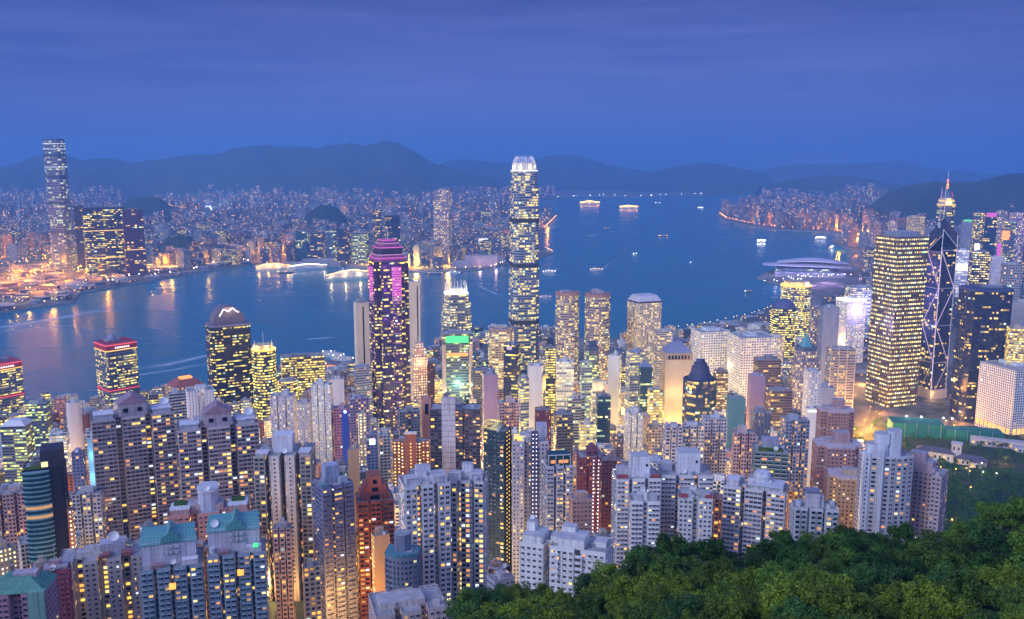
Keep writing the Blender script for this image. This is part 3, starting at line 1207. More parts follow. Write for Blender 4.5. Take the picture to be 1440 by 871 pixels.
def windows(ctx, nr, vis):
    """window parts on the faces in view: the highest rows as objects, the lower ones as one stuff part"""
    root, H, pts, fh = ctx['root'], ctx['H'], ctx['pts'], nr['fh'] if 'fh' in nr else ctx['fh']
    cw, ww, wh = nr['cw'], nr['ww'], nr['wh']
    kinds = nr.get('kind', 'flat')
    lit = nr.get('lit', .2)
    pal = nr.get('pal', ['pane_amber', 'pane_yellow', 'pane_yellow', 'pane_pale', 'pane_orange', 'pane_dim', 'pane_dim', 'pane_white'])
    darks = nr.get('darks', ['pane_dark', 'pane_dark', 'pane_dark', 'pane_curtain'])
    fcol = wcol(nr['fcol']) if 'fcol' in nr else ctx['col']
    rg = random.Random(hash((round(ctx['xl']), round(ctx['yt']))) & 0xffff)
    cells = []
    nrow = int((H - 1.0) / fh)
    for i in vis:
        j = (i + 1) % len(pts)
        (x0, y0), (x1, y1) = pts[i], pts[j]
        L = math.hypot(x1 - x0, y1 - y0)
        ang = math.atan2(y1 - y0, x1 - x0)
        if i in nr.get('skip', ()):
            continue
        nc = max(1, int((L - nr.get('mar', .6)) / cw + .5)) if L > cw * .75 else (1 if L > ww + .4 else 0)
        step = (L - nr.get('mar', .6)) / max(nc, 1)
        kd = nr.get('side_kind', kinds) if i in nr.get('side', ()) else kinds
        colit = [rg.random() for _ in range(nc)]
        for c in range(nc):
            t = (nr.get('mar', .6) / 2 + step * (c + .5)) / L
            sp = nr.get('hot')
            for f in range(nrow):
                z = H - (f + .55) * fh - nr.get('drop', 0)
                p = lit * (2.1 if colit[c] > .8 else .38)
                cells.append((z, x0 + (x1 - x0) * t, y0 + (y1 - y0) * t, ang, kd, min(ww, step - .35), p))
    cells.sort(key=lambda q: -q[0])
    rest = cells[100:]
    rest = [q for q in rest if q[0] > H - nr.get('rows', 40) * fh]
    for z, x, y, ang, kd, wq, p in cells[:100]:
        pane = rg.choice(pal) if rg.random() < p else rg.choice(darks)
        if kd == 'flat' and rg.random() < .4:
            kd = 'flat_ac'
        if kd[:4] == 'flat' and pane in pal and rg.random() < .5:
            pane += '_half'
        o = bpy.data.objects.new('window', win_mesh(kd, pane))
        o.location = (x, y, z)
        o.rotation_euler = (0, 0, ang)
        o.scale = (wq, nr.get('proj', 1.0), wh)
        o.parent = root
        o.color = (*fcol, 1)
        COL.objects.link(o)
    if rest:
        names = ['paint', 'frame'] + sorted(set(pal + darks))
        mb = MB()
        for z, x, y, ang, kd, wq, p in rest:
            pane = rg.choice(pal) if rg.random() < p else rg.choice(darks)
            me = win_mesh(kd, pane)
            mt = Matrix.Translation((x, y, z)) @ Matrix.Rotation(ang, 4, 'Z') @ Matrix.Diagonal((wq, nr.get('proj', 1.0), wh, 1))
            base = len(mb.v)
            mb.v.extend([tuple(mt @ q.co) for q in me.vertices])
            for pl in me.polygons:
                mb.f.append(tuple(base + q for q in pl.vertices))
                mb.uv.append([(-9, -9)] * len(pl.vertices))
                mb.m.append((0, names.index(pane), 1, 0)[pl.material_index])
                mb.tint.append(None)
        o = mb.build('windows', names, root, fcol)
        o['kind'] = 'stuff'


def top_pyramid(ctx, h, mat='paint', color=None, over=1.05, cut=0.0, name='roof'):
    mb = MB()
    H = ctx['H']
    q = scl(ctx['top'], over)
    n = len(q)
    if cut > 0:
        mb.prism(q, H + .02, H + h, top=scl(q, cut), mat=0, cap=0, blank='all', bottom=True)
    else:
        for i in range(n):
            mb.face([(*q[i], H + .02), (*q[(i + 1) % n], H + .02), (0, 0, H + h)])
        mb.face([(*p, H + .02) for p in reversed(q)])
    return mb.build(name, [mat], ctx['root'], color or ctx['col'])


def part_box(ctx, name, x, y, z, sx, sy, h, mat='paint', color=None, rot=0, cap=None):
    mb = MB()
    mats = [mat] if cap is None else [mat, cap]
    mb.box(x, y, z, sx, sy, h, mat=0, rot=rot, cap=0 if cap is None else 1)
    return mb.build(name, mats, ctx['root'], color or ctx['col'])


def part_ring(ctx, name, z, h, s, mat, color=None, pts=None):
    """a band that runs round the tower a little proud of its wall"""
    mb = MB()
    q = scl(pts or ctx['pts'], s)
    mb.prism(q, z, z + h, mat=0, cap=0, blank='all', bottom=True)
    return mb.build(name, [mat], ctx['root'], color or ctx['col'])


def part_bar(ctx, name, p, q, t, mat, color=None, n=4):
    mb = MB()
    mb.bar(p, q, t, n=n)
    return mb.build(name, [mat], ctx['root'], color)


def front_panel(ctx, name, u0, u1, z0, z1, mat, side=0, out=.25, color=None, pts=None):
    """flat panel on one side of the footprint, u across (0..1), z up"""
    pts = pts or ctx['pts']
    (x0, y0), (x1, y1) = pts[side], pts[(side + 1) % len(pts)]
    L = math.hypot(x1 - x0, y1 - y0)
    ang = math.atan2(y1 - y0, x1 - x0)
    um = (u0 + u1) / 2
    mb = MB()
    mb.box(x0 + (x1 - x0) * um + math.sin(ang) * out * .5, y0 + (y1 - y0) * um - math.cos(ang) * out * .5, z0, L * (u1 - u0), out, z1 - z0, rot=ang)
    return mb.build(name, [mat], ctx['root'], color or ctx['col'])

# ------------------------------------------------------------------ landmark towers
def spire_tower():      # the tallest tower, in mid picture
    t = T('office_tower', 'tallest tower in the middle of the city, glass with glowing white crown of fins', 'office tower', 714, 760, 240, 1600,
          rot=14, k=1.0, shape='chamfer', d=.16, style='tall_glass', wall='bluegrey', top=None, cw=2.6, fh=4.1, yb=505, short='the tallest tower',
          tiers=[(.55, 1.0), (.80, .965), (.93, .93), (1.0, .86)])
    H, a, root = t['H'], t['a'], t['root']
    for z in (.28, .55, .76):
        part_ring(t, 'plant_floor', H * z, 8, 1.006 if z < .55 else .98, 'paint', (.03, .035, .06))
    q = scl(t['pts'], .84)
    n = 28
    r0 = a * .43
    for k in range(n):
        th = 2 * math.pi * k / n
        c, s = math.cos(th), math.sin(th)
        m = max(abs(c), abs(s))
        rr = r0 / m ** .55
        mb = MB()
        for w0, w1, z0, z1 in ((1.0, .97, H - 6, H + 8), (.97, .86, H + 8, H + 17), (.86, .66, H + 17, H + 23 + 2 * (k % 2))):
            mb.bar((c * rr * w0, s * rr * w0, z0), (c * rr * w1, s * rr * w1, z1), .62)
        mb.build('crown_fin', ['white_metal'], root)
    mb = MB()
    mb.prism(scl(t['pts'], .70), H, H + 13, mat=0, cap=0, blank='all')
    mb.build('crown_core', ['paint'], root, (.6, .58, .52))
    part_ring(t, 'crown_light', H - 1.2, 1.4, .885, 'strip_white')
    for k in range(8):
        th = 2 * math.pi * k / 8 + .3
        point('crown_lamp', (math.cos(th) * r0 * 1.12, math.sin(th) * r0 * 1.12, H + 6), (1, .86, .48), 2600, 1, root)
    point('crown_lamp', (0, 0, H + 19), (1, .86, .5), 9000, 2, root)


spire_tower()


def small_sister():     # same crown, half the height, with the flat bank block in front of it
    t = T('office_tower', 'tower with spiky white lit crown rising behind the flat green lit bank block', 'office tower', 619, 664, 412, 1480,
          rot=8, k=1.0, shape='chamfer', d=.2, style='office_wht', wall='slate', top=None, cw=2.8, fh=4.0, yb=520, short='the spiky crowned tower',
          tiers=[(.80, 1.0), (.92, .96), (1.0, .80)])
    H, a, root = t['H'], t['a'], t['root']
    r0 = a * .40
    for k in range(20):
        th = 2 * math.pi * k / 20
        c, s = math.cos(th), math.sin(th)
        rr = r0 / max(abs(c), abs(s)) ** .55
        mb = MB()
        mb.bar((c * rr, s * rr, H - 3), (c * rr * .93, s * rr * .93, H + 11), .6)
        mb.bar((c * rr * .93, s * rr * .93, H + 11), (c * rr * .80, s * rr * .80, H + 18 + 3 * (k % 2)), .5)
        mb.build('crown_fin', ['white_metal'], root)
    part_ring(t, 'crown_light', H - .5, 1.5, .83, 'strip_white')
    part_box(t, 'crown_core', 0, 0, H, a * .45, a * .45, 9, color=(.6, .6, .5))
    for k in range(6):
        th = 2 * math.pi * k / 6
        point('crown_lamp', (math.cos(th) * r0 * 1.2, math.sin(th) * r0 * 1.2, H + 5), (1, .93, .55), 4500, 1, root)
    for k, z in enumerate((.93, .83, .74)):
        for sx in (-1, 1):
            point('floodlight', (sx * a * .52, -a * .56, H * z), (1, .95, .6), 2500, 1, root)
    b = T('bank_building', 'flat bank block with a plain green lit panel and pale side piers', 'bank', 621, 664, 468, 1360, rot=2, k=.6, style='office_grn',
          wall='slate', top='flat', cw=3, fh=4, yb=560, short='the green lit bank block')
    H, a, root = b['H'], b['a'], b['root']
    yf = -b['b'] / 2
    for s in (-1, 1):
        part_box(b, 'side_pier', s * a * .44, yf - .8, -4, a * .12, 2.2, H - 12, color=(.62, .45, .36))
    part_box(b, 'green_screen', 0, yf - 1.2, H - 13, a * .74, 1.6, 10.5, 'screen_green')
    part_box(b, 'lit_sign', 0, yf - .8, H - 34, a * .68, 1.0, 5, 'strip_orange')
    point('floodlight', (0, yf - 9, H * .42), (.45, 1, .62), 26000, 3, root)
    point('floodlight', (-a * .5, yf - 6, H * .3), (1, .6, .35), 9000, 2, root)
    point('floodlight', (a * .5, yf - 6, H * .3), (1, .6, .35), 9000, 2, root)


small_sister()


def purple_tower():
    t = T('office_tower', 'tall navy tower ringed with purple and pink lit bands under a stepped neon tinted roof', 'office tower', 515, 576, 366, 1165,
          rot=16, k=.95, shape='cross', d=.17, style='dark_rows', wall=(.07, .04, .14), top=None, cw=2.4, fh=3.9, yb=600, short='the purple banded tower')
    H, a, b, root = t['H'], t['a'], t['b'], t['root']
    z = H
    for k, (s, h) in enumerate(((.90, 5), (.80, 4), (.70, 9), (.56, 5), (.40, 4))):
        mb = MB()
        mb.prism(scl(foot('chamfer', a, b, d=.16), s), z, z + h, mat=0, cap=0, blank='all')
        mb.build('roof_step', ['paint'], root, (.30, .10, .22) if k != 2 else (.03, .03, .08))  # pink steps carry the neon's light in their paint colour
        mb = MB()
        mb.prism(scl(foot('chamfer', a, b, d=.16), s + .015), z + h - 1.0, z + h + .25, mat=0, cap=None, blank='all', bottom=True)
        mb.build('neon_band', ['strip_magenta' if k % 2 == 0 else 'strip_pink'], root)
        z += h
    part_bar(t, 'mast', (0, 0, z), (0, 0, z + 16), .5, 'white_metal')
    # round-fronted bays that carry the neon rings
    for bx, by in ((-a * .43, -b * .08), (a * .10, -b * .47)):
        mb = MB()
        q = [(bx + a * .135 * math.cos(2 * math.pi * k / 14), by + a * .135 * math.sin(2 * math.pi * k / 14)) for k in range(14)]
        mb.prism(q, 0, H - 8, 3, 3.9, mat=0, cap=1)
        for s, z0, z1 in ((1, H - 8, H - 5), (.7, H - 5, H - 2), (.35, H - 2, H + 1)):
            cc = [(bx + (x - bx) * s, by + (y - by) * s) for x, y in q]
            mb.prism(cc, z0, z1, mat=1, cap=1, blank='all')
        mb.build('round_bay', ['dark_rows', 'paint'], root, (.09, .04, .15))
        for k in range(34):
            zz = H - 9 - (k * 3.2 if k < 14 else 14 * 3.2 + (k - 14) * 13)
            if zz < 5:
                break
            mb = MB()
            cc = [(bx + (x - bx) * 1.06, by + (y - by) * 1.06) for x, y in q]
            hh = 2.3 if k < 14 else .6
            mb.prism(cc, zz, zz + hh, mat=0, cap=0, blank='all', bottom=True)
            mb.build('neon_band', ['strip_magenta' if k < 12 else 'strip_pink'], root)

    for z_ in (.97, .85, .7):
        point('neon_glow', (-a * .15, -b * .85, H * z_), (.62, .12, 1), 5000, 2, root)


purple_tower()


def harbour_tower():    # very tall tower on the far shore
    t = T('office_tower', 'very tall slim blue glass tower on the far shore beside the lit road junction', 'office tower', 60, 91, 198, 3230,
          rot=-22, k=1.0, shape='chamfer', d=.14, style='far_glass', wall='slate', top=None, cw=5, fh=7.5, yb=372, short='the tall harbour tower', z0=4,
          tiers=[(.06, 1.12), (.16, 1.04), (.90, 1.0), (1.0, .96)])
    H = t['H']
    for z in (.30, .52, .72, .88):
        part_ring(t, 'plant_floor', H * z, 9, 1.01, 'paint', (.03, .05, .10))
    for z in (.80, .935, .975):
        part_ring(t, 'lit_band', H * z, 1.6, 1.012, 'pane_white')
    part_ring(t, 'parapet', H, 6, .94, 'paint', (.05, .08, .16))


harbour_tower()


def slab_far(label, xl, xr, yt, D, style, wall, short=None, bands=(), rot=6, **kw):
    t = T('apartment_tower', label, 'apartment tower', xl, xr, yt, D, rot=rot, style=style, wall=wall, short=short, small=True, z0=4, **kw)
    for z in bands:
        part_ring(t, 'lit_band', t['H'] * z, 2.6, 1.01, 'strip_gold')
    return t


slab_far('wide dark slab with two bright horizontal bands beside the tall harbour tower', 117, 172, 292, 3120, 'dark_rows', 'navy', 'the two banded far slab',
         (.66, .26), k=.3, shape='comb', n=4, cw=6, fh=6, yb=370)
slab_far('narrow dark slab joined to the two banded slab on the far shore', 103, 117, 290, 3160, 'dark_glass', 'navy', k=.8, cw=6, fh=6, yb=370)
slab_far('dark reddish slab standing past the two banded slab on the far shore', 172, 199, 295, 3090, 'dark_glass', 'maroon', 'the reddish far slab', k=.5, cw=6, fh=6, yb=370, bands=(.4,))
slab_far('tall pale grid tower standing above the museum shore across the harbour', 609, 635, 268, 3600, 'lattice', 'mauve', 'the pale far grid tower', k=.8, cw=6, fh=7, yb=335, rot=-15)
slab_far('slim dark tower with a few amber floors behind the purple banded tower', 523, 536, 296, 3500, 'office_dim', 'navy', 'the slim amber floored far tower', k=1, cw=6, fh=8, yb=340)
slab_far('square dark block behind the neon tinted roof of the purple banded tower', 540, 562, 303, 3700, 'dark_glass', 'navy', k=.8, cw=6, fh=7, yb=340)
for xl, xr, yt, st, wl, tx in ((416, 434, 326, 'teal_glass', 'navy', 'teal glass office block nearest the cruise pier in the far office row'),
                               (436, 456, 327, 'office_dim', 'navy', 'dark office block second along the far row behind the cruise pier'),
                               (458, 472, 325, 'teal_glass', 'slate', 'greenish office block in the middle of the far office row'),
                               (474, 491, 322, 'dark_glass', 'navy', 'dark block just before the bright green lit one in the far office row'),
                               (494, 518, 327, 'office_grn', 'slate', 'bright yellow green lit office block ending the far office row')):
    T('office_block', tx, 'office block', xl, xr, yt, 3560, rot=-12, k=.8, style=st, wall=wl, cw=6, fh=6, small=True, z0=4, yb=362)


def diamond_tower():    # faceted tower with white braces
    t = T('bank_tower', 'faceted dark glass tower with white lit diagonal braces and twin masts', 'bank tower', 1308, 1345, 330, 1480, rot=44, k=1.0,
          style='dark_glass', wall='slate', top=None, cw=3, fh=4, yb=560, short='the braced faceted tower', reg=True)
    root, a, H = t['root'], t['a'], t['H']
    old = [c for c in root.children]
    for o in old:
        bpy.data.objects.remove(o)
    h = a / 2
    Cn = [(-h, -h), (h, -h), (h, h), (-h, h)]
    hs = [.93, 1.0, 1.0, .90]      # heights of the four shafts: front, right, back, left
    mats = ['dark_glass', 'dark_glass', 'dark_glass', 'blue_glass']
    for i in range(4):
        p, q = Cn[i], Cn[(i + 1) % 4]
        zt = H * hs[i]
        sl = H * .10
        mb = MB()
        L = a
        nf = round(zt / 4)
        nc = round(a / 3)
        mb.face([(*p, -6), (*q, -6), (*q, zt), (*p, zt)], 0, [(0, 0), (nc, 0), (nc, nf), (0, nf)])
        for (u, v) in ((q, (0, 0)), ((0, 0), p)):
            zu = zt if u == q else zt + sl
            zv = zt if v == p else zt + sl
            mb.face([(*u, -6), (*v, -6), (*v, zv), (*u, zu)], 0, [(100, 0), (100 + nc * .7, 0), (100 + nc * .7, nf), (100, nf)])
        mb.face([(*p, zt), (*q, zt), (0, 0, zt + sl)], 1)
        mb.build('glass_shaft', [mats[i], 'pane_dark'], root, (.05, .06, .12))
    e = .35
    for i, (x, y) in enumerate(Cn):
        zt = H * max(hs[i], hs[i - 1])
        part_bar(t, 'corner_post', (x * 1.005, y * 1.005, 0), (x * 1.005, y * 1.005, zt), .75, 'strip_lilac' if i == 0 else 'white_metal')
    m = H / 4.4
    for i in (0, 3):
        p, q = Vector(Cn[i]), Vector(Cn[(i + 1) % 4])
        nrm = Vector((q.y - p.y, p.x - q.x)).normalized() * .4
        zt = H * hs[i]
        for k in range(4):
            z0, z1 = k * m, min((k + 1) * m, zt)
            if z0 >= zt:
                break
            fr = (z1 - z0) / m
            for s, u in ((p, q), (q, p)):
                if (k % 2 == 0) == (s is p):
                    e1 = s + (u - s) * fr
                    part_bar(t, 'brace', (s.x + nrm.x, s.y + nrm.y, z0), (e1.x + nrm.x, e1.y + nrm.y, z1), .5, 'strip_lilac' if k >= 1 else 'white_metal')
            part_bar(t, 'brace', (p.x + nrm.x, p.y + nrm.y, z1), (q.x + nrm.x, q.y + nrm.y, z1), .45, 'white_metal')
        part_bar(t, 'brace', (p.x, p.y, zt), (0, 0, zt + H * .1), .6, 'white_metal')
        part_bar(t, 'brace', (q.x, q.y, zt), (0, 0, zt + H * .1), .6, 'white_metal')
    for s in (-4, 4):
        part_bar(t, 'mast', (s, 6, H * 1.05), (s, 6, H * 1.05 + 62), .5, 'white_metal')
    part_box(t, 'mast_base', 0, 6, H * 1.04, 12, 5, 8, color=(.5, .5, .52))
    mb = MB()
    mb.box(0, 0, -6, a * 1.12, a * 1.12, 22, mat=0)
    mb.build('granite_base', ['paint'], root, (.45, .42, .40))
    for z in (.45, .62, .8):
        point('floodlight', (-h * 2.3, h * .1, H * z), (.60, .40, 1), 26000, 5, root)
    point('floodlight', (-h * 1.2, -h * 1.6, 10), (1, .55, .2), 12000, 3, root)


diamond_tower()


def gold_grid_tower():
    t = T('office_tower', 'big square tower covered in small golden lit windows on two faces', 'office tower', 1233, 1304, 333, 1442, rot=42, k=.9, style='bank_grid',
          wall=(.13, .105, .085), top='flat', cw=3.5, fh=6.4, yb=560, short='the golden grid tower', shape='chamfer', d=.03)
    H, a, b = t['H'], t['a'], t['b']
    part_box(t, 'plant_room', 0, 0, H + 1, a * .62, b * .62, 8, color=(.25, .27, .36), cap='rooftop')
    point('floodlight', (-a * .75, -b * .5, H * .50), (.40, .35, 1), 42000, 4, t['root'])


gold_grid_tower()


def mast_tower():       # lit crown with a tall mast, far to the east
    t = T('office_tower', 'distant tower with a gold lit crown and a tall orange lit mast', 'office tower', 1317, 1344, 289, 2700, rot=20, k=1, shape='chamfer', d=.28,
          style='dark_rows', wall='slate', top=None, cw=4, fh=6, yb=320, short='the gold crowned mast tower', z0=4)
    H, a, root = t['H'], t['a'], t['root']
    part_ring(t, 'lit_band', H, 3.5, 1.05, 'strip_gold')
    part_ring(t, 'crown_wall', H + 3.5, 8, .92, 'paint', (.5, .45, .35))
    part_ring(t, 'lit_band', H + 11.5, 5, .88, 'strip_gold')
    part_ring(t, 'crown_wall', H + 16.5, 6, .80, 'paint', (.4, .36, .3))
    top_pyramid(dict(t, H=H + 22.5), 22, 'paint', (.12, .14, .22), .74, .12)
    part_bar(t, 'mast', (0, 0, H + 44), (0, 0, H + 102), .9, 'white_metal')
    for k, mt in enumerate(('strip_orange', 'strip_gold', 'strip_orange', 'beacon_red')):
        part_box(t, 'mast_light', 0, 0, H + 50 + 7 * k, 6 - k, 6 - k, 5.2, mt)
    for q in (-1, 1):
        part_bar(t, 'crown_arm', (q * a * .42, 0, H + 18), (q * a * .30, 0, H + 40), .7, 'strip_red')
    point('crown_lamp', (0, -a * .7, H + 12), (1, .7, .25), 30000, 3, root)


mast_tower()


def arch_crown_tower():
    t = T('office_tower', 'dark harbour side tower with a white lit zigzag on its arched crown', 'office tower', 289, 351, 456, 1300, rot=10, k=.8, shape='chamfer', d=.12,
          style='dark_rows', wall='black', top=None, cw=2.7, fh=3.8, yb=560, short='the arched crown tower')
    H, a, b, root = t['H'], t['a'], t['b'], t['root']
    part_ring(t, 'cornice', H, 2.2, 1.015, 'paint', (.22, .2, .26))
    mb = MB()
    n = 14
    r = a * .40
    h = 26.0
    P = [(-r * math.cos(math.pi * k / n), h * math.sin(math.pi * k / n) ** .9) for k in range(n + 1)]
    for k in range(n):
        (x0, z0), (x1, z1) = P[k], P[k + 1]
        mb.face([(x0, -b * .36, H + 2 + z0), (x1, -b * .36, H + 2 + z1), (x1, b * .36, H + 2 + z1), (x0, b * .36, H + 2 + z0)])
    for y, o in ((-b * .36, 1), (b * .36, -1)):
        mb.face([(x, y, H + 2 + z) for x, z in P][::o])
    mb.build('arched_crown', ['paint'], root, (.17, .14, .18))
    y = -b * .36 - .7
    Z = [(-.62, .62), (-.30, .86), (0, .70), (.02, .98), (.30, .80), (.60, .62)]
    Z = [(-.60, .50), (-.33, .90), (-.06, .74), (.22, .94), (.42, .74), (.60, .66)]
    for (u0, v0), (u1, v1) in zip(Z, Z[1:]):
        part_bar(t, 'crown_light', (u0 * r, y, H + 2 + v0 * h), (u1 * r, y, H + 2 + v1 * h), 1.1, 'strip_white')
    point('crown_lamp', (0, y - 5, H + 24), (1, .66, .3), 3500, 1, root)
    part_bar(t, 'mast', (0, 0, H + 28), (0, 0, H + 31), .3, 'white_metal')


arch_crown_tower()


def crown_cylinder():
    t = T('office_tower', 'round tower of bright yellow lit floors with a glowing spiked crown', 'office tower', 354, 387, 492, 1270, k=1, shape='cyl', style='office_yel',
          wall='black', top=None, cw=3, fh=3.9, yb=580, short='the yellow round tower')
    H, a, root = t['H'], t['a'], t['root']
    part_ring(t, 'crown_light', H, 2.2, 1.03, 'strip_gold')
    part_ring(t, 'crown_drum', H + 2.2, 6, .72, 'paint', (.6, .45, .25))
    for k in range(12):
        th = 2 * math.pi * k / 12
        part_bar(t, 'crown_spike', (math.cos(th) * a * .44, math.sin(th) * a * .44, H + 1), (math.cos(th) * a * .40, math.sin(th) * a * .40, H + 9 + 3 * (k % 2)), .45, 'white_metal')
    part_bar(t, 'mast', (0, 0, H + 8), (0, 0, H + 26), .4, 'white_metal')
    for k in range(5):
        th = 2 * math.pi * k / 5 - 1.2
        point('crown_lamp', (math.cos(th) * a * .5, math.sin(th) * a * .5, H + 5), (1, .72, .22), 6000, 1, root)


crown_cylinder()


def red_band_tower(xl, xr, yt, label, short, yb):
    t = T('ferry_tower', label, 'office tower', xl, xr, yt, 1350, rot=22, k=.95, style='office', wall='slate', top='flat', cw=2.6, fh=3.7, yb=yb, short=short, shape='chamfer', d=.05)
    H, a, root = t['H'], t['a'], t['root']
    part_ring(t, 'red_crown', H - 9, 9.6, 1.012, 'paint', (.45, .03, .06))
    part_ring(t, 'red_neon', H - 2.0, 1.6, 1.02, 'strip_red')
    part_ring(t, 'lit_band', H - 10.5, 1.3, 1.02, 'strip_gold')
    part_ring(t, 'red_belt', H * .40, 5, 1.012, 'paint', (.45, .03, .06))
    part_ring(t, 'red_neon', H * .40 + 1.6, 1.0, 1.02, 'strip_red')
    for k in range(7):
        front_panel(t, 'sign_letter', .26 + k * .075, .305 + k * .075, H - 7, H - 4.4, 'strip_white', 0, .9)
    mb = MB()
    mb.lathe(-a * .1, 0, [(a * .13, H + 1), (a * .13, H + 6), (a * .09, H + 11), (0, H + 13)], 12)
    mb.build('roof_dome', ['paint'], root, (.25, .28, .4))


red_band_tower(134, 190, 480, 'red banded harbour tower with a roof dome standing clear against the water', 'the red banded tower', 555)
red_band_tower(-30, 27, 508, 'red banded harbour tower cut off by the edge of the view', 'the cut off red banded tower', 585)


def conference_hall():
    P = at_z(1134, 384, 4)
    root = thing('convention_hall', 'low harbour hall with a swooping winged shell roof', 'convention hall', (P.x, P.y, 4), R(-12))
    mb = MB()
    mb.prism(foot('chamfer', 210, 100, d=.3), -4, 20, 6, 6, mat=0, cap=1)
    mb.build('hall_wall', ['teal_glass', 'paint'], root, (.3, .3, .36))
    for nm, sx, x0, wd, zz, dy in (('lower_roof', 1.0, 0, 150, 22, 62), ('upper_roof', .72, 18, 120, 38, 44)):
        mb = MB()
        N, M = 20, 6
        top, bot = [], []
        for i in range(N + 1):
            u = -1 + 2 * i / N
            prof = math.cos(u * 1.45)
            yy = dy * (1 - .55 * u * u) * (1.0 if u < .7 else 1 - (u - .7))
            for j in range(M + 1):
                v = -1 + 2 * j / M
                z = zz + 16 * prof * (1 - .45 * v * v) + (10 * max(0, -u - .3) if nm == 'lower_roof' else 0)
                top.append((x0 + u * wd, v * yy, z))
                bot.append((x0 + u * wd, v * yy, z - 3))
        for i in range(N):
            for j in range(M):
                q = lambda A: [A[i * (M + 1) + j], A[(i + 1) * (M + 1) + j], A[(i + 1) * (M + 1) + j + 1], A[i * (M + 1) + j + 1]]
                mb.face(q(top))
                mb.face(q(bot)[::-1])
            for j, o in ((0, 1), (M, -1)):
                A = [top[i * (M + 1) + j], bot[i * (M + 1) + j], bot[(i + 1) * (M + 1) + j], top[(i + 1) * (M + 1) + j]]
                mb.face(A[::o])
        mb.build(nm, ['shell'], root)
    mb = MB()
    mb.box(0, -72, -4, 230, 44, 14)
    mb.build('podium', ['paint'], root, (.3, .3, .36))
    for k in range(6):
        point('floodlight', (-110 + 44 * k, -95, 16), (.72, .5, 1), 24000, 4, root)


conference_hall()

# ------------------------------------------------------------------ central offices
def O(lab, xl, xr, yt, D, style, wall, rot=10, k=.8, short=None, name='office_building', cat='office building', **kw):
    return T(name, lab, cat, xl, xr, yt, D, rot=rot, k=k, style=style, wall=wall, short=short, **kw)


for xl, xr, yt, lab, sh in ((778, 818, 411, 'first of the twin rounded brown towers beside the tallest tower', 'the first rounded brown twin'),
                            (819, 862, 413, 'second of the twin rounded brown towers, facing the white octagonal tower', 'the second rounded brown twin')):
    t = O(lab, xl, xr, yt, 1490, 'office', 'mauve', rot=14, k=.9, short=sh, shape='round', cw=2.2, fh=3.9, yb=500)
    part_ring(t, 'crown_band', t['H'] - 5, 6.3, 1.012, 'paint', (.30, .17, .17))

t = O('white slab tower of small lit windows with a flat cut roof by the water', 881, 932, 424, 1550, 'lattice', 'cream', rot=28, k=.85, short='the white harbour slab',
      shape='chamfer', d=.1, top=None, cw=3.2, fh=3.5, yb=500)
part_ring(t, 'dark_band', t['H'], 3, .985, 'paint', (.04, .04, .07))
top_pyramid(dict(t, H=t['H'] + 3), 9, 'paint', (.52, .50, .58), 1.0, .72)
t = O('white square office block with a grid of black windows behind the blue spired tower', 972, 1026, 465, 1420, 'grid_white', 'white', rot=26, k=.8, short='the white grid block',
      cw=3.8, fh=3.8, yb=540)
t = O('larger yellowish white grid block next to the white grid block', 1025, 1091, 472, 1360, 'grid_white', 'white', rot=24, k=.9, short='the yellow white grid block', cw=3.6, fh=3.7, yb=560)

for q in REG[-2:]:
    for u in (-.3, .3):
        point('floodlight', (q['x'] + q['a'] * u, q['y'] - q['b'] * .5 - 26, 70 + 40 * u), (1, .76, .36), 8000, 3)

t = O('orange flood lit blank slab under a grey pyramid roof', 930, 974, 494, 1160, 'slots', 'sand', rot=14, k=.75, short='the orange lit slab', top=None, cw=4, fh=3.6, yb=600, blank=(0, 2))
H, a, b = t['H'], t['a'], t['b']
part_ring(t, 'arcade', H - 9, 9.2, 1.01, 'paint', (.42, .33, .25))
for k in range(7):
    front_panel(t, 'arch_opening', .10 + k * .12, .165 + k * .12, H - 8, H - 3, 'pane_dark', 0, .9)
top_pyramid(t, 13, 'paint', (.22, .24, .36), 1.0, .3)
for s in (-.3, .3):
    point('floodlight', (a * s, -b * .5 - 10, 45), (1, .60, .25), 7000, 2, t['root'])
    point('floodlight', (a * s, -b * .5 - 10, H * .62), (1, .62, .30), 6000, 2, t['root'])

t = O('blue glass tower with a ringed cone spire and orange lit floors', 958, 1011, 532, 1050, 'blue_glass', 'navy', rot=18, k=.95, short='the blue spired tower', shape='chamfer', d=.24,
      top=None, cw=2.4, fh=3.7, yb=600)
H, a = t['H'], t['a']
for k, (s, h) in enumerate(((.78, 5), (.66, 4.5), (.60, 5), (.46, 4.5), (.30, 4))):
    mb = MB()
    z = H + sum(q[1] for q in ((.78, 5), (.66, 4.5), (.60, 5), (.46, 4.5), (.30, 4))[:k])
    mb.lathe(0, 0, [(a * .5 * s, z), (a * .5 * s * .93, z + h), (0, z + h + .1)], 20)
    mb.build('spire_ring', ['paint'], t['root'], (.05, .06, .14))
part_bar(t, 'mast', (0, 0, H + 22), (0, 0, H + 42), .5, 'steel')
for k in range(5):
    front_panel(t, 'amber_floor', .02, .96, H - 8 - 11 * k, H - 5.8 - 11 * k, 'pane_amber', 7, .3)

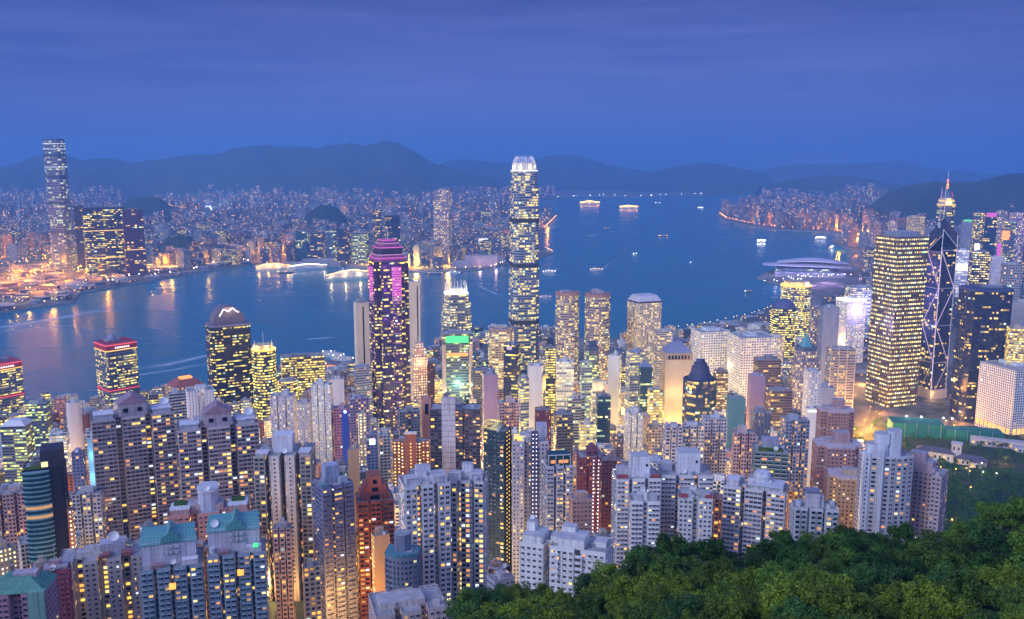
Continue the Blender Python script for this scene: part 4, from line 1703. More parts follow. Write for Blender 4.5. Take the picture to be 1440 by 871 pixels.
t = O('tall pale cream slab with a dark centre stripe beside the purple banded tower', 497, 519, 425, 1330, 'slots', 'cream', rot=16, k=.8, short='the cream striped slab', top=None, cw=3, fh=3.2, yb=510, blank='all')
front_panel(t, 'dark_stripe', .46, .56, 0, t['H'] - 6, 'pane_dark', 0, .3)
part_box(t, 'plant_room', 0, 0, t['H'], t['a'] * .6, t['b'] * .5, 5, color=(.3, .3, .34))
t = O('pale cream slab half hidden by the purple banded tower', 574, 590, 396, 1345, 'slots', 'cream', rot=10, k=.8, short='the half hidden cream slab', top=None, cw=3, fh=3.2, yb=480, blank=(0,))
front_panel(t, 'dark_stripe', .70, .80, 0, t['H'] - 6, 'pane_dark', 0, .3)
t = O('pink art deco hotel tower with a stepped top beside the purple banded tower', 577, 601, 482, 1250, 'dots', 'pink', rot=12, k=.9, short='the pink deco tower', top=None, cw=3.2, fh=3.5, yb=545,
      tiers=[(.86, 1), (.95, .8), (1, .55)])
part_bar(t, 'mast', (0, 0, t['H']), (0, 0, t['H'] + 10), .6, 'white_metal')
point('floodlight', (0, -t['b'] * .5 - 7, t['H'] * .8), (1, .6, .3), 7000, 1, t['root'])
O('long brown office block with lit rows by the ferry pier', 395, 455, 500, 1400, 'office_yel', 'brown', rot=4, k=.45, short='the long brown block', yb=540, cw=2.6, fh=3.6)
O('dark red slim slab between the deco tower and the green lit bank block', 600, 612, 512, 1210, 'apt', 'maroon', rot=6, yb=570)
O('small amber lit block below the dark red slim slab', 611, 622, 534, 1180, 'office_yel', 'tan', rot=5, yb=575)
t = O('rounded beige hotel with stacked balcony rows before the tallest tower', 684, 725, 462, 1420, 'office_wht', 'sand', rot=10, k=.7, shape='round', short='the rounded beige hotel', yb=520, cw=3.5, fh=3.6)
part_ring(t, 'roof_band', t['H'] - 4, 5.4, 1.01, 'paint', (.30, .20, .22))
t = O('navy tower with a pale logo panel at its top in front of the beige hotel', 708, 732, 484, 1180, 'dark_rows', 'navy', rot=-14, k=.9, short='the navy logo tower', yb=565, cw=2.6, fh=3.8)
front_panel(t, 'logo_panel', .25, .60, t['H'] - 6, t['H'] - 1.5, 'strip_lilac', 0, .4)
O('low blue roofed office with a few lit rows below the beige hotel', 662, 696, 520, 1230, 'office_dim', 'slate', rot=8, k=.7, yb=560)
O('mauve slab with a column of lit windows beside the navy logo tower', 678, 700, 527, 1080, 'dots', 'purple', rot=9, k=.8, blank=(0,), yb=590, cw=4, fh=3.2)
O('lilac blank slab with a curved mark below the navy logo tower', 742, 764, 514, 1120, 'office_wht', 'lav', rot=-8, k=.8, blank=(0,), yb=570)
O('lit office wedge standing against the lilac blank slab', 729, 744, 532, 1060, 'office', 'bluegrey', rot=20, k=.9, yb=580)
O('yellow lit office under a dark blue cap between lilac and white slabs', 767, 781, 490, 1150, 'office_yel', 'navy', rot=5, k=.9, yb=565, short='the yellow lit capped office')
O('white slab with lit balconies and a blank half next to the yellow lit capped office', 782, 807, 508, 1140, 'office_wht', 'offwhite', rot=4, k=.8, blank=(1,), yb=575, short='the half blank white slab')
t = O('green lit tower with a dark stepped blue cap before the brown twins', 822, 843, 492, 1230, 'office_grn', 'slate', rot=12, k=.9, shape='chamfer', d=.2, top=None, yb=540, short='the blue capped green tower')
for s, h, z in ((.9, 6, 0), (.62, 6, 6)):
    part_ring(t, 'cap_step', t['H'] + z, h, s, 'paint', (.05, .07, .17))
O('pale lit office with a sloping roof just below the blue capped green tower', 815, 833, 510, 1120, 'office_grn', 'bluegrey', rot=16, k=.8, yb=580)
t = O('beige office crowned by a glowing yellow lit box', 831, 849, 548, 1000, 'office_wht', 'sand', rot=10, k=.9, yb=620, short='the glowing box office', top=None)
part_box(t, 'lit_box', 0, 0, t['H'], t['a'] * .82, t['b'] * .82, 11, 'paint', (.7, .6, .4))
for s in (-1, 1):
    point('floodlight', (s * t['a'] * .7, -t['b'] * .7, t['H'] + 3), (1, .85, .4), 3500, 1, t['root'])
O('teal glass block with bands of greenish light below the glowing box office', 838, 859, 557, 950, 'teal_glass', 'navy', rot=8, k=.9, yb=620, short='the teal banded office')
O('white tall slab beside the teal banded office', 855, 874, 500, 1160, 'office_wht', 'pale', rot=-12, k=.8, blank=(0,), yb=560)
O('lit office slab with a slanted roof before the white harbour slab', 880, 907, 495, 1130, 'office', 'bluegrey', rot=20, k=.85, yb=580, short='the slant roofed office')
t = O('dark green glass tower with small pyramid roof beside the slant roofed office', 898, 917, 515, 1090, 'teal_glass', 'navy', rot=12, k=.9, top=None, yb=570)
top_pyramid(t, 7, 'paint', (.18, .22, .34), 1.02)
O('amber washed brick office between the slant roofed office and the orange lit slab', 911, 932, 548, 1030, 'office_yel', 'tan', rot=14, k=.8, yb=600, short='the amber washed office')
O('grey office behind the pyramid of the orange lit slab', 922, 944, 466, 1400, 'office_dim', 'grey', rot=12, k=.8, yb=490)
O('brown office with lit rows between the blue spired tower and the grid blocks', 1004, 1024, 522, 1200, 'office_wht', 'brown', rot=14, k=.8, yb=570)
O('teal roofed pale block below the yellow white grid block', 1022, 1048, 560, 950, 'slots', 'teal', rot=10, k=.8, blank=(0,), yb=600)
O('slate blue slab standing before the yellow white grid block', 1052, 1076, 528, 1080, 'slots', 'purple', rot=14, k=.8, blank='all', yb=570, short='the slate blue slab')
O('dark banded office behind the slate blue slab', 1060, 1098, 505, 1180, 'office_dim', 'brown', rot=18, k=.8, yb=560, short='the dark banded office')
O('brown striped office stepping down in front of the dark banded office', 1078, 1114, 548, 1040, 'office_dim', 'brown', rot=16, k=.9, yb=590)

t = O('round tower with a dazzling white lamp on its gold lit crown', 1099, 1140, 402, 1900, 'office_yel', 'slate', k=1, rot=0, shape='cyl', short='the lamp crowned round tower', top=None, cw=3, fh=4, yb=470)
part_ring(t, 'lit_band', t['H'], 3.5, 1.03, 'strip_gold')
part_ring(t, 'crown_drum', t['H'] + 3.5, 7, .8, 'paint', (.5, .38, .25))
for k in range(6):
    th = math.pi * (1.1 + .16 * k)
    point('crown_lamp', (math.cos(th) * t['a'] * .56, math.sin(th) * t['a'] * .56, t['H'] + 6), (1, .68, .2), 10000, 1, t['root'])
part_box(t, 'great_lamp', t['a'] * .36, -t['a'] * .36, t['H'] + 3, 7, 3, 8, 'screen_white')
t = O('yellow lit office with a curved dark roof in front of the lamp crowned tower', 1083, 1121, 433, 1700, 'office_yel', 'navy', rot=16, k=.9, short='the curved dark roofed office', shape='chamfer', d=.2, top=None, cw=3, fh=4, yb=490)
mb = MB()
mb.lathe(0, 0, [(t['a'] * .52, t['H']), (t['a'] * .48, t['H'] + 8), (t['a'] * .30, t['H'] + 15), (0, t['H'] + 18)], 18)
mb.build('curved_roof', ['paint'], t['root'], (.08, .10, .22))
O('low yellowish block at the foot of the curved dark roofed office', 1078, 1102, 473, 1560, 'lattice', 'cream', rot=14, k=.9, yb=510)
t = O('white latticed tower with a bright white roof line and violet glow', 1177, 1217, 421, 1750, 'lattice', 'white', rot=36, k=.9, short='the violet lit lattice tower', cw=2.8, fh=3.4, yb=490)
part_ring(t, 'lit_band', t['H'] - 2, 4, 1.012, 'strip_white')
point('floodlight', (-t['a'] * .75, -t['b'] * .2, t['H'] * .35), (1, .45, .2), 45000, 3, t['root'])
point('floodlight', (0, -t['b'] * .9, t['H'] * .85), (.55, .4, 1), 45000, 3, t['root'])
t = O('broad violet blue office with pale lit rows behind the violet lit lattice tower', 1190, 1238, 404, 1980, 'office_wht', 'bluegrey', rot=16, k=.6, short='the broad violet office', cw=3, fh=4, yb=470)
point('floodlight', (0, -t['b'] * .5 - 20, t['H'] * .7), (.45, .35, 1), 70000, 3, t['root'])
O('rose brown grid tower before the lamp crowned round tower', 1139, 1156, 432, 1600, 'lattice', 'mauve', rot=14, k=.9, yb=500)
O('blue grey tower with a dark flared roof beside the rose brown grid tower', 1153, 1180, 432, 1560, 'slots', 'bluegrey', rot=20, k=.8, blank=(0,), yb=500)
t = O('stepped brown office tower under a teal pyramid roof', 1108, 1158, 492, 1180, 'lattice', 'mauve', rot=22, k=.95, shape='chamfer', d=.22, top=None, short='the teal pyramid tower', cw=2.6, fh=3.6, yb=570,
      tiers=[(.75, 1), (.9, .88), (1, .72)])
part_ring(t, 'roof_collar', t['H'], 5, .66, 'paint', (.10, .13, .2))
top_pyramid(dict(t, H=t['H'] + 5), 17, 'tile_teal', None, .60, .05)
t = O('grey steel framed bank with exposed trusses by the orange lit street', 1163, 1202, 490, 1330, 'office_dim', 'grey', rot=20, k=.6, short='the steel truss bank', top='flat', cw=3, fh=3.8, yb=560)
H, a, b = t['H'], t['a'], t['b']
for z in (.22, .42, .62, .80):
    for s in (-1, 1):
        part_bar(t, 'truss', (0, -b / 2 - 1.0, H * z + 4), (s * a * .5, -b / 2 - 1.0, H * z - 4), .55, 'steel')
for s in (-.5, -.17, .17, .5):
    part_bar(t, 'steel_mast', (s * a, -b / 2 - .9, 0), (s * a, -b / 2 - .9, H + 6), .7, 'steel')
O('tall narrow white slab with a column of windows below the teal pyramid tower', 1131, 1155, 522, 980, 'apt_slit', 'pale', rot=24, k=.9, yb=600, short='the narrow white slab')
O('pale blank block next to the narrow white slab', 1151, 1173, 545, 1010, 'slots', 'pale', rot=12, k=.8, blank='all', yb=580)

t = O('dark navy corner tower with broken lit rows at the edge of the business quarter', 1350, 1423, 405, 1350, 'dark_glass', 'navy', rot=24, k=.75, shape='chamfer', d=.14, short='the dark navy tower', cw=2.6, fh=3.9, yb=560)
part_ring(t, 'parapet', t['H'] - 3, 4.2, 1.01, 'paint', (.05, .07, .17))
t = O('white office block wrapped in a deep square lattice above an arcade', 1384, 1478, 514, 1290, 'lattice_dark', 'white', rot=46, k=.95, short='the white lattice block', cw=3.4, fh=3.4, yb=590)
for s_ in (0, 3):
    for k in range(8):
        front_panel(t, 'arch_opening', .04 + k * .12, .11 + k * .12, 3, 11, 'pane_amber', s_, .5)
for k in (-.3, .3):
    point('floodlight', (t['a'] * k, -t['b'] / 2 - 9, 6), (1, .5, .2), 3500, 2, t['root'])
O('grey slab behind the dark navy tower at the view edge', 1420, 1446, 425, 1450, 'slots', 'grey', rot=6, k=.8, blank=(0,), yb=500)
O('bright orange lit office behind the white lattice block', 1418, 1450, 462, 1300, 'office_yel', 'tan', rot=12, k=.8, yb=510)

# eastern district behind the dark navy tower
EAST = [(1342, 1362, 352, 2300, 'violet', 'lav', 'lilac lit slab beside the braced faceted tower'),
        (1353, 1368, 310, 2900, 'slots', 'bluegrey', 'plain blue grey slab with a green roof light far behind'),
        (1366, 1392, 354, 1900, 'office_wht', 'navy', 'two part office with white lit rows above the dark navy tower'),
        (1370, 1384, 300, 2700, 'office', 'slate', 'tower with a white lamp halfway up in the eastern district'),
        (1384, 1402, 303, 2600, 'blue_glass', 'navy', 'blue glass tower with a pink roof sign'),
        (1402, 1417, 297, 2900, 'lattice', 'mauve', 'mauve window grid tower behind the magenta signs'),
        (1412, 1428, 312, 2400, 'office', 'slate', 'dark tower with amber lights beside the magenta signs'),
        (1421, 1442, 300, 2500, 'lattice', 'purple', 'broad purple grid tower with a white flood lit foot'),
        (1394, 1412, 362, 1850, 'slots', 'lav', 'pale narrow tower above the dark navy tower roof'),
        (1410, 1436, 372, 1750, 'apt', 'grey', 'grey apartment tower above the grey edge slab'),
        (1306, 1322, 330, 2300, 'office_dim', 'slate', 'dim tower between the golden grid tower and the braced tower'),
        (1250, 1262, 312, 3000, 'lattice', 'pink', 'pinkish tower behind the golden grid tower roof'),
        (1276, 1300, 305, 3100, 'lattice', 'tan', 'warm lit tower with a bright lamp behind the golden grid tower')]
for q in EAST:
    t = O(q[6], q[0], q[1], q[2], q[3], q[4], q[5], rot=12, k=.8, cw=4, fh=5, small=True, name='high_rise', cat='high rise')
    if 'pink roof sign' in q[6]:
        front_panel(t, 'roof_sign', .1, .9, t['H'] - 4, t['H'] + 8, 'strip_magenta')
    if 'magenta signs' in q[6] and 'amber' in q[6]:
        front_panel(t, 'magenta_sign', -.5, -.15, t['H'] * .2, t['H'] * .75, 'strip_magenta', 0, 1)
        front_panel(t, 'orange_sign', -.2, .5, t['H'] * .80, t['H'] * .9, 'strip_orange', 0, 1)
    if 'green roof light' in q[6]:
        front_panel(t, 'green_sign', .1, .9, t['H'] - 3, t['H'] + 2, 'screen_green')
    if 'white lamp halfway' in q[6]:
        front_panel(t, 'white_lamp', .25, .75, t['H'] * .52, t['H'] * .62, 'screen_white', 0, 1)
    if 'bright lamp behind' in q[6]:
        part_box(t, 'roof_lamp', 0, -t['b'] * .4, t['H'] * .90, 11, 3, 10, 'lamp_warm')
    if 'white flood lit foot' in q[6]:
        point('floodlight', (0, -t['b'] * .5 - 14, 40), (.9, .8, 1), 140000, 4, t['root'])
    if 'lilac lit slab' in q[6]:
        part_box(t, 'lit_screen', 0, -t['b'] * .55, t['H'] * .70, t['a'] * .9, 2, 16, 'screen_white')

# ------------------------------------------------------------------ west side and lower offices
t = O('low orange lit terraced block with red pyramid roof by the arched crown tower', 234, 288, 540, 1320, 'apt_lit', 'tan', rot=20, k=.8, top=None, yb=565, cw=3, fh=3.4, short='the red roofed terrace block')
top_pyramid(t, 9, 'tile_red', None, .95, .5)
part_box(t, 'roof_panel', 0, 0, t['H'] + 9, t['a'] * .36, t['b'] * .3, 2.5, 'strip_orange')
t = O('small office under a pale blue hipped roof with green lit floors', 3, 44, 596, 900, 'office_grn', 'slate', rot=-24, k=.8, top=None, yb=690, short='the hip roofed office')
top_pyramid(t, 5, 'white_metal', None, 1.03, .55)
O('green lit office with a sunken roof between hip roofed office and pale curved tower', 38, 70, 566, 1110, 'office_grn', 'slate', rot=-18, k=.9, yb=640, short='the sunken roof office')
t = O('lilac tower with a rounded blank top washed orange at its foot', 92, 114, 566, 980, 'slots', 'lav', rot=-10, k=.8, shape='round', blank='all', yb=660, short='the pale curved tower')
point('floodlight', (t['a'] * .2, -t['b'] - 6, t['H'] * .35), (1, .5, .15), 12000, 2, t['root'])
O('small salmon house topped block beside the pale curved tower', 76, 92, 560, 1250, 'apt_lit', 'salmon', rot=-10, k=.9, yb=580)
O('lit white window office behind the dark curved balcony tower', 70, 96, 612, 880, 'office_wht', 'pale', rot=-14, k=.8, yb=690)
O('blue window grid block beside the orange washed lilac tower', 101, 119, 636, 760, 'apt', 'blue', rot=-16, k=.9, yb=700, short='the blue grid block')
t = O('narrow block with a cyan lit windowed flank beside the broad gabled block', 122, 142, 606, 720, 'apt', 'sky', rot=-14, k=.8, yb=690, short='the cyan lit narrow block')
front_panel(t, 'cyan_screen', .08, .92, t['H'] * .35, t['H'] * .94, 'apt', 0, .3, (.3, .5, .65))
for k in (.45, .62, .8):
    point('floodlight', (0, -t['b'] / 2 - 5, t['H'] * k), (.2, .75, 1), 2600, 1, t['root'])

APTS = [  # label, xl, xr, yt, D, rot, k, shape, style, wall, yb, short, extra
    ('tall white slab with two columns of small lit windows west of the cream slab', 438, 468, 541, 900, -18, .5, 'comb', 'apt_slit', 'offwhite', 655, 'the tall white slab', {}),
    ('lavender twin slab with a lit stair column behind the white plant box', 380, 416, 556, 960, -14, .6, 'comb', 'apt_slit', 'lav', 610, 'the lavender twin slab', {}),
    ('slim pale lavender tower between the lavender twin slab and the tall white slab', 417, 438, 565, 930, -12, .8, 'box', 'apt_slit', 'lav', 620, None, {}),
    ('domed dark office with lit rows behind the lavender twin slab', 389, 420, 535, 1200, -6, .9, 'cyl', 'office_yel', 'brown', 560, None, {}),
    ('white office with a black window band west of the arched crown tower', 236, 262, 553, 860, 8, .6, 'box', 'dark_glass', 'pale', 600, None, {}),
    ('white tower split by a vertical black glass stripe before the arched crown tower', 262, 300, 548, 820, 6, .8, 'comb', 'slots', 'white', 600, 'the black striped white tower', {'n': 2, 'g': .3}),
    ('purple brown stepped tower beside the purple banded tower foot', 489, 518, 560, 900, 10, .8, 'box', 'apt', 'purple', 660, 'the purple brown tower', {}),
    ('grey green office with a triangular gable near the purple banded tower', 497, 522, 516, 1140, 14, .8, 'box', 'office_dim', 'bluegrey', 560, None, {}),
    ('lilac blank block over a brick strip beside the tall white slab', 466, 484, 533, 1130, -4, .7, 'box', 'slots', 'lav', 570, None, {'blank': 'all'}),
    ('bright blue painted slab with a small roof lamp', 480, 490, 580, 860, 4, .9, 'box', 'slots', 'cobalt', 640, 'the bright blue slab', {'blank': 'all'}),
    ('red painted slab behind the bright blue slab', 468, 492, 574, 900, 4, .8, 'box', 'apt', 'rose', 630, None, {}),
    ('slim beige tower dotted with yellow window lights', 503, 515, 582, 820, 8, .9, 'box', 'dots', 'sand', 650, None, {}),
    ('dark blue block with a round white sign near its top', 514, 531, 611, 780, 6, .9, 'box', 'apt', 'blue', 650, 'the round signed block', {}),
    ('narrow pale block beside the round signed block', 532, 549, 612, 790, 6, .9, 'box', 'apt_green', 'pale', 650, None, {}),
    ('salmon pink slab with a dark arch in its top', 592, 606, 560, 880, 8, .8, 'box', 'slots', 'salmon', 620, 'the salmon arched slab', {'blank': (0,)}),
    ('brown brick block with a pale capped lit centre column', 552, 605, 620, 760, -4, .5, 'cross', 'dots', 'brick', 665, 'the brown brick block', {}),
    ('grey pair of small blocks behind the brown brick block', 560, 590, 578, 860, 6, .6, 'comb', 'apt', 'slate', 610, None, {'n': 2}),
    ('pink grey block with a roof garden before the lilac slabs', 700, 730, 566, 840, 6, .6, 'comb', 'apt', 'pink', 600, None, {}),
    ('dark red slab with a teal lit roof terrace', 752, 775, 576, 800, 8, .8, 'box', 'slots', 'maroon', 610, 'the dark red slab', {}),
    ('office glowing orange on one face beside the dark red slab', 778, 806, 582, 830, 14, .8, 'box', 'office_dim', 'slate', 620, 'the orange faced office', {}),
    ('grey beige tower with a stepped gable between teal glass wings', 797, 823, 560, 920, 8, .7, 'cross', 'teal_glass', 'sand', 640, None, {}),
    ('cream little office with amber rows under the teal banded office', 814, 838, 596, 800, 8, .8, 'box', 'office_yel', 'sand', 640, None, {}),
    ('white shaft block with beige windows behind the white penthouse pair', 878, 904, 580, 840, 8, .8, 'comb', 'apt_slit', 'offwhite', 640, None, {}),
    ('slim yellow lit corner slab with dark edge near the orange lit slab', 898, 915, 586, 930, 16, .9, 'box', 'slots', 'tan', 630, None, {}),
    ('block with a teal gable roof at the foot of the orange lit slab', 910, 934, 600, 850, 10, .7, 'box', 'apt', 'sand', 640, None, {}),
    ('lavender slab at the start of the pale slab row below the blue spired tower', 932, 960, 600, 710, 14, .8, 'comb', 'apt', 'lav', 650, 'the first pale row slab', {}),
    ('lavender slab with greenish windows in the middle of the pale slab row', 958, 990, 598, 720, 8, .7, 'comb', 'apt_green', 'lav', 650, None, {}),
    ('lavender slab with a blank flank ending the pale slab row', 986, 1022, 588, 740, 16, .7, 'comb', 'apt', 'lav', 650, 'the last pale row slab', {}),
    ('pink brown tower with a boxed roof frame beside the pale slab row', 1030, 1062, 608, 680, 8, .8, 'comb', 'apt', 'pink', 680, 'the pink brown tower', {}),
    ('blue grey framed penthouse block behind the pink brown tower', 1056, 1084, 580, 760, 16, .9, 'box', 'slots', 'slate', 610, None, {}),
    ('blue lavender tower with a curved glass stair behind the teal balcony block', 1098, 1138, 590, 700, 18, .8, 'comb', 'apt_lit', 'bluegrey', 700, 'the blue lavender tower', {}),
    ('white slab with a lit bar at its top before the pink stepped block', 1132, 1150, 574, 860, 14, .8, 'box', 'slots', 'offwhite', 640, None, {'blank': (0,)}),
    ('pale apartment tower between the navy glass tower and the gabled block', 103, 146, 693, 610, -16, .7, 'comb', 'apt', 'lav', 750, 'the pale edge tower', {}),
    ('pinkish twin apartment block behind the green roofed block', -14, 42, 692, 620, -12, .6, 'comb', 'apt', 'pink', 750, 'the pinkish twin block', {}),
    ('salmon pink narrow block beside the navy glass tower foot', 84, 103, 718, 560, -12, .8, 'box', 'dots', 'salmon', 760, None, {}),
    ('mauve apartment tower rising between the green windowed block and the indigo tower', 384, 410, 742, 510, -6, .8, 'comb', 'apt', 'mauve', 860, 'the mauve narrow tower', {}),
    ('tan slab tower with one blank face near the stepped red tower', 489, 505, 632, 640, -4, .8, 'box', 'slots', 'tan', 740, 'the tan slab', {'blank': 'all'}),
    ('ochre blank slab edged with window lights under the stepped red tower', 522, 548, 752, 520, 14, .7, 'box', 'dots', 'tan', 840, 'the ochre blank slab', {'blank': (0,)}),
    ('narrow amber lit block in the gap before the stepped red tower', 494, 512, 752, 540, 4, .9, 'comb', 'apt_lit', 'sand', 840, None, {}),
    ('beige low block with warm lit rows at the foot of the white columned tower', 425, 450, 796, 480, 6, .8, 'box', 'apt_lit', 'sand', 870, None, {}),
    ('dark maroon slab tower with a line of lights by the white low complex', 845, 872, 646, 660, 4, .9, 'box', 'apt', 'maroon', 760, 'the dark maroon slab', {}),
    ('white slit windowed tower between the navy glass tower and the gabled block row', 160, 176, 566, 1000, 4, .8, 'box', 'apt_slit', 'offwhite', 580, None, {}),
    ('orange lit brick tower rising between the two pink stepped blocks and the white glass house', 1100, 1122, 690, 600, 8, .8, 'comb', 'apt_lit', 'orange', 760, None, {}),
    ('pale pink lit low block in the gap beyond the second white block', 992, 1022, 700, 560, 8, .7, 'comb', 'apt_lit', 'pink', 780, None, {}),
]
for lab, xl, xr, yt, D, rot, k, shp, st, wl, yb, sh, ex in APTS:
    t = T('apartment_tower', lab, 'apartment tower', xl, xr, yt, D, rot=rot, k=k, shape=shp, style=st, wall=wl, yb=yb, short=sh, cw=2.9, fh=3.0, **ex)
    if 'round white sign' in lab:
        part_box(t, 'round_sign', 0, -t['b'] / 2 - .3, t['H'] - 8, 5, .5, 5, 'screen_white')
    if 'dark arch' in lab:
        front_panel(t, 'arch_opening', .3, .7, t['H'] - 16, t['H'] - 5, 'pane_dark')
    if 'orange on one face' in lab:
        point('floodlight', (-t['a'] * .5 - 7, 0, t['H'] * .6), (1, .5, .1), 9000, 1, t['root'])
        point('floodlight', (-t['a'] * .5 - 7, -5, t['H'] * .85), (1, .5, .1), 6000, 1, t['root'])
    if 'lit bar' in lab:
        front_panel(t, 'lit_bar', .1, .9, t['H'] - 3, t['H'] - 1, 'strip_white')
    if 'small roof lamp' in lab:
        part_box(t, 'roof_lamp', 0, -t['b'] / 2 + .3, t['H'] + .2, 2.2, 2.2, 2, 'screen_white')
    if 'lit centre column' in lab:
        part_box(t, 'stair_core', 0, -t['b'] / 2 - .5, -5, t['a'] * .3, 3, t['H'] + 14, color=C['brick'])
        part_box(t, 'core_cap', 0, -t['b'] / 2 - .5, t['H'] + 9, t['a'] * .33, 4, 1.5, color=(.7, .66, .62))
        for q in range(14):
            part_box(t, 'stair_light', 0, -t['b'] / 2 - 2.1, t['H'] - 3.0 * q, 1.2, .3, 1.0, 'pane_yellow')

# ------------------------------------------------------------------ the hillside apartment towers, with real windows
def A(lab, xl, xr, yt, D, near, rot=0, k=.7, shape='comb', wall='white', short=None, style='apt', **kw):
    near.setdefault('fh', 3.0)
    return T('apartment_tower', lab, 'apartment tower', xl, xr, yt, D, rot=rot, k=k, shape=shape, style=style, wall=wall, short=short, near=near,
             cw=3, fh=3.0, **kw)


def pediment(ctx, w, d, h, x=0.0, y=0.0, color=(.4, .33, .36), roof='paint', rcol=(.30, .20, .25)):
    """roof house with a gable facing the view"""
    H, root = ctx['H'], ctx['root']
    part_box(ctx, 'roof_house', x, y, H + .2, w, d, h, color=color)
    for q in (-.25, .25):
        part_box(ctx, 'roof_house_window', x + q * w, y - d / 2 - .1, H + h * .35, w * .18, .3, h * .3, 'pane_dark')
    z = H + h + .2
    mb = MB()
    f, bk = [(x - w * .54, y - d * .54), (x + w * .54, y - d * .54)], y + d * .54
    g = h * .62
    mb.face([(*f[0], z), (*f[1], z), (x, f[0][1], z + g)])
    mb.face([(f[1][0], bk, z), (f[0][0], bk, z), (x, bk, z + g)])
    mb.face([(*f[1], z), (f[1][0], bk, z), (x, bk, z + g), (x, f[0][1], z + g)], 1)
    mb.face([(f[0][0], bk, z), (*f[0], z), (x, f[0][1], z + g), (x, bk, z + g)], 1)
    mb.face([(*f[0], z), (f[0][0], bk, z), (f[1][0], bk, z), (*f[1], z)])
    mb.build('gable_roof', ['paint', roof], root, rcol)
    mb = MB()
    mb.lathe(x, y - d * .54, [(.5, z + g), (.7, z + g + .8), (.2, z + g + 1.6), (0, z + g + 2.2)], 8)
    mb.build('finial', ['paint'], root, rcol)


def roof_slab(ctx, x, y, sx, sy, z=3.0, h=.8, color=(.62, .60, .66)):
    part_box(ctx, 'roof_terrace', x, y, ctx['H'] + .2, sx * .9, sy * .9, z, color=tuple(c * .8 for c in color))
    part_box(ctx, 'terrace_roof', x, y, ctx['H'] + .2 + z, sx, sy, h, color=color)


DKS = ['pane_dark', 'pane_dark', 'pane_teal', 'pane_curtain']
for lab, xl, xr, yt, D, sh in (('broad mauve block of three wings with a gabled roof house and a round dish', 131, 240, 580, 640, 'the broad gabled block'),
                               ('mauve three wing block with gabled roof house standing before the black striped white tower', 251, 360, 594, 620, 'the second gabled block')):
    t = A(lab, xl, xr, yt, D, dict(cw=3.1, ww=2.75, wh=1.5, kind='strip', lit=.22, ledge=True, rows=40, fcol=(.42, .27, .28), darks=DKS), rot=3, k=.55,
          wall=(.42, .38, .42), n=3, d=.28, g=.16, short=sh, yb=740)
    a, b = t['a'], t['b']
    pediment(t, a * .34, b * .5, 9.5, 0, -b * .12, color=(.40, .33, .38))
    roof_slab(t, -a * .35, -b * .2, a * .24, b * .42)
    roof_slab(t, a * .35, -b * .2, a * .24, b * .42)
    dish(t, a * .40, -b * .1, t['H'] + 3, 3.0)

# navy glass tower with curved balconies
t = T('apartment_tower', 'dark navy glass tower with curved teal balconies at the west edge', 'apartment tower', 34, 90, 655, 560, rot=-8, k=.8, shape='box', style='dark_glass',
      wall='black', yb=790, short='the navy balcony tower', cw=3, fh=3.1, near=dict(cw=3.2, ww=1.5, wh=1.1, lit=.12, rows=40, fcol=(.03, .03, .05), skip=(0,)))
a, b, H = t['a'], t['b'], t['H']
part_box(t, 'dark_slab', a * .22, b * .05, -6, a * .52, b * .9, H + 18, color=(.035, .03, .05))
cv = [(-a * .16 + a * .34 * math.cos(q), -b * .5 + b * .16 * math.sin(q)) for q in [math.pi + math.pi * k / 10 for k in range(11)]]
for f in range(26):
    z = H - 3.1 * f - 1.2
    mb = MB()
    mb.prism(cv, z, z + 1.0, mat=0, cap=0, blank='all', bottom=True)
    mb.build('curved_balcony', ['paint'], t['root'], (.16, .32, .38))
    mb = MB()
    mb.prism(scl(cv, .97, .985), z - 2.1, z, mat=0, cap=None, blank='all')
    mb.build('balcony_glass', ['pane_dim' if f in (7, 9) else 'pane_teal'], t['root'])
part_box(t, 'roof_garden', -a * .2, -b * .25, H + .2, a * .5, b * .3, .6, 'leaf', (.9, 1.1, .6))
part_box(t, 'lit_opening', a * .06, -b * .42, H + 1.5, a * .16, .6, 3.2, 'pane_pale')

t = A('big greenish windowed block with white columned wings and a white plant box', 358, 444, 634, 590, dict(cw=3.0, ww=2.6, wh=1.8, kind='strip', lit=.14, ledge=True, rows=40, fcol=(.36, .36, .33),
      darks=['pane_teal', 'pane_dark', 'pane_teal', 'pane_curtain']), rot=-10, k=.7, wall=(.36, .33, .31), n=4, d=.32, g=.22, short='the big greenish block', yb=860)
a, b = t['a'], t['b']
part_box(t, 'plant_box', -a * .02, b * .05, t['H'] + .2, a * .34, b * .42, 12, color=(.62, .62, .68))
part_box(t, 'white_pier', -a * .13, -b * .51, -6, a * .15, 1.4, t['H'] + 6.5, color=(.60, .57, .55))
part_box(t, 'white_pier', a * .14, -b * .51, -6, a * .15, 1.4, t['H'] + 6.8, color=(.60, .57, .55))
for k in range(30):
    for s in (-.13, .14):
        part_box(t, 'slot_window', a * s, -b * .51 - .75, t['H'] - 3 * k - 2.0, 1.0, .2, 1.1, 'pane_dark')
roof_slab(t, -a * .36, -b * .3, a * .22, b * .3, 1.6)
roof_slab(t, a * .38, -b * .25, a * .2, b * .4, 1.6)

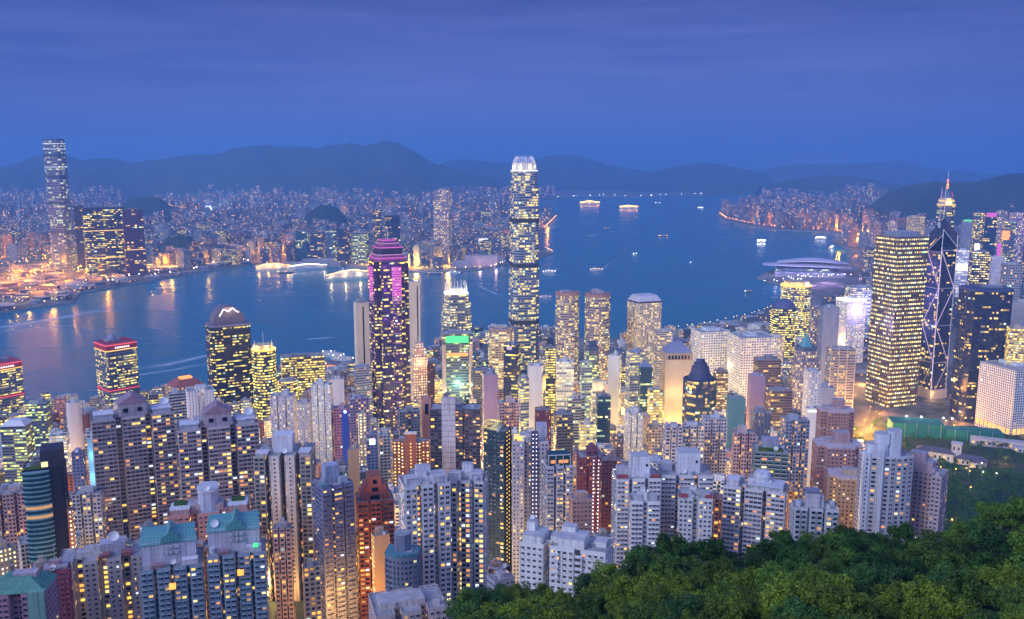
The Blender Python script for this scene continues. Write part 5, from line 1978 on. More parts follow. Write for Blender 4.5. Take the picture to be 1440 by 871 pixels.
t = A('indigo blue tower with a striped flank and a teal roof corner', 440, 496, 678, 520, dict(cw=2.7, ww=1.9, wh=1.3, kind='bay', lit=.10, rows=44, fcol=(.30, .33, .46), ribs=2), rot=20, k=.9,
      wall=(.16, .18, .30), n=3, d=.14, g=.18, short='the indigo tower', yb=870)
part_box(t, 'roof_block', -t['a'] * .05, t['b'] * .08, t['H'] + .2, t['a'] * .45, t['b'] * .4, 11, color=(.34, .36, .5))
part_box(t, 'teal_corner', -t['a'] * .36, -t['b'] * .3, t['H'] + .3, t['a'] * .2, t['b'] * .25, 1.2, color=(.08, .25, .26))
part_box(t, 'roof_tank', t['a'] * .25, -t['b'] * .2, t['H'] + .3, 5, 4, 3.5, color=(.4, .44, .52))

t = A('orange red tower stepping back towards its gabled top', 500, 553, 700, 540, dict(cw=3.2, ww=2.4, wh=1.3, kind='strip', lit=.16, rows=40, fcol=(.20, .16, .17), ribs=1), rot=5, k=.8,
      wall=(.36, .10, .06), n=3, d=.12, g=.10, short='the stepped red tower', yb=860)
a, b, H = t['a'], t['b'], t['H']
for s, h0, h in ((.84, 0, 5), (.62, 5, 5), (.36, 10, 5.5)):
    part_box(t, 'roof_step', 0, b * .05, H + .1 + h0, a * s, b * .7, h, color=(.38, .11, .07))
    part_box(t, 'step_window', 0, b * .05 - b * .355, H + 1.0 + h0, a * s * .3, .3, 2.6, 'pane_dark')

# the pair of big white blocks in the middle
for lab, xl, xr, yt, D, sh, rt in (('big white apartment tower with amber lit stair column and open roof frames', 560, 633, 676, 478, 'the big white tower', 12),
                                   ('white apartment tower with wide balcony openings beside the dark teal tower', 629, 685, 672, 492, 'the wide balconied white tower', -8)):
    t = A(lab, xl, xr, yt, D, dict(cw=2.9, ww=2.2, wh=1.6, kind='flat' if rt > 0 else 'balcony', side=(1, 3), side_kind='flat', lit=.34, rows=44, fcol=(.62, .60, .62), proj=1.0, ledge=True), rot=rt, k=.75,
          wall=(.62, .60, .63), n=3, d=.2, g=.2, short=sh, yb=855)
    a, b, H = t['a'], t['b'], t['H']
    for x, y, sx, sy, h in ((-.30, -.2, .30, .4, 4.2), (.28, -.1, .32, .46, 4.6), (0, .2, .3, .3, 7.5)):
        part_box(t, 'penthouse', x * a, y * b, H + .2, sx * a, sy * b, h, color=(.62, .61, .66), cap='rooftop')
    for x in (-.3, .28):
        for q in (-1, 1):
            part_bar(t, 'roof_frame', ((x + q * .15) * a, -b * .42, H + .2), ((x + q * .15) * a, -b * .42, H + 5.2), .35, 'white_metal')
        part_bar(t, 'roof_frame', ((x - .15) * a, -b * .42, H + 5), ((x + .15) * a, -b * .42, H + 5), .35, 'white_metal')
    for k in range(34):
        if RB.random() < .72:
            part_box(t, 'stair_light', a * (.09 if rt > 0 else -.13), -b * .5 + .9, H - 3 * k - 2, 1.8, .3, 1.5, RB.choice(['pane_yellow', 'pane_amber', 'pane_pale']))

t = A('dark teal glazed tower under yellow lit roof frames with a dotted dark flank', 680, 719, 604, 620, dict(cw=3, ww=2.5, wh=1.6, kind='flat', lit=.20, rows=42, fcol=(.12, .20, .22), darks=['pane_teal', 'pane_dark'], ledge=True,
      skip=(1,)), rot=-24, k=.8, shape='box', wall=(.03, .05, .07), short='the dark teal tower', yb=800)
a, b, H = t['a'], t['b'], t['H']
for f in range(36):
    for q in (-.12, .2):
        part_box(t, 'stair_light', a / 2 + .1, b * q, H - 3 * f - 1.5, .3, .9, .9, 'pane_yellow')
for z in (2.5, 6.0):
    for (x0, y0), (x1, y1) in (((-.5, -.5), (.2, -.5)), ((-.5, .1), (.2, .1)), ((-.5, -.5), (-.5, .1)), ((.2, -.5), (.2, .1))):
        part_bar(t, 'roof_frame', (x0 * a, y0 * b, H + z), (x1 * a, y1 * b, H + z), .55, 'paint', (.8, .7, .2))
point('roof_lamp', (-a * .15, -b * .2, H + 4.2), (1, .8, .25), 900, .5, t['root'])
part_bar(t, 'mast', (a * .1, 0, H), (a * .1, 0, H + 11), .2, 'steel')

t = A('lavender white tower with a dark dotted stair strip and yellow lit roof terrace', 718, 771, 617, 618, dict(cw=2.9, ww=1.5, wh=1.3, kind='flat', lit=.20, rows=42, fcol=(.5, .49, .55), ledge=True), rot=4, k=.8, wall=(.46, .44, .5), n=2, d=.2, g=.36,
      short='the dotted strip tower', yb=830)
a, b, H = t['a'], t['b'], t['H']
part_box(t, 'stair_strip', a * .12, -b * .48, -6, a * .2, 2.5, H + 14, color=(.07, .07, .14))
for f in range(38):
    for q in (.07, .165):
        part_box(t, 'stair_light', a * q, -b * .48 - 1.35, H + 6 - 3 * f, .6, .3, .6, 'screen_white')
for (x0, x1) in ((-.48, -.1),):
    part_bar(t, 'roof_frame', (x0 * a, -b * .45, H + 5), (x1 * a, -b * .45, H + 5), .4, 'white_metal')
    for q in (x0, x1):
        part_bar(t, 'roof_frame', (q * a, -b * .45, H), (q * a, -b * .45, H + 5), .4, 'white_metal')
part_box(t, 'lit_terrace', -a * .28, -b * .1, H + .3, a * .3, b * .3, 3, 'pane_yellow')
part_box(t, 'roof_block', a * .34, b * .1, H + .2, a * .28, b * .5, 10, color=(.42, .41, .5))
point('roof_lamp', (-a * .28, -b * .4, H + 4), (1, .75, .25), 500, .5, t['root'])

t = A('pale blue tower topped by a glazed penthouse glowing inside', 763, 806, 652, 600, dict(cw=2.7, ww=1.6, wh=1.4, kind='bay', lit=.2, rows=40, fcol=(.46, .48, .56)), rot=12, k=.85, wall=(.42, .44, .52), n=3, d=.16, g=.18,
      short='the glazed penthouse tower', yb=800)
a, b, H = t['a'], t['b'], t['H']
part_box(t, 'glass_penthouse', 0, 0, H + .3, a * .8, b * .7, 7.5, 'pane_teal')
for q in (-.41, -.14, .14, .41):
    part_bar(t, 'penthouse_post', (a * q, -b * .36, H), (a * q, -b * .36, H + 8), .25, 'white_metal')
part_bar(t, 'penthouse_beam', (-a * .41, -b * .36, H + 8), (a * .41, -b * .36, H + 8), .3, 'white_metal')
for q in (-.25, .05, .25):
    part_box(t, 'penthouse_lamp', a * q, -b * .36, H + 2.2, 3, .3, 2.2, 'pane_orange')

t = A('burgundy tower with two vertical strings of white lights', 811, 853, 640, 700, dict(cw=3, ww=1.6, wh=1.2, kind='flat', lit=.07, rows=40, fcol=(.13, .06, .08)), rot=8, k=.8, shape='comb', wall=(.17, .05, .08), n=3, d=.16, g=.14,
      short='the burgundy tower', yb=760)
a, b, H = t['a'], t['b'], t['H']
pediment(t, a * .4, b * .4, 6, 0, 0, color=(.2, .07, .12), rcol=(.16, .05, .1))
for f in range(34):
    for q in (.02, .20):
        part_box(t, 'string_light', a * q, -b * .5 - .6, H - 2 - 3 * f, .8, .4, .8, 'screen_white')

t = A('small pink tower with a peach tiled roof terrace before the burgundy tower', 801, 833, 700, 570, dict(cw=2.7, ww=1.5, wh=1.1, lit=.10, rows=30, fcol=(.45, .3, .3)), rot=10, k=.8, shape='box', wall=(.48, .30, .27), yb=745,
      short='the peach roofed tower')
part_box(t, 'roof_house', 0, 0, t['H'] + .2, t['a'] * .55, t['b'] * .5, 4, color=(.55, .36, .28))

# white low complex above the trees
t = T('apartment_block', 'long bright white low block of stepped wings at the edge of the trees', 'apartment block', 731, 862, 762, 408, rot=-14, k=.42, shape='comb', n=3, d=.34, g=.14, style='apt', wall=(.74, .73, .74),
      fh=3, yb=830, short='the bright white low complex', near=dict(cw=3.0, ww=1.6, wh=1.25, fh=3.0, kind='flat', lit=.16, rows=14, fcol=(.70, .70, .71), ledge=True))
a, b, H = t['a'], t['b'], t['H']
for x, y, sx, sy, h in ((-.36, -.05, .24, .7, 3.6), (-.42, .1, .10, .3, 8.0), (.10, -.08, .30, .72, 4.6), (.02, .2, .16, .3, 7.0), (.40, .1, .14, .4, 2.4)):
    part_box(t, 'roof_block', a * x, b * y, H + .2, a * sx, b * sy, h, color=(.74, .73, .75), cap='rooftop')
for q in range(5):
    for x in (-.08, .20):
        part_box(t, 'balcony', a * x, -b / 2 - .6, H - 3 * q - 3.1, a * .09, 1.3, 1.0, color=(.74, .73, .75))
part_box(t, 'side_wing', a * .43, -b * .35, -6, a * .14, b * .5, H + 2, color=(.72, .71, .73), cap='rooftop')
dish(t, -a * .42, b * .1, H + 8.2, 1.2)

for lab, xl, xr, yt, D, sh, rt, wl, red in (
        ('white tower with a blank penthouse cube and a red roof edge', 861, 929, 668, 528, 'the red edged white tower', 10, (.60, .59, .62), True),
        ('white tower with a large plain penthouse cube next to the red edged white tower', 923, 1002, 662, 540, 'the second white tower', 10, (.58, .56, .60), False),
        ('white twin fronted lower tower standing before the red edged white tower', 885, 928, 702, 492, 'the lower white twin front', 6, (.64, .63, .66), False),
        ('white lower tower with dark red roof terrace before the large penthouse cube', 953, 1002, 697, 498, None, 4, (.64, .63, .66), True)):
    t = A(lab, xl, xr, yt, D, dict(cw=2.3, ww=1.45, wh=1.25, fh=2.8, kind='bay' if rt > 5 else 'flat', lit=.15, rows=40, fcol=(.55, .54, .58)), rot=rt, k=.7, wall=wl, n=2 if xr - xl < 60 else 3, d=.2, g=.16, short=sh, yb=780)
    a, b, H = t['a'], t['b'], t['H']
    if xr - xl > 60:
        part_box(t, 'penthouse', a * .06, b * .02, H + .2, a * .42, b * .55, 13, color=(.66, .66, .71), cap='rooftop')
        part_box(t, 'penthouse_window', a * .2, b * .02 - b * .28, H + 7, 1.2, .3, 1.6, 'pane_dark')
        part_box(t, 'roof_block', -a * .35, b * .1, H + .2, a * .2, b * .3, 5, color=(.5, .5, .55))
    else:
        for q in (-.26, .26):
            part_box(t, 'roof_block', a * q, -b * .1, H + .2, a * .3, b * .4, 3.4, color=(.45, .45, .5), cap='rooftop')
    if red:
        part_box(t, 'red_roof_edge', -a * .36, -b * .4, H + .3, a * .24, b * .2, 2.2, color=(.34, .07, .08))
        part_box(t, 'red_roof_edge', a * .38, -b * .38, H + .3, a * .18, b * .2, 2.2, color=(.34, .07, .08))

t = A('white terrace topped tower with lit window rows and a round roof house', 1019, 1107, 682, 520, dict(cw=2.7, ww=2.2, wh=1.3, fh=2.8, kind='strip', lit=.24, rows=40, fcol=(.52, .51, .56), ledge=True), rot=-6, k=.6, wall=(.56, .54, .58), n=3, d=.26, g=.12,
      short='the terrace topped white tower', yb=765)
a, b, H = t['a'], t['b'], t['H']
mb = MB()
mb.lathe(a * .1, 0, [(a * .14, H), (a * .14, H + 7), (a * .12, H + 9), (0, H + 9.5)], 18)
mb.build('round_roof_house', ['paint'], t['root'], (.55, .55, .62))
part_box(t, 'roof_terrace', a * .2, -b * .1, H + .2, a * .52, b * .7, 3, color=(.5, .5, .56))
part_box(t, 'roof_terrace', -a * .36, -b * .1, H + .2, a * .2, b * .5, 3.6, color=(.55, .54, .6))
for q in range(6):
    part_bar(t, 'terrace_post', (a * (-.04 + .1 * q), -b * .48, H), (a * (-.04 + .1 * q), -b * .48, H + 3.4), .2, 'white_metal')
part_bar(t, 'terrace_beam', (-a * .04, -b * .48, H + 3.4), (a * .46, -b * .48, H + 3.4), .25, 'white_metal')

t = A('teal balconied tower with yellow lit floors and a greenery roof', 1058, 1108, 632, 620, dict(cw=4.4, ww=3.8, wh=1.4, kind='balcony', lit=.32, rows=30, fcol=(.16, .26, .28), darks=['pane_teal', 'pane_dark']), rot=6, k=.75, shape='box', wall=(.14, .2, .23),
      short='the teal balcony tower', yb=690)
part_box(t, 'roof_garden', 0, -t['b'] * .2, t['H'] + .2, t['a'] * .7, t['b'] * .3, 1.6, 'leaf', (.9, .8, .5))
part_box(t, 'roof_house', 0, t['b'] * .1, t['H'] + .2, t['a'] * .5, t['b'] * .4, 8, color=(.3, .3, .42))

# tall pair above the trees on the east side
t = A('tall blue white block with a blank pale edge and a curved stepped crown', 1211, 1284, 640, 560, dict(cw=3.0, ww=2.5, wh=1.7, kind='balcony', lit=.2, rows=44, fcol=(.44, .44, .52), proj=.6), rot=20, k=.42, shape='bow', d=.22, wall=(.50, .51, .58),
      short='the tall blue white block', yb=765)
a, b, H = t['a'], t['b'], t['H']
for x, s, h, hh in ((-.22, .46, 0, 8), (-.12, .32, 8, 7), (.12, .28, 0, 17)):
    mb = MB()
    q = [(a * x + p[0] * s, p[1] * .7) for p in foot('round', a, b)]
    mb.prism(q, H + .1 + h, H + h + hh, mat=0, cap=1, blank='all')
    mb.build('crown_block', ['paint', 'rooftop'], t['root'], (.55, .57, .66))
part_box(t, 'pale_edge', -a * .46, -b * .26, -6, a * .14, b * .3, H + 9, color=(.56, .59, .68))
part_box(t, 'pale_edge', -a * .18, -b * .50, -6, a * .07, 2.6, H + 12, color=(.56, .59, .68))
for f in range(40):
    part_box(t, 'slot_window', -a * .46, -b * .41 - .1, H - 3 * f - 2, .9, .3, 1.1, 'pane_dark')
part_box(t, 'roof_garden', -a * .36, -b * .2, H + 1.2, a * .2, b * .25, 1.6, 'leaf', (.7, .8, .5))
t = A('tall pinkish block with a dark recessed window bay beside the blue white block', 1271, 1331, 662, 575, dict(cw=2.8, ww=1.6, wh=1.3, kind='flat', lit=.2, rows=44, fcol=(.42, .34, .36)), rot=-14, k=.7, wall=(.46, .36, .39), n=2, d=.34, g=.5,
      short='the tall pinkish block', yb=765)
part_box(t, 'penthouse', -t['a'] * .1, t['b'] * .1, t['H'] + .2, t['a'] * .6, t['b'] * .5, 6.5, color=(.46, .35, .40), cap='rooftop')
part_box(t, 'penthouse', -t['a'] * .2, t['b'] * .1, t['H'] + 6.7, t['a'] * .4, t['b'] * .4, 5, color=(.46, .37, .42), cap='rooftop')

for lab, xl, xr, yt, D, sh, wl, rt, st in (('pink brown stepped block with notched corners below the steel truss bank', 1148, 1202, 576, 770, 'the upper pink stepped block', (.42, .24, .22), 16, 1),
                                           ('larger pink brown block with a white roof rim beside the orange lit lane', 1142, 1213, 624, 650, 'the lower pink stepped block', (.42, .23, .21), 14, 1),
                                           ('ochre lower block with many lit windows joined to the larger pink brown block', 1164, 1224, 668, 610, 'the ochre block', (.42, .28, .16), 8, 0)):
    t = A(lab, xl, xr, yt, D, dict(cw=2.7, ww=1.4, wh=1.2, kind='flat', lit=.30 if not st else .16, rows=34, fcol=(.4, .28, .25)), rot=rt, k=.8, shape='cross', d=.18, wall=wl, short=sh, yb=650 if st else 750)
    a, b, H = t['a'], t['b'], t['H']
    part_ring(t, 'roof_rim', H, 1.3, 1.01, 'paint', (.52, .42, .44))
    if st:
        part_ring(t, 'belt', H - 16, 1.2, 1.012, 'paint', (.52, .42, .44))
        part_box(t, 'plant_room', a * .08, b * .05, H + 1.2, a * .34, b * .34, 8, color=(.45, .28, .28), cap='rooftop')

t = A('small white framed glass house block among the tree tops', 1114, 1178, 712, 480, dict(cw=3.2, ww=2.4, wh=1.6, kind='balcony', lit=.12, rows=16, fcol=(.5, .52, .56), darks=['pane_teal', 'pane_dark', 'pane_teal']), rot=10, k=.5, wall=(.48, .5, .55), n=3, d=.2, g=.1,
      short='the white framed glass block', yb=755)
part_box(t, 'tall_fin', -t['a'] * .08, -t['b'] * .1, -4, t['a'] * .3, t['b'] * .5, t['H'] + 13, color=(.5, .46, .52))
part_box(t, 'fin_cap', -t['a'] * .08, -t['b'] * .1, t['H'] + 9, t['a'] * .33, t['b'] * .55, 1.2, color=(.2, .2, .28))

# triple slab with a pale blue blank centre
t = A('dark glazed block split by a tall pale blue blank centre wall', 605, 677, 573, 800, dict(cw=3.2, ww=2.7, wh=1.5, kind='strip', lit=.12, rows=30, fcol=(.10, .11, .17)), rot=-4, k=.45, shape='comb', n=3, d=.15, g=.06, wall=(.07, .07, .11),
      short='the pale blue centred block', yb=680)
part_box(t, 'centre_wall', t['a'] * -.13, -t['b'] * .5 - 1.0, -6, t['a'] * .27, 3.0, t['H'] + 18, color=(.44, .46, .56))
for q in range(16):
    part_box(t, 'wall_joint', t['a'] * -.13, -t['b'] * .5 - 2.6, t['H'] + 6 - 5 * q, t['a'] * .27, .25, .5, color=(.25, .27, .36))
for q in (.05, .08, .11):
    front_panel(t, 'lit_floor', .06, .26, t['H'] - 4 - q * 110, t['H'] - 2 - q * 110, 'pane_yellow', 0, .5) if q != .08 else None

# teal gabled pair at the bottom of the view
for lab, xl, xr, yt, D, sh in (('pale blue block under a teal tiled gable with an orange lit bay', 200, 285, 788, 455, 'the teal gabled block'),
                               ('teal gabled pale block with a green roof lamp beside the big greenish block', 293, 374, 770, 462, 'the second teal gabled block')):
    t = A(lab, xl, xr, yt, D, dict(cw=2.8, ww=1.9, wh=1.5, kind='bay', lit=.16, rows=20, fcol=(.30, .38, .48), darks=['pane_dark', 'pane_teal', 'pane_dark']), rot=-4, k=.7, wall=(.30, .36, .45), n=4, d=.18, g=.16, short=sh, yb=870)
    a, b, H = t['a'], t['b'], t['H']
    part_box(t, 'gable_wall', -a * .04, b * .10, H + .2, a * .88, b * .55, 12.5, color=(.52, .50, .60))
    mb = MB()
    y0, y1, z0 = b * .10 - b * .30, b * .10 + b * .30, H + 12.7
    w = a * .47
    mb.face([(-w - a * .04, y0, z0 - 1.2), (w - a * .04, y0, z0 - 1.2), (w * .93 - a * .04, y0 + b * .16, z0 + 4.2), (-w * .93 - a * .04, y0 + b * .16, z0 + 4.2)])
    mb.face([(-w * .93 - a * .04, y0 + b * .16, z0 + 4.2), (w * .93 - a * .04, y0 + b * .16, z0 + 4.2), (w * .93 - a * .04, y1, z0 + 4.2), (-w * .93 - a * .04, y1, z0 + 4.2)])
    mb.build('teal_roof', ['tile_teal'], t['root'])
    mb = MB()
    g = a * .17
    mb.face([(-g, y0 - .4, z0 - .4), (g, y0 - .4, z0 - .4), (g * .7, y0 - .4, z0 + 3), (g * .25, y0 - .4, z0 + 4.2), (0, y0 - .4, z0 + 8), (-g * .25, y0 - .4, z0 + 4.2), (-g * .7, y0 - .4, z0 + 3)])
    mb.face([(-g * .7, y0 - .4, z0 + 3), (-g * .25, y0 - .4, z0 + 4.2), (0, y0 - .4, z0 + 8), (0, y1 - 2, z0 + 8), (-g * .7, y1 - 2, z0 + 3)])
    mb.face([(0, y0 - .4, z0 + 8), (g * .25, y0 - .4, z0 + 4.2), (g * .7, y0 - .4, z0 + 3), (g * .7, y1 - 2, z0 + 3), (0, y1 - 2, z0 + 8)])
    mb.build('teal_gable', ['tile_teal'], t['root'])
    for q in range(2):
        for r_ in range(3):
            part_box(t, 'gable_window', -g * .5 + r_ * g * .5, y0 - .6, z0 - 7 + 3.0 * q, 2.0, .3, 2.0, 'paint', (.45, .5, .56))
    part_box(t, 'terrace_box', a * .30, -b * .34, H + .2, a * .26, b * .22, 3.2, color=(.62, .6, .66))
    part_box(t, 'terrace_box', -a * .22, -b * .36, H + .2, a * .2, b * .2, 2.2, color=(.3, .18, .2))
    part_box(t, 'lit_bay', a * (.0 if xl < 250 else .06), -b * .5 - .7, H - 11, 3.2, 1.4, 3.0, 'pane_amber')
    if xl > 250:
        part_box(t, 'green_lamp', a * .34, -b * .46, H + 3.4, 2.6, 1.2, 2.0, 'screen_green')
        dish(t, -a * .36, b * -.1, H + 13, 2.2)

t = A('tall pale block with two white window columns and amber lit gaps', 88, 203, 778, 500, dict(cw=3.1, ww=1.5, wh=1.35, kind='flat', lit=.24, rows=30, fcol=(.48, .44, .45)), rot=-6, k=.5, wall=(.52, .46, .46), n=4, d=.34, g=.34,
      short='the white columned tower', yb=870)
a, b, H = t['a'], t['b'], t['H']
part_box(t, 'roof_block', a * .12, b * .0, H + .2, a * .3, b * .4, 7, color=(.42, .41, .5))
part_box(t, 'red_terrace', a * .03, -b * .3, H + .3, a * .12, b * .25, 2.4, color=(.28, .10, .10))
part_box(t, 'red_terrace', a * .29, -b * .3, H + .3, a * .12, b * .25, 2.4, color=(.28, .10, .10))
dish(t, a * .14, -b * .1, H + 7, 3.0)
for x, c in ((-.27, 'pane_amber'), (0.02, 'pane_pale'), (.27, 'pane_amber')):
    for f in range(26):
        if RB.random() < .6:
            part_box(t, 'recess_light', a * x, -b * .16 - .3, H - 3 * f - 2.2, 2.2, .4, 1.4, RB.choice([c, 'pane_yellow', 'pane_dark']))

t = A('salmon block with rounded white roof structures and a roof garden', 240, 352, 712, 535, dict(cw=3, ww=1.8, wh=1.2, kind='flat', lit=.14, rows=20, fcol=(.5, .32, .3)), rot=-6, k=.6, wall=(.48, .25, .22), n=3, d=.2, g=.2, short='the salmon roofed block', yb=800)
a, b, H = t['a'], t['b'], t['H']
mb = MB()
mb.prism([(p[0] * .26 - a * .02, p[1] * .6) for p in foot('round', a, b)], H + .2, H + 12, mat=0, cap=0, blank='all')
mb.build('round_roof_house', ['paint'], t['root'], (.52, .55, .66))
part_ring(dict(t, pts=[(p[0] * .28 - a * .02, p[1] * .64) for p in foot('round', a, b)]), 'roof_rim', H + 12, 1.2, 1, 'paint', (.66, .66, .72))
for x in (-.36, .36):
    part_box(t, 'roof_terrace', a * x, -b * .2, H + .2, a * .24, b * .4, 3, color=(.5, .28, .26))
    part_box(t, 'terrace_rail', a * x, -b * .2, H + 3.2, a * .25, b * .42, .9, color=(.62, .6, .64))
    part_box(t, 'roof_garden', a * x, -b * .1, H + 4.1, a * .16, b * .2, 1.2, 'leaf', (.7, .9, .7))
dish(t, -a * .02, -b * .25, H + 12, 2.0)

t = A('pink and green tower with a green pitched roof in the bottom corner', -16, 76, 826, 425, dict(cw=3, ww=1.9, wh=1.4, kind='flat', lit=.28, rows=16, fcol=(.42, .3, .36)), rot=-20, k=.7, wall=(.40, .22, .30), n=2, d=.2, g=.2, short='the green roofed corner block', yb=870)
a, b, H = t['a'], t['b'], t['H']
top_pyramid(dict(t, top=scl(foot('box', a, b), 1.0), H=H + 1.2), 6, 'paint', (.08, .26, .20), 1.02, .45)
part_box(t, 'green_flank', a * .36, -b * .46, -4, a * .28, b * .2, H + 6, color=(.20, .38, .33))
part_box(t, 'ridge_block', a * .1, 0, H + 5, a * .4, b * .3, 3.5, color=(.45, .36, .42))
t = A('crimson apartment tower squeezed beside the white columned tower', 60, 98, 800, 470, dict(cw=2.8, ww=1.5, wh=1.3, lit=.14, rows=24, fcol=(.3, .1, .13)), rot=-10, k=.7, shape='comb', n=2, d=.18, g=.2, wall=(.34, .08, .11), short='the crimson tower', yb=870)
part_box(t, 'roof_slab', 0, 0, t['H'] + 1.2, t['a'] * .9, t['b'] * .8, 1.2, color=(.35, .3, .36))
t = A('brown tower with small windows seen between the two teal gabled blocks', 262, 300, 770, 492, dict(cw=2.8, ww=1.1, wh=1.2, lit=.05, rows=30, fcol=(.35, .2, .12)), rot=-4, k=.7, shape='box', wall=(.38, .20, .11), short='the brown gap tower', yb=870)

t = A('blue grey block with a rounded teal roof and an octagonal roof house', 540, 592, 780, 450, dict(cw=2.7, ww=1.7, wh=1.3, lit=.10, rows=24, fcol=(.22, .24, .32)), rot=-12, k=.8, shape='bow', d=.25, wall=(.17, .19, .26), short='the octagonal roofed block', yb=860)
a, b, H = t['a'], t['b'], t['H']
mb = MB()
mb.prism([(p[0] * .5, p[1] * .5 + b * .08) for p in foot('chamfer', a, a, d=.28)], H, H + 12, mat=0, cap=1, blank='all')
mb.build('octagonal_house', ['paint', 'rooftop'], t['root'], (.18, .20, .30))
part_ring(t, 'teal_rim', H + 1.0, 1.6, 1.02, 'paint', (.08, .22, .28))
t = A('low pinkish white block with lit terraces at the bottom edge by the trees', 518, 628, 846, 395, dict(cw=3, ww=1.7, wh=1.3, lit=.32, rows=8, fcol=(.55, .46, .48)), rot=10, k=.7, shape='comb', n=3, d=.3, g=.2, wall=(.60, .48, .48), short='the low lit terrace block', yb=871)
part_box(t, 'dark_roof_panel', t['a'] * .1, 0, t['H'] + 1.2, t['a'] * .24, t['b'] * .4, .8, color=(.03, .04, .08))
part_box(t, 'roof_block', -t['a'] * .3, 0, t['H'] + .2, t['a'] * .22, t['b'] * .5, 3.0, color=(.6, .52, .52), cap='rooftop')
t = T('town_house', 'small blue grey house roof between the white tower and the trees', 'house', 684, 724, 812, 420, rot=30, k=.8, shape='box', style='apt', wall=(.38, .38, .46), yb=840, near=dict(cw=3, ww=1.4, wh=1.2, fh=3, lit=.1, rows=5))


# ------------------------------------------------------------------ villa, netted slope works and park edge
def villa():
    P = at_d(1338, 628, 1100)
    z = ground_z(P.x, P.y)
    root = thing('villa', 'white villa with a square belvedere tower among dark trees', 'villa', (P.x, P.y, z), R(-30))
    for nm, x, y, sx, sy, h in (('main_wing', -18, 0, 44, 16, 12), ('side_wing', 24, -4, 34, 14, 9), ('front_wing', 30, -14, 14, 14, 10)):
        mb = MB()
        mb.box(x, y, -4, sx, sy, h + 4)
        mb.build(nm, ['paint'], root, (.62, .56, .52))
        mb = MB()
        q = [(x - sx / 2 - 1, y - sy / 2 - 1), (x + sx / 2 + 1, y - sy / 2 - 1), (x + sx / 2 + 1, y + sy / 2 + 1), (x - sx / 2 - 1, y + sy / 2 + 1)]
        c = [(x - sx / 2 + sy / 2, y - .3), (x + sx / 2 - sy / 2, y - .3), (x + sx / 2 - sy / 2, y + .3), (x - sx / 2 + sy / 2, y + .3)]
        mb.prism(q, h, h + 5, top=c, mat=0, cap=0, blank='all', bottom=True)
        mb.build('hip_roof', ['paint'], root, (.10, .09, .13))
        for k in range(int(sx // 5)):
            mb = MB()
            mb.box(x - sx / 2 + 3 + k * 5, y - sy / 2 - .1, h * .35, 1.8, .4, 4)
            mb.build('arched_window', ['pane_dark' if k % 3 else 'pane_amber'], root)
    mb = MB()
    mb.box(6, 3, -4, 11, 11, 28)
    mb.build('belvedere_tower', ['paint'], root, (.64, .58, .56))
    mb = MB()
    mb.box(6, 3, 24, 13, 13, 1.2)
    mb.build('tower_cornice', ['paint'], root, (.6, .56, .55))
    for k in (-2.6, 2.6):
        mb = MB()
        mb.box(6 + k, 3 - 5.6, 17, 1.8, .4, 4)
        mb.build('tower_window', ['pane_dark'], root)
    for x, y in ((-30, -20), (-8, -20), (20, -26), (44, -24)):
        point('garden_lamp', (x, y, 4), (1, .70, .30), 3800, 1, root)
    REG.append(dict(x=P.x, y=P.y, r=50, xl=1290, xr=1376, yt=585, yg=645, D=1100, yv=640, short='the white villa', label='', a=1, b=1, rz=0))
    P = at_d(1418, 612, 1180)
    z = ground_z(P.x, P.y)
    root = thing('office_wing', 'long low white wings by the white lattice block', 'low building', (P.x, P.y, z), R(-24))
    for nm, x, y, sx, sy, h in (('long_wing', 0, 0, 90, 14, 10), ('short_wing', 30, -18, 50, 12, 8)):
        mb = MB()
        mb.box(x, y, -6, sx, sy, h + 6, mat=0, cap=1)
        mb.build(nm, ['paint', 'rooftop'], root, (.6, .52, .52))
        for k in range(int(sx // 5)):
            mb = MB()
            mb.box(x - sx / 2 + 3 + k * 5, y - sy / 2 - .1, 3, 2.2, .4, 3)
            mb.build('window', ['pane_dark' if k % 3 else 'pane_yellow'], root)
    REG.append(dict(x=P.x, y=P.y, r=45, xl=1385, xr=1440, yt=595, yg=630, D=1180, yv=625, short=None, label='', a=1, b=1, rz=0))


villa()


def netting():
    root = None
    P = at_d(1322, 590, 1245)
    z = ground_z(P.x, P.y)
    root = thing('netted_scaffold', 'low long building site wrapped in dark green netting', 'building site', (P.x, P.y, z), R(-12))
    mb = MB()
    mb.box(-32, 0, -6, 70, 34, 26)
    mb.build('green_net', ['netting'], root)
    mb = MB()
    mb.box(40, -14, -6, 74, 26, 22)
    mb.build('green_net', ['netting'], root)
    for k in range(9):
        mb = MB()
        mb.bar((-66 + 16 * k, -17.5 if k < 5 else -27.5, -4), (-66 + 16 * k, -17.5 if k < 5 else -27.5, 22 if k < 5 else 18), .3)
        mb.build('scaffold_pole', ['steel'], root)
    for x in (-40, -20, 10, 22):
        mb = MB()
        mb.box(x, 22, 20, 1.6, 1.0, 1.2)
        mb.build('work_lamp', ['lamp_cool'], root)
        point('work_lamp_light', (x, 19, 27), (.75, .95, 1), 3500, 1, root)
    REG.append(dict(x=P.x, y=P.y, r=60, xl=1252, xr=1392, yt=565, yg=605, D=1245, yv=600, short='the green netted site', label='', a=1, b=1, rz=0))


netting()

# ------------------------------------------------------------------ everything between: lower blocks that fill the streets
def between(P0, P1, x):
    return P0 <= x <= P1


def excluded(px, py_ground, D):
    if 1185 < px and 700 < D:
        return True      # park, villa and slope works
    if 1180 < px < 1250 and D < 1300:
        return True
    if px > 1320 and D < 760:
        return True
    return False


def in_poly(P, x, y):
    c = False
    for i in range(len(P)):
        a, b = P[i], P[i - 1]
        if (a.y > y) != (b.y > y) and x < (b.x - a.x) * (y - a.y) / (b.y - a.y) + a.x:
            c = not c
    return c


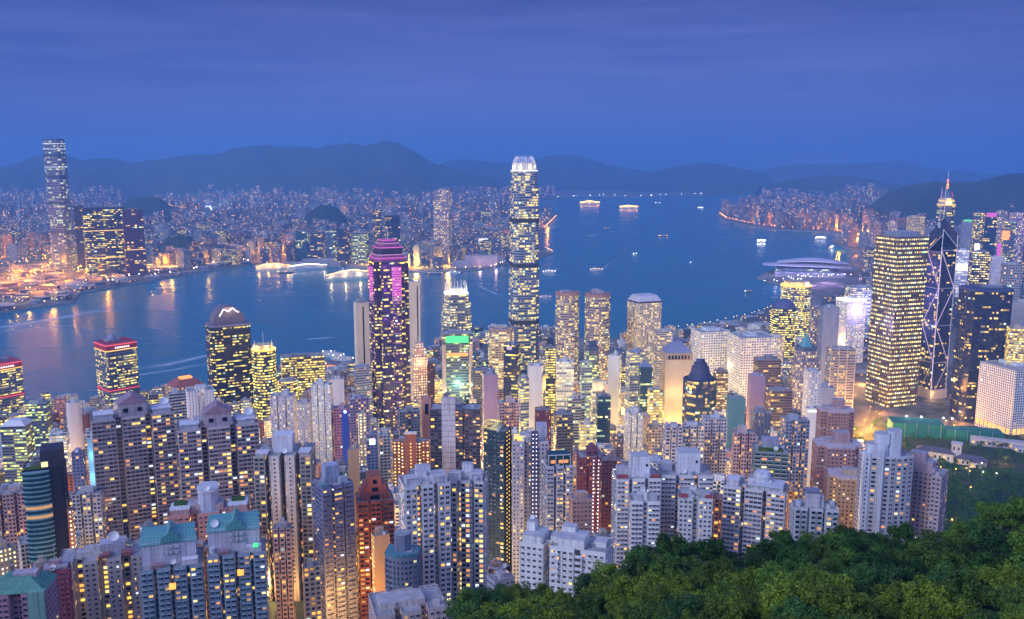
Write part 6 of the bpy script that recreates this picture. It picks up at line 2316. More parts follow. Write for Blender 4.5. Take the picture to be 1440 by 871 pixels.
def inset(P, x, y, m):
    return all(in_poly(P, x + dx, y + dy) for dx, dy in ((m, 0), (-m, 0), (0, m), (0, -m)))



GRID = {}


def cover(xl, xr, y0, y1, D, cell=4):
    for i in range(int(xl // cell), int(xr // cell) + 1):
        for j in range(int(y0 // cell), int(min(y1, 900) // cell) + 1):
            k = (i, j)
            if GRID.get(k, 1e9) > D:
                GRID[k] = D


def seen(xl, xr, y0, y1, D, cell=4):
    n = 0
    for i in range(max(0, int(xl // cell)), min(359, int(xr // cell)) + 1):
        for j in range(int(y0 // cell), int(min(y1, 871) // cell) + 1):
            if GRID.get((i, j), 1e9) > D:
                n += 1
    return n


for q in REG:
    cover(q['xl'] + 2, q['xr'] - 2, q['yt'], q['yg'], q['D'])
for i in range(360):      # the tree hill hides what is behind it
    e = lerp_tab(EDGE_T, i * 4)
    for j in range(int(max(0, e - 14) // 4), 226):
        GRID[i, j] = 150

FILLTYPES = [  # style, wall, words, shape, kind word
    ('apt', 'offwhite', 'white', 'comb', 'apartment'), ('apt', 'lav', 'lavender', 'comb', 'apartment'), ('apt', 'pink', 'pink', 'comb', 'apartment'),
    ('apt_lit', 'sand', 'sand coloured', 'box', 'apartment'), ('apt', 'mauve', 'mauve', 'comb', 'apartment'), ('apt_green', 'grey', 'grey', 'comb', 'apartment'),
    ('apt_slit', 'pale', 'pale', 'box', 'apartment'), ('office', 'slate', 'dark lit', 'box', 'office'), ('office_wht', 'bluegrey', 'blue grey lit', 'box', 'office'),
    ('apt', 'sky', 'pale blue', 'comb', 'apartment'), ('apt', 'bluegrey', 'blue grey', 'comb', 'apartment'), ('apt_green', 'white', 'bright white', 'comb', 'apartment'), ('apt_slit', 'sky', 'pale blue slotted', 'box', 'apartment'),
    ('apt_lit', 'tan', 'tan', 'comb', 'apartment'), ('apt', 'brick', 'brick red', 'cross', 'apartment'), ('office_yel', 'brown', 'yellow lit', 'box', 'office'),
    ('teal_glass', 'navy', 'teal glass', 'box', 'office'), ('dots', 'cream', 'cream dotted', 'box', 'apartment'), ('slots', 'salmon', 'salmon', 'box', 'apartment'),
    ('office_dim', 'navy', 'navy', 'box', 'office'), ('apt_lit', 'cream', 'cream', 'comb', 'apartment')]


def near_names(px, py, D):
    cand = []
    for q in REG:
        if q['short']:
            cx, cyy = (q['xl'] + q['xr']) / 2, min(max(py, q['yt']), q['yv'])
            cand.append((abs(cx - px) + .6 * abs(cyy - py) + abs(q['D'] - D) * .03, q))
    cand.sort(key=lambda z: z[0])
    return cand


USED = set()


def fill_label(adj, kindw, xl, xr, yt, D, feat):
    px = (xl + xr) / 2
    c = near_names(px, yt, D)
    a, b, e = c[0][1], c[1][1], c[2][1]
    rel = 'behind' if D > a['D'] + 40 else 'before' if D < a['D'] - 40 else 'beside'
    opts = [f'{adj} {kindw} {rel} {a["short"]}', f'{feat} {adj} {kindw} {rel} {a["short"]}', f'{adj} {kindw} between {a["short"]} and {b["short"]}',
            f'{feat} {adj} {kindw} between {a["short"]} and {b["short"]}', f'{adj} {kindw} between {a["short"]} and {e["short"]}',
            f'{feat} {adj} {kindw} between {a["short"]} and {e["short"]}', f'{feat} {adj} {kindw} between {b["short"]} and {e["short"]}']
    for o in opts:
        w_ = o.split()
        if 4 <= len(w_) <= 16 and o not in USED:
            USED.add(o)
            return o
    return None


def fill():
    rg = random.Random(23)
    n = 0
    tries = 0
    while tries < 40000 and n < 260:
        tries += 1
        px = rg.uniform(-25, 1400)
        D = rg.choice([rg.uniform(470, 760), rg.uniform(620, 1000), rg.uniform(850, 1330), rg.uniform(1200, 1420), rg.uniform(1290, 1600), rg.uniform(1400, 2150)])
        if excluded(px, 0, D):
            continue
        if px > 640 and D < 520:
            continue
        if D < 540 and 480 < px < 560:
            continue
        x = (px - CX) / FPX * D * 1.03
        z = ground_z(x, D) if D < 1325 else 4
        wd = rg.uniform(10, 22)
        H = rg.uniform(22, 62) if D > 800 else rg.uniform(28, 92)
        if D > 1300:
            if not inset(hk, x, D, 26):
                continue
            H = rg.uniform(9, 30)
            wd *= 1.5
        gx, gy = proj((x, D, z))
        tx, ty = proj((x, D, z + H))
        if ty < (530 if D < 1300 else 455) or ty > 880:
            continue
        hw = wd / 2 / (D / FPX)
        xl, xr = tx - hw, tx + hw
        if any((q['x'] - x) ** 2 + (q['y'] - D) ** 2 < (q['r'] * .80 + wd * .62) ** 2 for q in REG):
            continue
        if any(q['D'] > D and q['xl'] < xr - 2 and q['xr'] > xl + 2 and ty < q['yv'] - 6 for q in REG):
            continue
        ov = seen(xl + 1, xr - 1, ty, gy, D)
        if ov < (9 if D < 900 else 6):
            continue
        st, wl, adj, shp, kw_ = FILLTYPES[rg.randrange(len(FILLTYPES))]
        if D > 1000 and kw_ == 'apartment' and rg.random() < .5:
            continue
        ht = 'low' if H < 38 else 'mid height' if H < 60 else 'tall'
        feat = ht + ('' if wd < 17 else ' broad')
        lab = fill_label(adj, kw_ + ' block', xl, xr, ty, D, feat)
        if not lab:
            continue
        T('apartment_block' if kw_ == 'apartment' else 'office_block', lab, kw_ + ' block', xl, xr, ty, D, rot=rg.uniform(-16, 20), k=rg.uniform(.6, .95), shape=shp, style=st, wall=wl,
          cw=2.8, fh=3.0 if kw_ == 'apartment' else 3.6, n=rg.choice([2, 3]), group='blocks filling the streets below the hill', small=D > 1000)
        cover(xl, xr, ty, gy, D)
        n += 1
    print('FILL', n, 'tries', tries, 'REG', len(REG))


fill()


# ------------------------------------------------------------------ the far shore and the eastern district
FARPAL = [(.13, .14, .18), (.21, .22, .25), (.12, .12, .16), (.13, .14, .18), (.17, .15, .17), (.27, .29, .33), (.09, .09, .12), (.20, .14, .12)]


def hill_blocks(px, py):
    """dark wooded spots on the far shore where nothing is built"""
    for x0, x1, y0, y1 in ((172, 238, 279, 292), (230, 278, 334, 350), (432, 482, 291, 303), (985, 1075, 258, 276), (1225, 1500, 240, 288)):
        if x0 < px < x1 and y0 < py < y1:
            return True
    return False


def far_city():
    rg = random.Random(41)
    cands = []
    specs = [(kl, -60, 780, 2650, 5200, 5000, 1), (kl, -60, 1080, 5200, 9800, 5600, 2), (hk, 1000, 1470, 3000, 9500, 3200, 3), (hk, 1085, 1470, 2050, 3300, 420, 4), (kl, -60, 420, 2300, 3500, 900, 5), (hk, 930, 1240, 1560, 2300, 260, 6)]
    for P, x0, x1, d0, d1, cnt, zone in specs:
        for q in range(cnt):
            D = math.sqrt(rg.uniform(d0 * d0, d1 * d1))
            px = rg.uniform(x0, x1)
            x = (px - CX) / FPX * D
            if not inset(P, x, D, 45 if zone < 4 else 22):
                continue
            gx, gy = proj((x, D, 4))
            if hill_blocks(px, gy - 2) or (zone == 1 and px < 215 and D < 3350 + 0 * px) or (zone == 1 and px < 90 and D < 3600):
                continue
            if zone == 1 and not inset(P, x, D, 150) and rg.random() < .75:
                continue
            cl = .5 + .5 * math.sin(px * .031 + D * .0021) * math.sin(px * .011 - D * .0013 + 1)
            if zone < 4 and rg.random() > .30 + .9 * cl:
                continue
            if zone == 1:
                H = rg.uniform(18, 66) + 62 * cl * rg.random()
            elif zone == 2:
                H = rg.uniform(28, 90) + 70 * cl * rg.random()
            elif zone == 3:
                H = rg.uniform(35, 105) + 45 * cl * rg.random()
            elif zone == 4:
                H = rg.uniform(30, 110)
            else:
                H = rg.uniform(4, 13)
            base = 4.0
            if zone == 2 and D > 8000:
                base = 4 + (D - 8000) * .018
            if zone == 3 and px > 1180:
                base = 4 + max(0, (px - 1180)) * .10 + max(0, D - 4200) * .012
            tx, ty = proj((x, D, base + H))
            w_ = rg.uniform(20, 42) * (1.1 if zone > 4 else 1) * (1.5 if rg.random() < .2 else 1)
            if zone < 5 and any(q_['D'] > D - 100 and q_['xl'] - 3 < tx < q_['xr'] + 3 and ty < q_['yv'] for q_ in REG if q_['D'] > 2000):
                continue
            if zone >= 3 and 1062 < px < 1212 and 2550 < D < 3560:
                continue
            if zone == 4 and px < 1215 and ty < 398:
                continue
            if zone == 4 and any(q_['D'] > D and q_['xl'] - 3 < tx < q_['xr'] + 3 and ty < q_['yv'] - 10 for q_ in REG):
                continue
            cands.append((x, D, base, H, w_, w_ * rg.uniform(.5, 1), rg.uniform(-.5, .5), rg.choice(FARPAL), zone, w_ / D * H / D, tx, ty, gy))
    # drop those that stand in each other
    cells = {}
    keep = []
    rg.shuffle(cands)
    for c in cands:
        k = (int(c[0] // 46), int(c[1] // 46))
        if any((k[0] + i, k[1] + j) in cells and (cells[k[0] + i, k[1] + j][0] - c[0]) ** 2 + (cells[k[0] + i, k[1] + j][1] - c[1]) ** 2 < 44 ** 2 for i in (-1, 0, 1) for j in (-1, 0, 1)):
            continue
        cells[k] = c
        keep.append(c)
    keep.sort(key=lambda c: -c[9])
    vis = []
    for c in sorted(keep, key=lambda c: c[1]):
        hw = c[4] / 2 / (c[1] / FPX)
        if seen(c[10] - hw, c[10] + hw, c[11], c[12], c[1]) >= 1 and -10 < c[10] < 1450:
            vis.append(c)
    vis.sort(key=lambda c: -c[9])
    indiv = {id(c) for c in vis[:150]}
    print('FAR', len(keep), 'visible', len(vis))
    AREA = [(0, 60, 'west of the tall harbour tower'), (60, 215, 'behind the tall harbour tower'), (215, 420, 'inland of the western far quay'), (420, 600, 'behind the cruise ship pier'),
            (600, 780, 'behind the museum shore across the harbour'), (780, 1080, 'at the far end of the harbour'), (1080, 1240, 'along the lit eastern shore road'), (1240, 1500, 'under the dark eastern hill')]
    cname = {0: 'greyish', 1: 'pale', 2: 'mauve', 3: 'blue grey', 4: 'pinkish', 5: 'whitish', 6: 'dark', 7: 'brownish'}
    STY = {0: 'apt', 1: 'apt', 2: 'apt', 3: 'office_dim', 4: 'apt_lit', 5: 'apt', 6: 'office', 7: 'apt_lit'}
    b = MB()
    for c in keep:
        x, y, z, H, sx, sy, rz, col, zone = c[:9]
        cs, sn = math.cos(rz), math.sin(rz)
        if id(c) in indiv:
            ci = FARPAL.index(col)
            ht = 'tall' if H > 75 else 'low' if H < 45 else 'mid height'
            ar = next((a[2] for a in AREA if a[0] <= c[10] < a[1]), AREA[-1][2] if c[10] > 1000 else AREA[0][2])
            lab = f'{ht} {cname[ci]} high rise {ar}'
            m = MB()
            m.prism(foot('box', sx, sy), -4, H, 4.2, 4.0, mat=0, cap=1)
            m.prism(foot('box', sx * .4, sy * .5), H, H + 5, mat=1, cap=1, blank='all')
            o = m.build('high_rise', [STY[ci], 'paint'], None, col, (x, y, z), rz)
            tag(o, lab, 'high rise', f'{ht} {cname[ci]} high rises {ar}')
            continue
        q = [(x + cs * u - sn * v, y + sn * u + cs * v) for u, v in foot('box', sx, sy)]
        k = rg.uniform(.7, 1.2)
        tint = tuple(min(.7, t_ * k) for t_ in col)
        cw = 4.5 if y < 5500 else 7
        b.prism(q, z - 4, z + H, cw, cw * .85, mat=0, cap=1, tint=tint, u0=rg.randrange(1, 4000), v0=rg.randrange(1, 3000))
    tag(b.build('distant_city', ['far_city', 'concrete']), 'mass of distant buildings across the harbour and along the eastern shore', 'distant city', kind='stuff')


far_city()

# ------------------------------------------------------------------ far shore: piers, museum shore, lamps, roads
def shore_building(name, label, cat, pts):
    root = None
    for nm, px, py, D, w_, d, h, rz, mt, col in pts:
        P = at_z(px, py, 4)
        if root is None:
            root = thing(name, label, cat, (P.x, P.y, 4), 0)
            org = P
        mb = MB()
        mb.box(0, 0, -3, w_, d, h + 3)
        o = mb.build(nm, [mt], root, col)
        o.location = (P.x - org.x, P.y - org.y, 0)
        o.rotation_euler = (0, 0, R(rz))
    return root


r_ = shore_building('cultural_centre', 'pale windowless hall with sloping wings on the museum shore', 'concert hall',
                    [('hall', 676, 374, 0, 120, 45, 40, 8, 'paint', (.5, .4, .42)), ('wing', 650, 376, 0, 70, 40, 24, 0, 'paint', (.46, .38, .42)), ('side_hall', 697, 370, 0, 60, 40, 30, 20, 'paint', (.5, .4, .42))])
for x in (-60, 0, 60):
    point('floodlight', (x, -55, 10), (1, .55, .6), 22000, 4, r_)
r_ = shore_building('gold_arch', 'gold flood lit square gateway building on the museum shore', 'gateway',
                    [('pillar', 653, 372, 0, 12, 14, 58, 0, 'paint', (.6, .42, .15)), ('pillar', 668, 366, 0, 12, 14, 58, 0, 'paint', (.6, .42, .15))])
mb = MB()
mb.box(20, 10, 52, 64, 14, 10)
mb.build('lintel', ['paint'], r_, (.6, .42, .15))
point('floodlight', (16, -40, 30), (1, .62, .12), 160000, 4, r_)
shore_building('cruise_terminal', 'long low terminal building on the far cruise pier', 'terminal', [('hall', 438, 374.5, 0, 210, 40, 16, 12, 'apt_lit', (.3, .28, .28)), ('roof_deck', 448, 372, 0, 120, 26, 22, 12, 'paint', (.36, .36, .40))])
shore_building('white_terminal', 'low white lit block by the museum promenade', 'pavilion', [('hall', 610, 364, 0, 46, 30, 46, 0, 'office_wht', (.6, .6, .6)), ('roof_light', 610, 363.8, 0, 48, 32, 50, 0, 'strip_white', None)])
shore_building('hotel', 'white roof lit hotel at the end of the museum shore', 'hotel', [('body', 682, 358, 0, 50, 30, 60, 5, 'office_wht', (.55, .5, .5)), ('roof_light', 682, 357.8, 0, 52, 32, 66, 5, 'strip_white', None)])


def ship(name, label, cat, px, py, L, Wd, h, rz, decks, glow_mat='lamp_warm', lights=0, hull='hull_white', light_col=(1, .75, .35), power=30000, dots=14, lsize=1.0):
    P = at_z(px, py, 0)
    root = thing(name, label, cat, (P.x, P.y, 0), R(rz))
    x, y = L / 2, Wd / 2
    pts = [(-x, -y * .8), (x * .6, -y), (x * .88, -y * .55), (x, 0), (x * .88, y * .55), (x * .6, y), (-x, y * .8)]
    mb = MB()
    mb.prism(scl(pts, .93, .85), -1.0, h, top=pts, mat=0, cap=0, blank='all', bottom=True)
    mb.build('hull', [hull], root)
    z = h
    for k in range(decks):
        s = 1 - .13 * (k + 1)
        mb = MB()
        mb.prism([(p[0] * s - L * .03, p[1] * .86 * (1 - .05 * k)) for p in pts], z, z + h * .55, 2.4, h * .55, mat=0, cap=1)
        mb.build('deck', ['apt_lit', 'hull_white'], root, (.7, .68, .64))
        z += h * .55
    mb = MB()
    mb.lathe(-L * .15, 0, [(Wd * .14, z), (Wd * .11, z + h * .9), (0, z + h * .92)], 10)
    mb.build('funnel', ['hull_white'], root)
    mb = MB()
    mb.bar((L * .12, 0, z), (L * .12, 0, z + h * 1.3), max(.12, L * .003))
    mb.build('mast', ['hull_white'], root)
    for k in range(dots):
        u = -.46 + .92 * k / max(1, dots - 1)
        mb = MB()
        mb.box(u * L, -y * .82, h + .2 + (decks * h * .55 + .3) * (1 - abs(u) * 1.2 if decks else 0), lsize, lsize, lsize)
        mb.build('deck_light', [glow_mat], root)
    for k in range(lights):
        point('deck_lamp', (L * (-.4 + .8 * k / max(1, lights - 1)), -y * 1.3, h * 2.2), light_col, power, 2, root)
    return root


ship('cruise_ship', 'big white cruise liner with lit decks moored beyond the purple banded tower', 'cruise ship', 494, 393, 190, 30, 9, 28, 5, 'lamp_yel', 4, power=14000, dots=26, lsize=1.6)
ship('cruise_ship', 'gold lit passenger ship moored at the western far quay', 'cruise ship', 384, 380, 130, 24, 8, 20, 4, 'lamp_warm', 4, light_col=(1, .48, .08), power=26000, dots=20, lsize=1.6)
ship('cruise_ship', 'long white ship lying along the cruise terminal pier', 'cruise ship', 432, 379, 150, 24, 8, 22, 3, 'lamp_white', 2, power=8000, dots=18, lsize=1.4)
ship('ferry', 'ferry strung with gold lights, farther of the two festive boats in the outer harbour', 'ferry', 829, 288, 190, 40, 10, 4, 4, 'lamp_warm', 3, light_col=(1, .55, .15), power=22000, dots=24, lsize=5)
ship('ferry', 'ferry strung with gold lights, nearer of the two festive boats in the outer harbour', 'ferry', 884, 294, 160, 36, 10, 0, 3, 'lamp_warm', 3, light_col=(1, .6, .25), power=18000, dots=20, lsize=4.5)
BOATS = [('small boat with two white lamps far out in the open harbour', 985, 293, 40, 10, 4, 0, 1, 'lamp_white', 4, 2.4), ('dark tug with a reddish lamp mid harbour, west of the white lit ferry', 932, 333, 46, 14, 4, 5, 2, 'lamp_warm', 2, 2.0),
         ('dark sailing junk on the open water beyond the tallest tower', 855, 322, 44, 12, 4, 10, 1, 'lamp_warm', 1, 1.0), ('small green lit boat in mid harbour below the junk', 892, 358, 34, 9, 3, 60, 1, 'lamp_cool', 2, 1.4),
         ('brightly white lit boat near the eastern shore road', 1070, 341, 40, 14, 5, 5, 2, 'lamp_white', 7, 3.0), ('tiny boat in the bay before the eastern shore', 972, 370, 22, 7, 2.5, 50, 1, 'lamp_white', 1, 1.0),
         ('small dark launch near the business quarter shore', 1053, 411, 26, 8, 3, 0, 1, 'lamp_white', 1, .9), ('ferry passing behind the tallest tower with pale deck lights', 772, 384, 46, 11, 4, 4, 2, 'lamp_white', 5, 1.0),
         ('ferry turning with a bright wake in mid harbour', 838, 381, 46, 11, 4, 10, 2, 'lamp_yel', 5, 1.0), ('orange decked ferry close to the tallest tower', 767, 419, 34, 10, 4, 8, 1, 'lamp_warm', 3, .8),
         ('lit boat inside the eastern typhoon shelter', 1153, 337, 50, 18, 6, 0, 2, 'lamp_white', 6, 2.6), ('bright boat moored by the convention hall', 1168, 350, 40, 14, 5, 60, 2, 'lamp_cool', 6, 2.4),
         ('white ferry moored at the pier beside the cream striped slab', 466, 502, 60, 14, 5, 150, 2, 'lamp_white', 6, .7), ('white ferry docked below the moored white ferry', 480, 508, 55, 13, 5, 152, 2, 'lamp_white', 6, .7),
         ('work barge against the western far quay', 402, 384, 60, 14, 4, 20, 1, 'lamp_warm', 3, 1.0), ('dark barge by the museum promenade', 612, 386, 52, 12, 4, 0, 1, 'lamp_warm', 2, 1.0),
         ('pale launch by the museum promenade', 640, 385, 40, 10, 4, -12, 2, 'lamp_white', 3, .9), ('far small boat with a white lamp near the far harbour end', 925, 286, 40, 12, 4, 0, 1, 'lamp_white', 2, 2.4)]
for lab, px, py, L, Wd, h, rz, dk, gm, dots, ls in BOATS:
    ship('boat' if 'ferry' not in lab else 'ferry', lab, 'boat' if 'ferry' not in lab else 'ferry', px, py, L, Wd, h, rz, dk, gm, 0, 'hull_dark' if ('dark' in lab or 'barge' in lab) else 'hull_white', dots=dots, lsize=ls)


# moored ferry pier at the near shore
def pier():
    P = at_z(478, 517, 4)
    root = thing('ferry_pier', 'orange lit ferry pier with dark arched roof beside the cream striped slab', 'ferry pier', (P.x, P.y, 4), R(-24))
    mb = MB()
    mb.box(0, 0, -5, 64, 26, 12)
    mb.build('pier_hall', ['apt_lit'], root, (.5, .3, .15))
    mb = MB()
    N = 10
    for i in range(N):
        u0, u1 = -1 + 2 * i / N, -1 + 2 * (i + 1) / N
        f = lambda u: 7 + 5 * math.cos(u * 1.5)
        mb.face([(-34, u0 * 15, f(u0)), (34, u0 * 15, f(u0)), (34, u1 * 15, f(u1)), (-34, u1 * 15, f(u1))])
    mb.build('pier_roof', ['paint'], root, (.16, .14, .16))
    for x in (-24, 0, 24):
        point('pier_lamp', (x, -19, 5), (1, .5, .12), 9000, 1, root)


pier()

# ------------------------------------------------------------------ roads and street lamps
LAMP_ME = {}


def lamp_mesh(mat, h, head):
    if (mat, h, head) not in LAMP_ME:
        mb = MB()
        mb.bar((0, 0, 0), (0, 0, h), .14 + head * .04, mat=0)
        mb.bar((0, 0, h), (0, -1.6, h + .3), .12, mat=0)
        mb.lathe(0, -1.8, [(0, h - head * .3), (head * .5, h), (head * .35, h + head * .4), (0, h + head * .5)], 6, mat=1)
        LAMP_ME[mat, h, head] = mb.mesh('street_lamp', ['steel', mat])
    return LAMP_ME[mat, h, head]


NL = [0]


def lamps(pts, step, mat, lab, group, h=12, head=1.3, z=4, jitter=0.0, rows=1, spread=0):
    rg = random.Random(len(lab) + len(pts))
    for (x0, y0), (x1, y1) in zip(pts, pts[1:]):
        P, Q = at_z(x0, y0, z), at_z(x1, y1, z)
        n = max(1, int((Q - P).length / step))
        for k in range(n):
            for r_ in range(rows):
                p = P + (Q - P) * ((k + rg.uniform(-jitter, jitter)) / n)
                p = p + Vector((rg.uniform(-1, 1) * spread, rg.uniform(0, 1) * spread, 0))
                o = bpy.data.objects.new('street_lamp', lamp_mesh(mat, h, head))
                o.location = (p.x, p.y, z)
                COL.objects.link(o)
                tag(o, lab, 'street lamp', group)
                NL[0] += 1


def road(name, pts, wd, label_kind='structure', z=4.3):
    mb = MB()
    W3 = [at_z(x, y, z) for x, y in pts]
    L, Rr = [], []
    for i, p in enumerate(W3):
        d = (W3[min(i + 1, len(W3) - 1)] - W3[max(i - 1, 0)]).normalized()
        nrm = Vector((-d.y, d.x, 0)) * wd / 2
        L.append(p + nrm)
        Rr.append(p - nrm)
    for i in range(len(W3) - 1):
        mb.face([Rr[i], Rr[i + 1], L[i + 1], L[i]])
    tag(mb.build(name, ['asphalt']), kind='structure')
    mb = MB()
    for off in (-.02, .02):
        for i in range(len(W3) - 1):
            a0, a1 = L[i].lerp(Rr[i], .5 + off), L[i + 1].lerp(Rr[i + 1], .5 + off)
            n_ = (L[i] - Rr[i]).normalized() * .25
            up = Vector((0, 0, .02))
            mb.face([a0 - n_ + up, a1 - n_ + up, a1 + n_ + up, a0 + n_ + up])
    tag(mb.build('road_marking', ['white_metal']), kind='structure')


HW = [(-60, 404), (-10, 402), (30, 396), (58, 388), (78, 372), (60, 364), (30, 360)]
road('road', HW, 46)
HW2 = [(-40, 418), (30, 412), (90, 402), (150, 396), (220, 384), (290, 374), (356, 366)]
road('road', HW2, 26)
ES = [(1012, 302), (1022, 309), (1060, 317), (1100, 322), (1140, 324), (1192, 328), (1222, 337)]
road('road', [(x, y - .6) for x, y in ES], 40)
RING = [(28, 426), (50, 412), (78, 412), (86, 420), (60, 430)]
road('road', RING, 14)
lamps(HW, 42, 'lamp_warm', 'orange street lamp along the looping highway below the tall harbour tower', 'orange lamps of the western far highway', 14, 3.2, rows=2, spread=30, jitter=.4)
lamps(HW2, 48, 'lamp_warm', 'orange street lamp along the western far quay road', 'orange lamps of the western far quay road', 12, 2.8, jitter=.4)
lamps([(0, 436), (60, 429), (104, 422)], 40, 'lamp_yel', 'yellow street lamp around the dark lawn on the far point', 'yellow lamps on the far point', 10, 1.9, jitter=.4)
lamps(RING, 44, 'lamp_yel', 'yellow street lamp around the ring path of the far lawn', 'yellow lamps of the ring path', 10, 1.7)
lamps([(110, 405), (160, 398), (240, 386), (350, 368)], 50, 'lamp_white', 'white work lamp on the western far quay', 'white lamps of the western far quay', 12, 2.4, jitter=.5, rows=1, spread=60)
lamps([(470, 371), (510, 375), (575, 379), (640, 380), (690, 377.5), (712, 370)], 34, 'lamp_yel', 'yellow lamp along the museum promenade', 'yellow lamps of the museum promenade', 9, 2.3, jitter=.3)
lamps([(777, 356), (766, 350)], 30, 'lamp_yel', 'yellow lamp on the far ferry point behind the tallest tower', 'yellow lamps of the far ferry point', 9, 2.0)
lamps([(766, 322), (783, 304)], 60, 'lamp_warm', 'orange lamp along the far bay behind the tallest tower', 'orange lamps of the far bay', 10, 3.2)
lamps([(790, 278), (850, 275.5), (900, 277), (940, 275), (1000, 273.6)], 130, 'lamp_white', 'tiny pale lamp at the far end of the harbour', 'pale lamps of the far harbour end', 12, 5.5, jitter=.5)
lamps(ES, 52, 'lamp_warm', 'orange lamp along the eastern shore road', 'orange lamps of the eastern shore road', 13, 3.6, jitter=.3)
lamps([(1100, 402), (1150, 392), (1210, 392)], 22, 'lamp_white', 'white or pinkish lamp on the plaza before the convention hall', 'lamps of the convention plaza', 10, 1.7, jitter=.5, rows=2, spread=50)
lamps([(940, 466), (1000, 457), (1056, 445), (1090, 433)], 26, 'lamp_yel', 'yellow lamp along the business quarter waterfront', 'lamps of the business quarter waterfront', 9, 1.1, jitter=.3)
lamps([(-10, 380), (30, 374), (62, 352)], 46, 'lamp_warm', 'orange street lamp inland of the looping highway', 'orange lamps inland of the far highway', 14, 3.0, rows=1, spread=50, jitter=.5)
print('LAMPS', NL)

GLOW = [  # street light pools: photo px, py on the ground, colour, power, height
    (10, 398, 'o', 1.1), (-20, 400, 'o', .9), (30, 392, 'o', 1.1), (50, 384, 'o', 1.1), (66, 372, 'o', .9), (40, 362, 'o', .8), (20, 385, 'o', .9), (20, 412, 'o', .6), (70, 404, 'o', .6), (100, 396, 'o', .6), (120, 388, 'o', .6), (150, 392, 'o', .6), (185, 380, 'o', .25), (210, 374, 'y', .2),
    (230, 376, 'o', .25), (262, 370, 'o', .3), (300, 364, 'o', .3), (330, 360, 'o', .3), (240, 366, 'w', .2), (75, 417, 'y', .12), (40, 422, 'y', .12), (12, 428, 'y', .12),
    (380, 366, 'o', .7), (400, 358, 'o', .5), (356, 357, 'o', .5), (480, 364, 'y', .5), (520, 372, 'y', .5), (585, 376, 'y', .8), (600, 370, 'o', .6), (630, 374, 'y', .6), (648, 350, 'o', .5), (700, 352, 'o', .8), (708, 340, 'o', .8), (690, 330, 'o', .6),
    (770, 318, 'o', .8), (1018, 301, 'o', .7), (1034, 305, 'o', .8), (1062, 310, 'o', .9), (1092, 315, 'o', .9), (1122, 317, 'o', .9), (1150, 319, 'o', 1.0), (1190, 324, 'o', 2.0), (1206, 330, 'o', 1.8), (1214, 338, 'o', 1.6), (1222, 348, 'o', 1.4),
    (1180, 352, 'o', .9), (1205, 360, 'o', .9), (1228, 372, 'o', .9), (1225, 385, 'o', .6), (1110, 408, 'p', .4), (1140, 402, 'p', .45), (1165, 398, 'p', .45), (1190, 402, 'p', .4), (1345, 420, 'o', .7), (1348, 380, 'o', .7), (1352, 400, 'o', .6), (1360, 360, 'o', .7), (1372, 345, 'p', .8), (1395, 350, 'm', .9), (1408, 338, 'm', .9), (1425, 345, 'p', .9), (1340, 345, 'p', .8),
    (1240, 300, 'o', 1.5), (1265, 320, 'o', 1.2), (1290, 322, 'o', 1.2), (1170, 300, 'o', 1.2), (1090, 266, 'o', 5), (1070, 266, 'o', 4), (460, 280, 'o', 3), (555, 274, 'o', 4.5), (575, 274, 'o', 4.5), (590, 272, 'o', 3), (660, 264, 'w', 3), (240, 308, 'o', 1.6), (300, 300, 'w', 1.5), (385, 285, 'y', 2.0), (435, 302, 'y', 1.5), (460, 310, 'y', 1.5), (560, 310, 'o', 2), (610, 320, 'o', 1.0)]
GC = dict(o=(1, .30, .005), y=(1, .52, .06), w=(1, .9, .75), p=(.80, .45, 1), m=(1, .15, .7))
GLOW += [(rg_x, 385 + 26 * math.sin(rg_x), 'o', .55) for rg_x in range(-20, 110, 9)] + [(rg_x, 395 - rg_x * .085 + 5 * math.sin(rg_x), 'o' if rg_x % 2 else 'y', .22) for rg_x in range(110, 350, 13)]
for px, py, c, pw in GLOW:
    P = at_z(px, py, 4)
    d2 = (P.y / 3000) ** 2
    o = point('street_glow', (P.x, P.y, 26), GC[c], (560000 if px < 360 else 560000 if px < 720 and py > 340 else 240000) * pw * max(.35, min(d2, 6)), 3)

# warm street light between the towers on the near side
rg = random.Random(77)
cnt = 0
tries = 0
while cnt < 150 and tries < 4000:
    tries += 1
    px = rg.uniform(-10, 1400)
    D = rg.choice([rg.uniform(460, 700), rg.uniform(650, 1000), rg.uniform(900, 1350)])
    x = (px - CX) / FPX * D * 1.03
    if px > 640 and D < 500 or (px > 1215 and D < 1050):
        continue
    if any((q['x'] - x) ** 2 + (q['y'] - D) ** 2 < (min(q['a'], q['b']) * .5 + 3) ** 2 for q in REG):
        continue
    z = ground_z(x, D) if D < 1325 else 4
    col = rg.choice([(1, .50, .12), (1, .45, .10), (1, .62, .22), (1, .78, .42)])
    point('street_glow', (x, D, z + rg.uniform(9, 22)), col, rg.uniform(12000, 34000), 1.5)
    cnt += 1
for q in range(75):
    px, D = rg.uniform(560, 1130), rg.uniform(930, 1330)
    x = (px - CX) / FPX * D * 1.03
    if any((q_['x'] - x) ** 2 + (q_['y'] - D) ** 2 < (min(q_['a'], q_['b']) * .5 + 4) ** 2 for q_ in REG):
        continue
    point('street_glow', (x, D, ground_z(x, D) + rg.uniform(14, 40)), rg.choice([(1, .58, .10), (1, .70, .20), (1, .46, .06)]), 34000, 2)
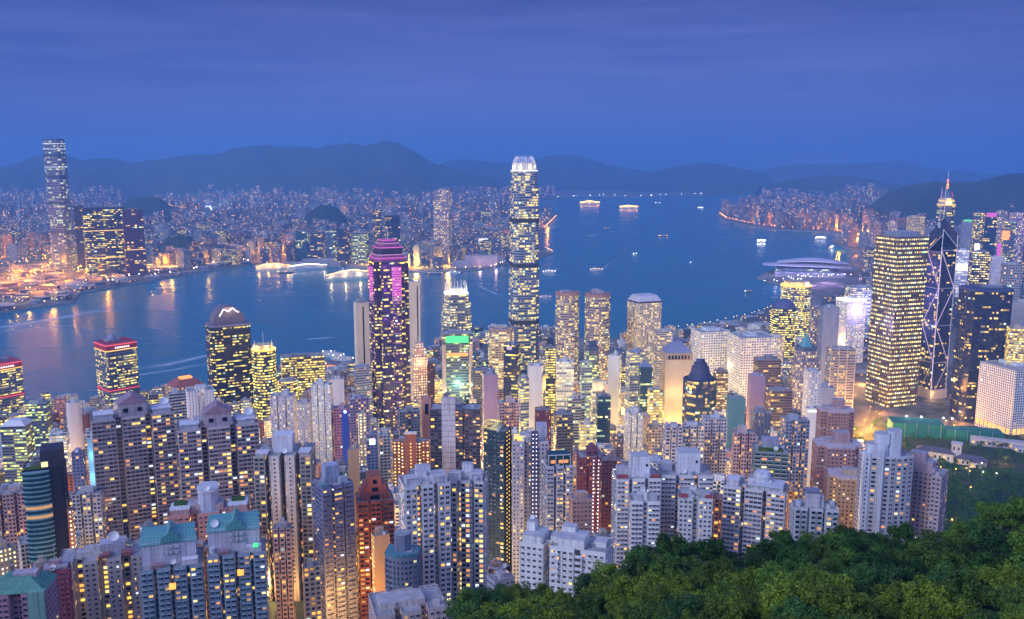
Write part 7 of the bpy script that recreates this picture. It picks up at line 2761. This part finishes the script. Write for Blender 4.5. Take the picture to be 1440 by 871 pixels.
for px, D, pw, dz in ((1205, 1180, 30000, 14), (1215, 1150, 26000, 12), (1225, 1230, 26000, 12), (1200, 1260, 30000, 14), (1232, 1280, 26000, 12), (1335, 1290, 34000, 14), (1345, 1260, 34000, 12), (1350, 1320, 34000, 14), (1360, 1400, 34000, 12),
                      (1222, 760, 9000, 10), (1226, 820, 9000, 10), (1218, 700, 7000, 10), (560, 1350, 16000, 12), (865, 1440, 26000, 14), (772, 1500, 26000, 14), (1190, 1500, 36000, 14), (1210, 1560, 36000, 12), (1420, 1090, 14000, 10)):
    x = (px - CX) / FPX * D * 1.03
    z = ground_z(x, D) if D < 1325 else 4
    point('street_glow', (x, D, z + dz), (1, .45, .10), pw * (3 if px < 1300 else .8), 2)


# street, low block and trees below the golden grid tower
def ground_at(px, D):
    x = (px - CX) / FPX * D * 1.03
    return Vector((x, D, (ground_z(x, D) if D < 1325 else 4) + .35))


def street(path, wd, name='road'):
    P = [ground_at(*q) for q in path]
    fine = []
    for p, q in zip(P, P[1:]):
        for k in range(6):
            r_ = p.lerp(q, k / 6)
            r_.z = max(ground_z(r_.x, r_.y), 4) + .5
            fine.append(r_)
    mb = MB()
    mk = MB()
    for i in range(len(fine) - 1):
        d = (fine[i + 1] - fine[i]).normalized()
        nrm = Vector((-d.y, d.x, 0)) * wd / 2
        mb.face([fine[i] - nrm, fine[i + 1] - nrm, fine[i + 1] + nrm, fine[i] + nrm])
        if i % 2 == 0:
            n2, up = nrm.normalized() * .2, Vector((0, 0, .03))
            mk.face([fine[i] - n2 + up, fine[i + 1] - n2 + up, fine[i + 1] + n2 + up, fine[i] + n2 + up])
    tag(mb.build(name, ['asphalt']), kind='structure')
    tag(mk.build('road_marking', ['white_metal']), kind='structure')
    return fine


for path, nm in (([(1200, 1130), (1206, 1220), (1226, 1300), (1236, 1420)], 'the golden grid tower'), ([(1330, 1240), (1346, 1330), (1360, 1450), (1352, 1700)], 'the dark navy tower'),
                 ([(1222, 660), (1224, 760), (1212, 900), (1202, 1120)], 'the lower pink stepped block')):
    fl = street(path, 15)
    for i, p in enumerate(fl[::2]):
        o = bpy.data.objects.new('street_lamp', lamp_mesh('lamp_warm', 10, 1.0))
        o.location = p + Vector((9 if i % 2 else -9, 0, -.4))
        COL.objects.link(o)
        tag(o, 'orange street lamp on the lit street beside ' + nm, 'street lamp', 'orange lamps beside ' + nm)
        point('street_glow', p + Vector((0, -2, 11)), (1, .38, .05), (52000 if nm != 'the dark navy tower' else 9000) if p.y > 1100 else 12000, 1.2)

for px, D in ((1352, 1010), (1372, 1000), (1391, 995), (1388, 1040), (1330, 1020), (1410, 985), (1352, 760), (1340, 775), (1408, 780), (1425, 770), (1375, 905)):
    p = ground_at(px, D)
    o = bpy.data.objects.new('street_lamp', lamp_mesh('lamp_white' if px > 1380 else 'lamp_warm', 13, .9))
    o.location = p
    COL.objects.link(o)
    tag(o, 'park lamp standing among the dark trees of the wooded park slope', 'street lamp', 'lamps of the wooded park slope')
    point('street_glow', p + Vector((0, -2, 14)), (1, .62, .28), 2200, .8)
P = ground_at(1405, 745)
t_ = thing('pavilion', 'small low pavilion with a pale sloping roof in the wooded park slope', 'pavilion', (P.x, P.y, P.z - 1), R(20))
mb = MB()
mb.prism(foot('box', 26, 9), -4, 9, 3, 3.4, mat=0, cap=0)
mb.build('pavilion_wall', ['apt_lit'], t_, (.45, .32, .26))
mb = MB()
mb.prism(foot('box', 29, 12), 9, 12, top=foot('box', 26, 1), mat=0, cap=0, blank='all', bottom=True)
mb.build('pavilion_roof', ['paint'], t_, (.42, .44, .52))
P = ground_at(1222, 1150)
t_ = thing('low_block', 'low white flat roofed block beside the netted site and the orange lit street', 'low building', (P.x, P.y, P.z - 1), R(-14))
for nm, x, y, sx, sy, h in (('long_wing', 0, 0, 46, 16, 13), ('cross_wing', 16, -14, 16, 18, 10), ('roof_house', -8, 2, 10, 8, 17)):
    mb = MB()
    mb.prism([(x - sx / 2, y - sy / 2), (x + sx / 2, y - sy / 2), (x + sx / 2, y + sy / 2), (x - sx / 2, y + sy / 2)], -6, h, 3, 3.3, mat=0, cap=1)
    mb.build(nm, ['apt_lit', 'rooftop'], t_, (.5, .48, .52))
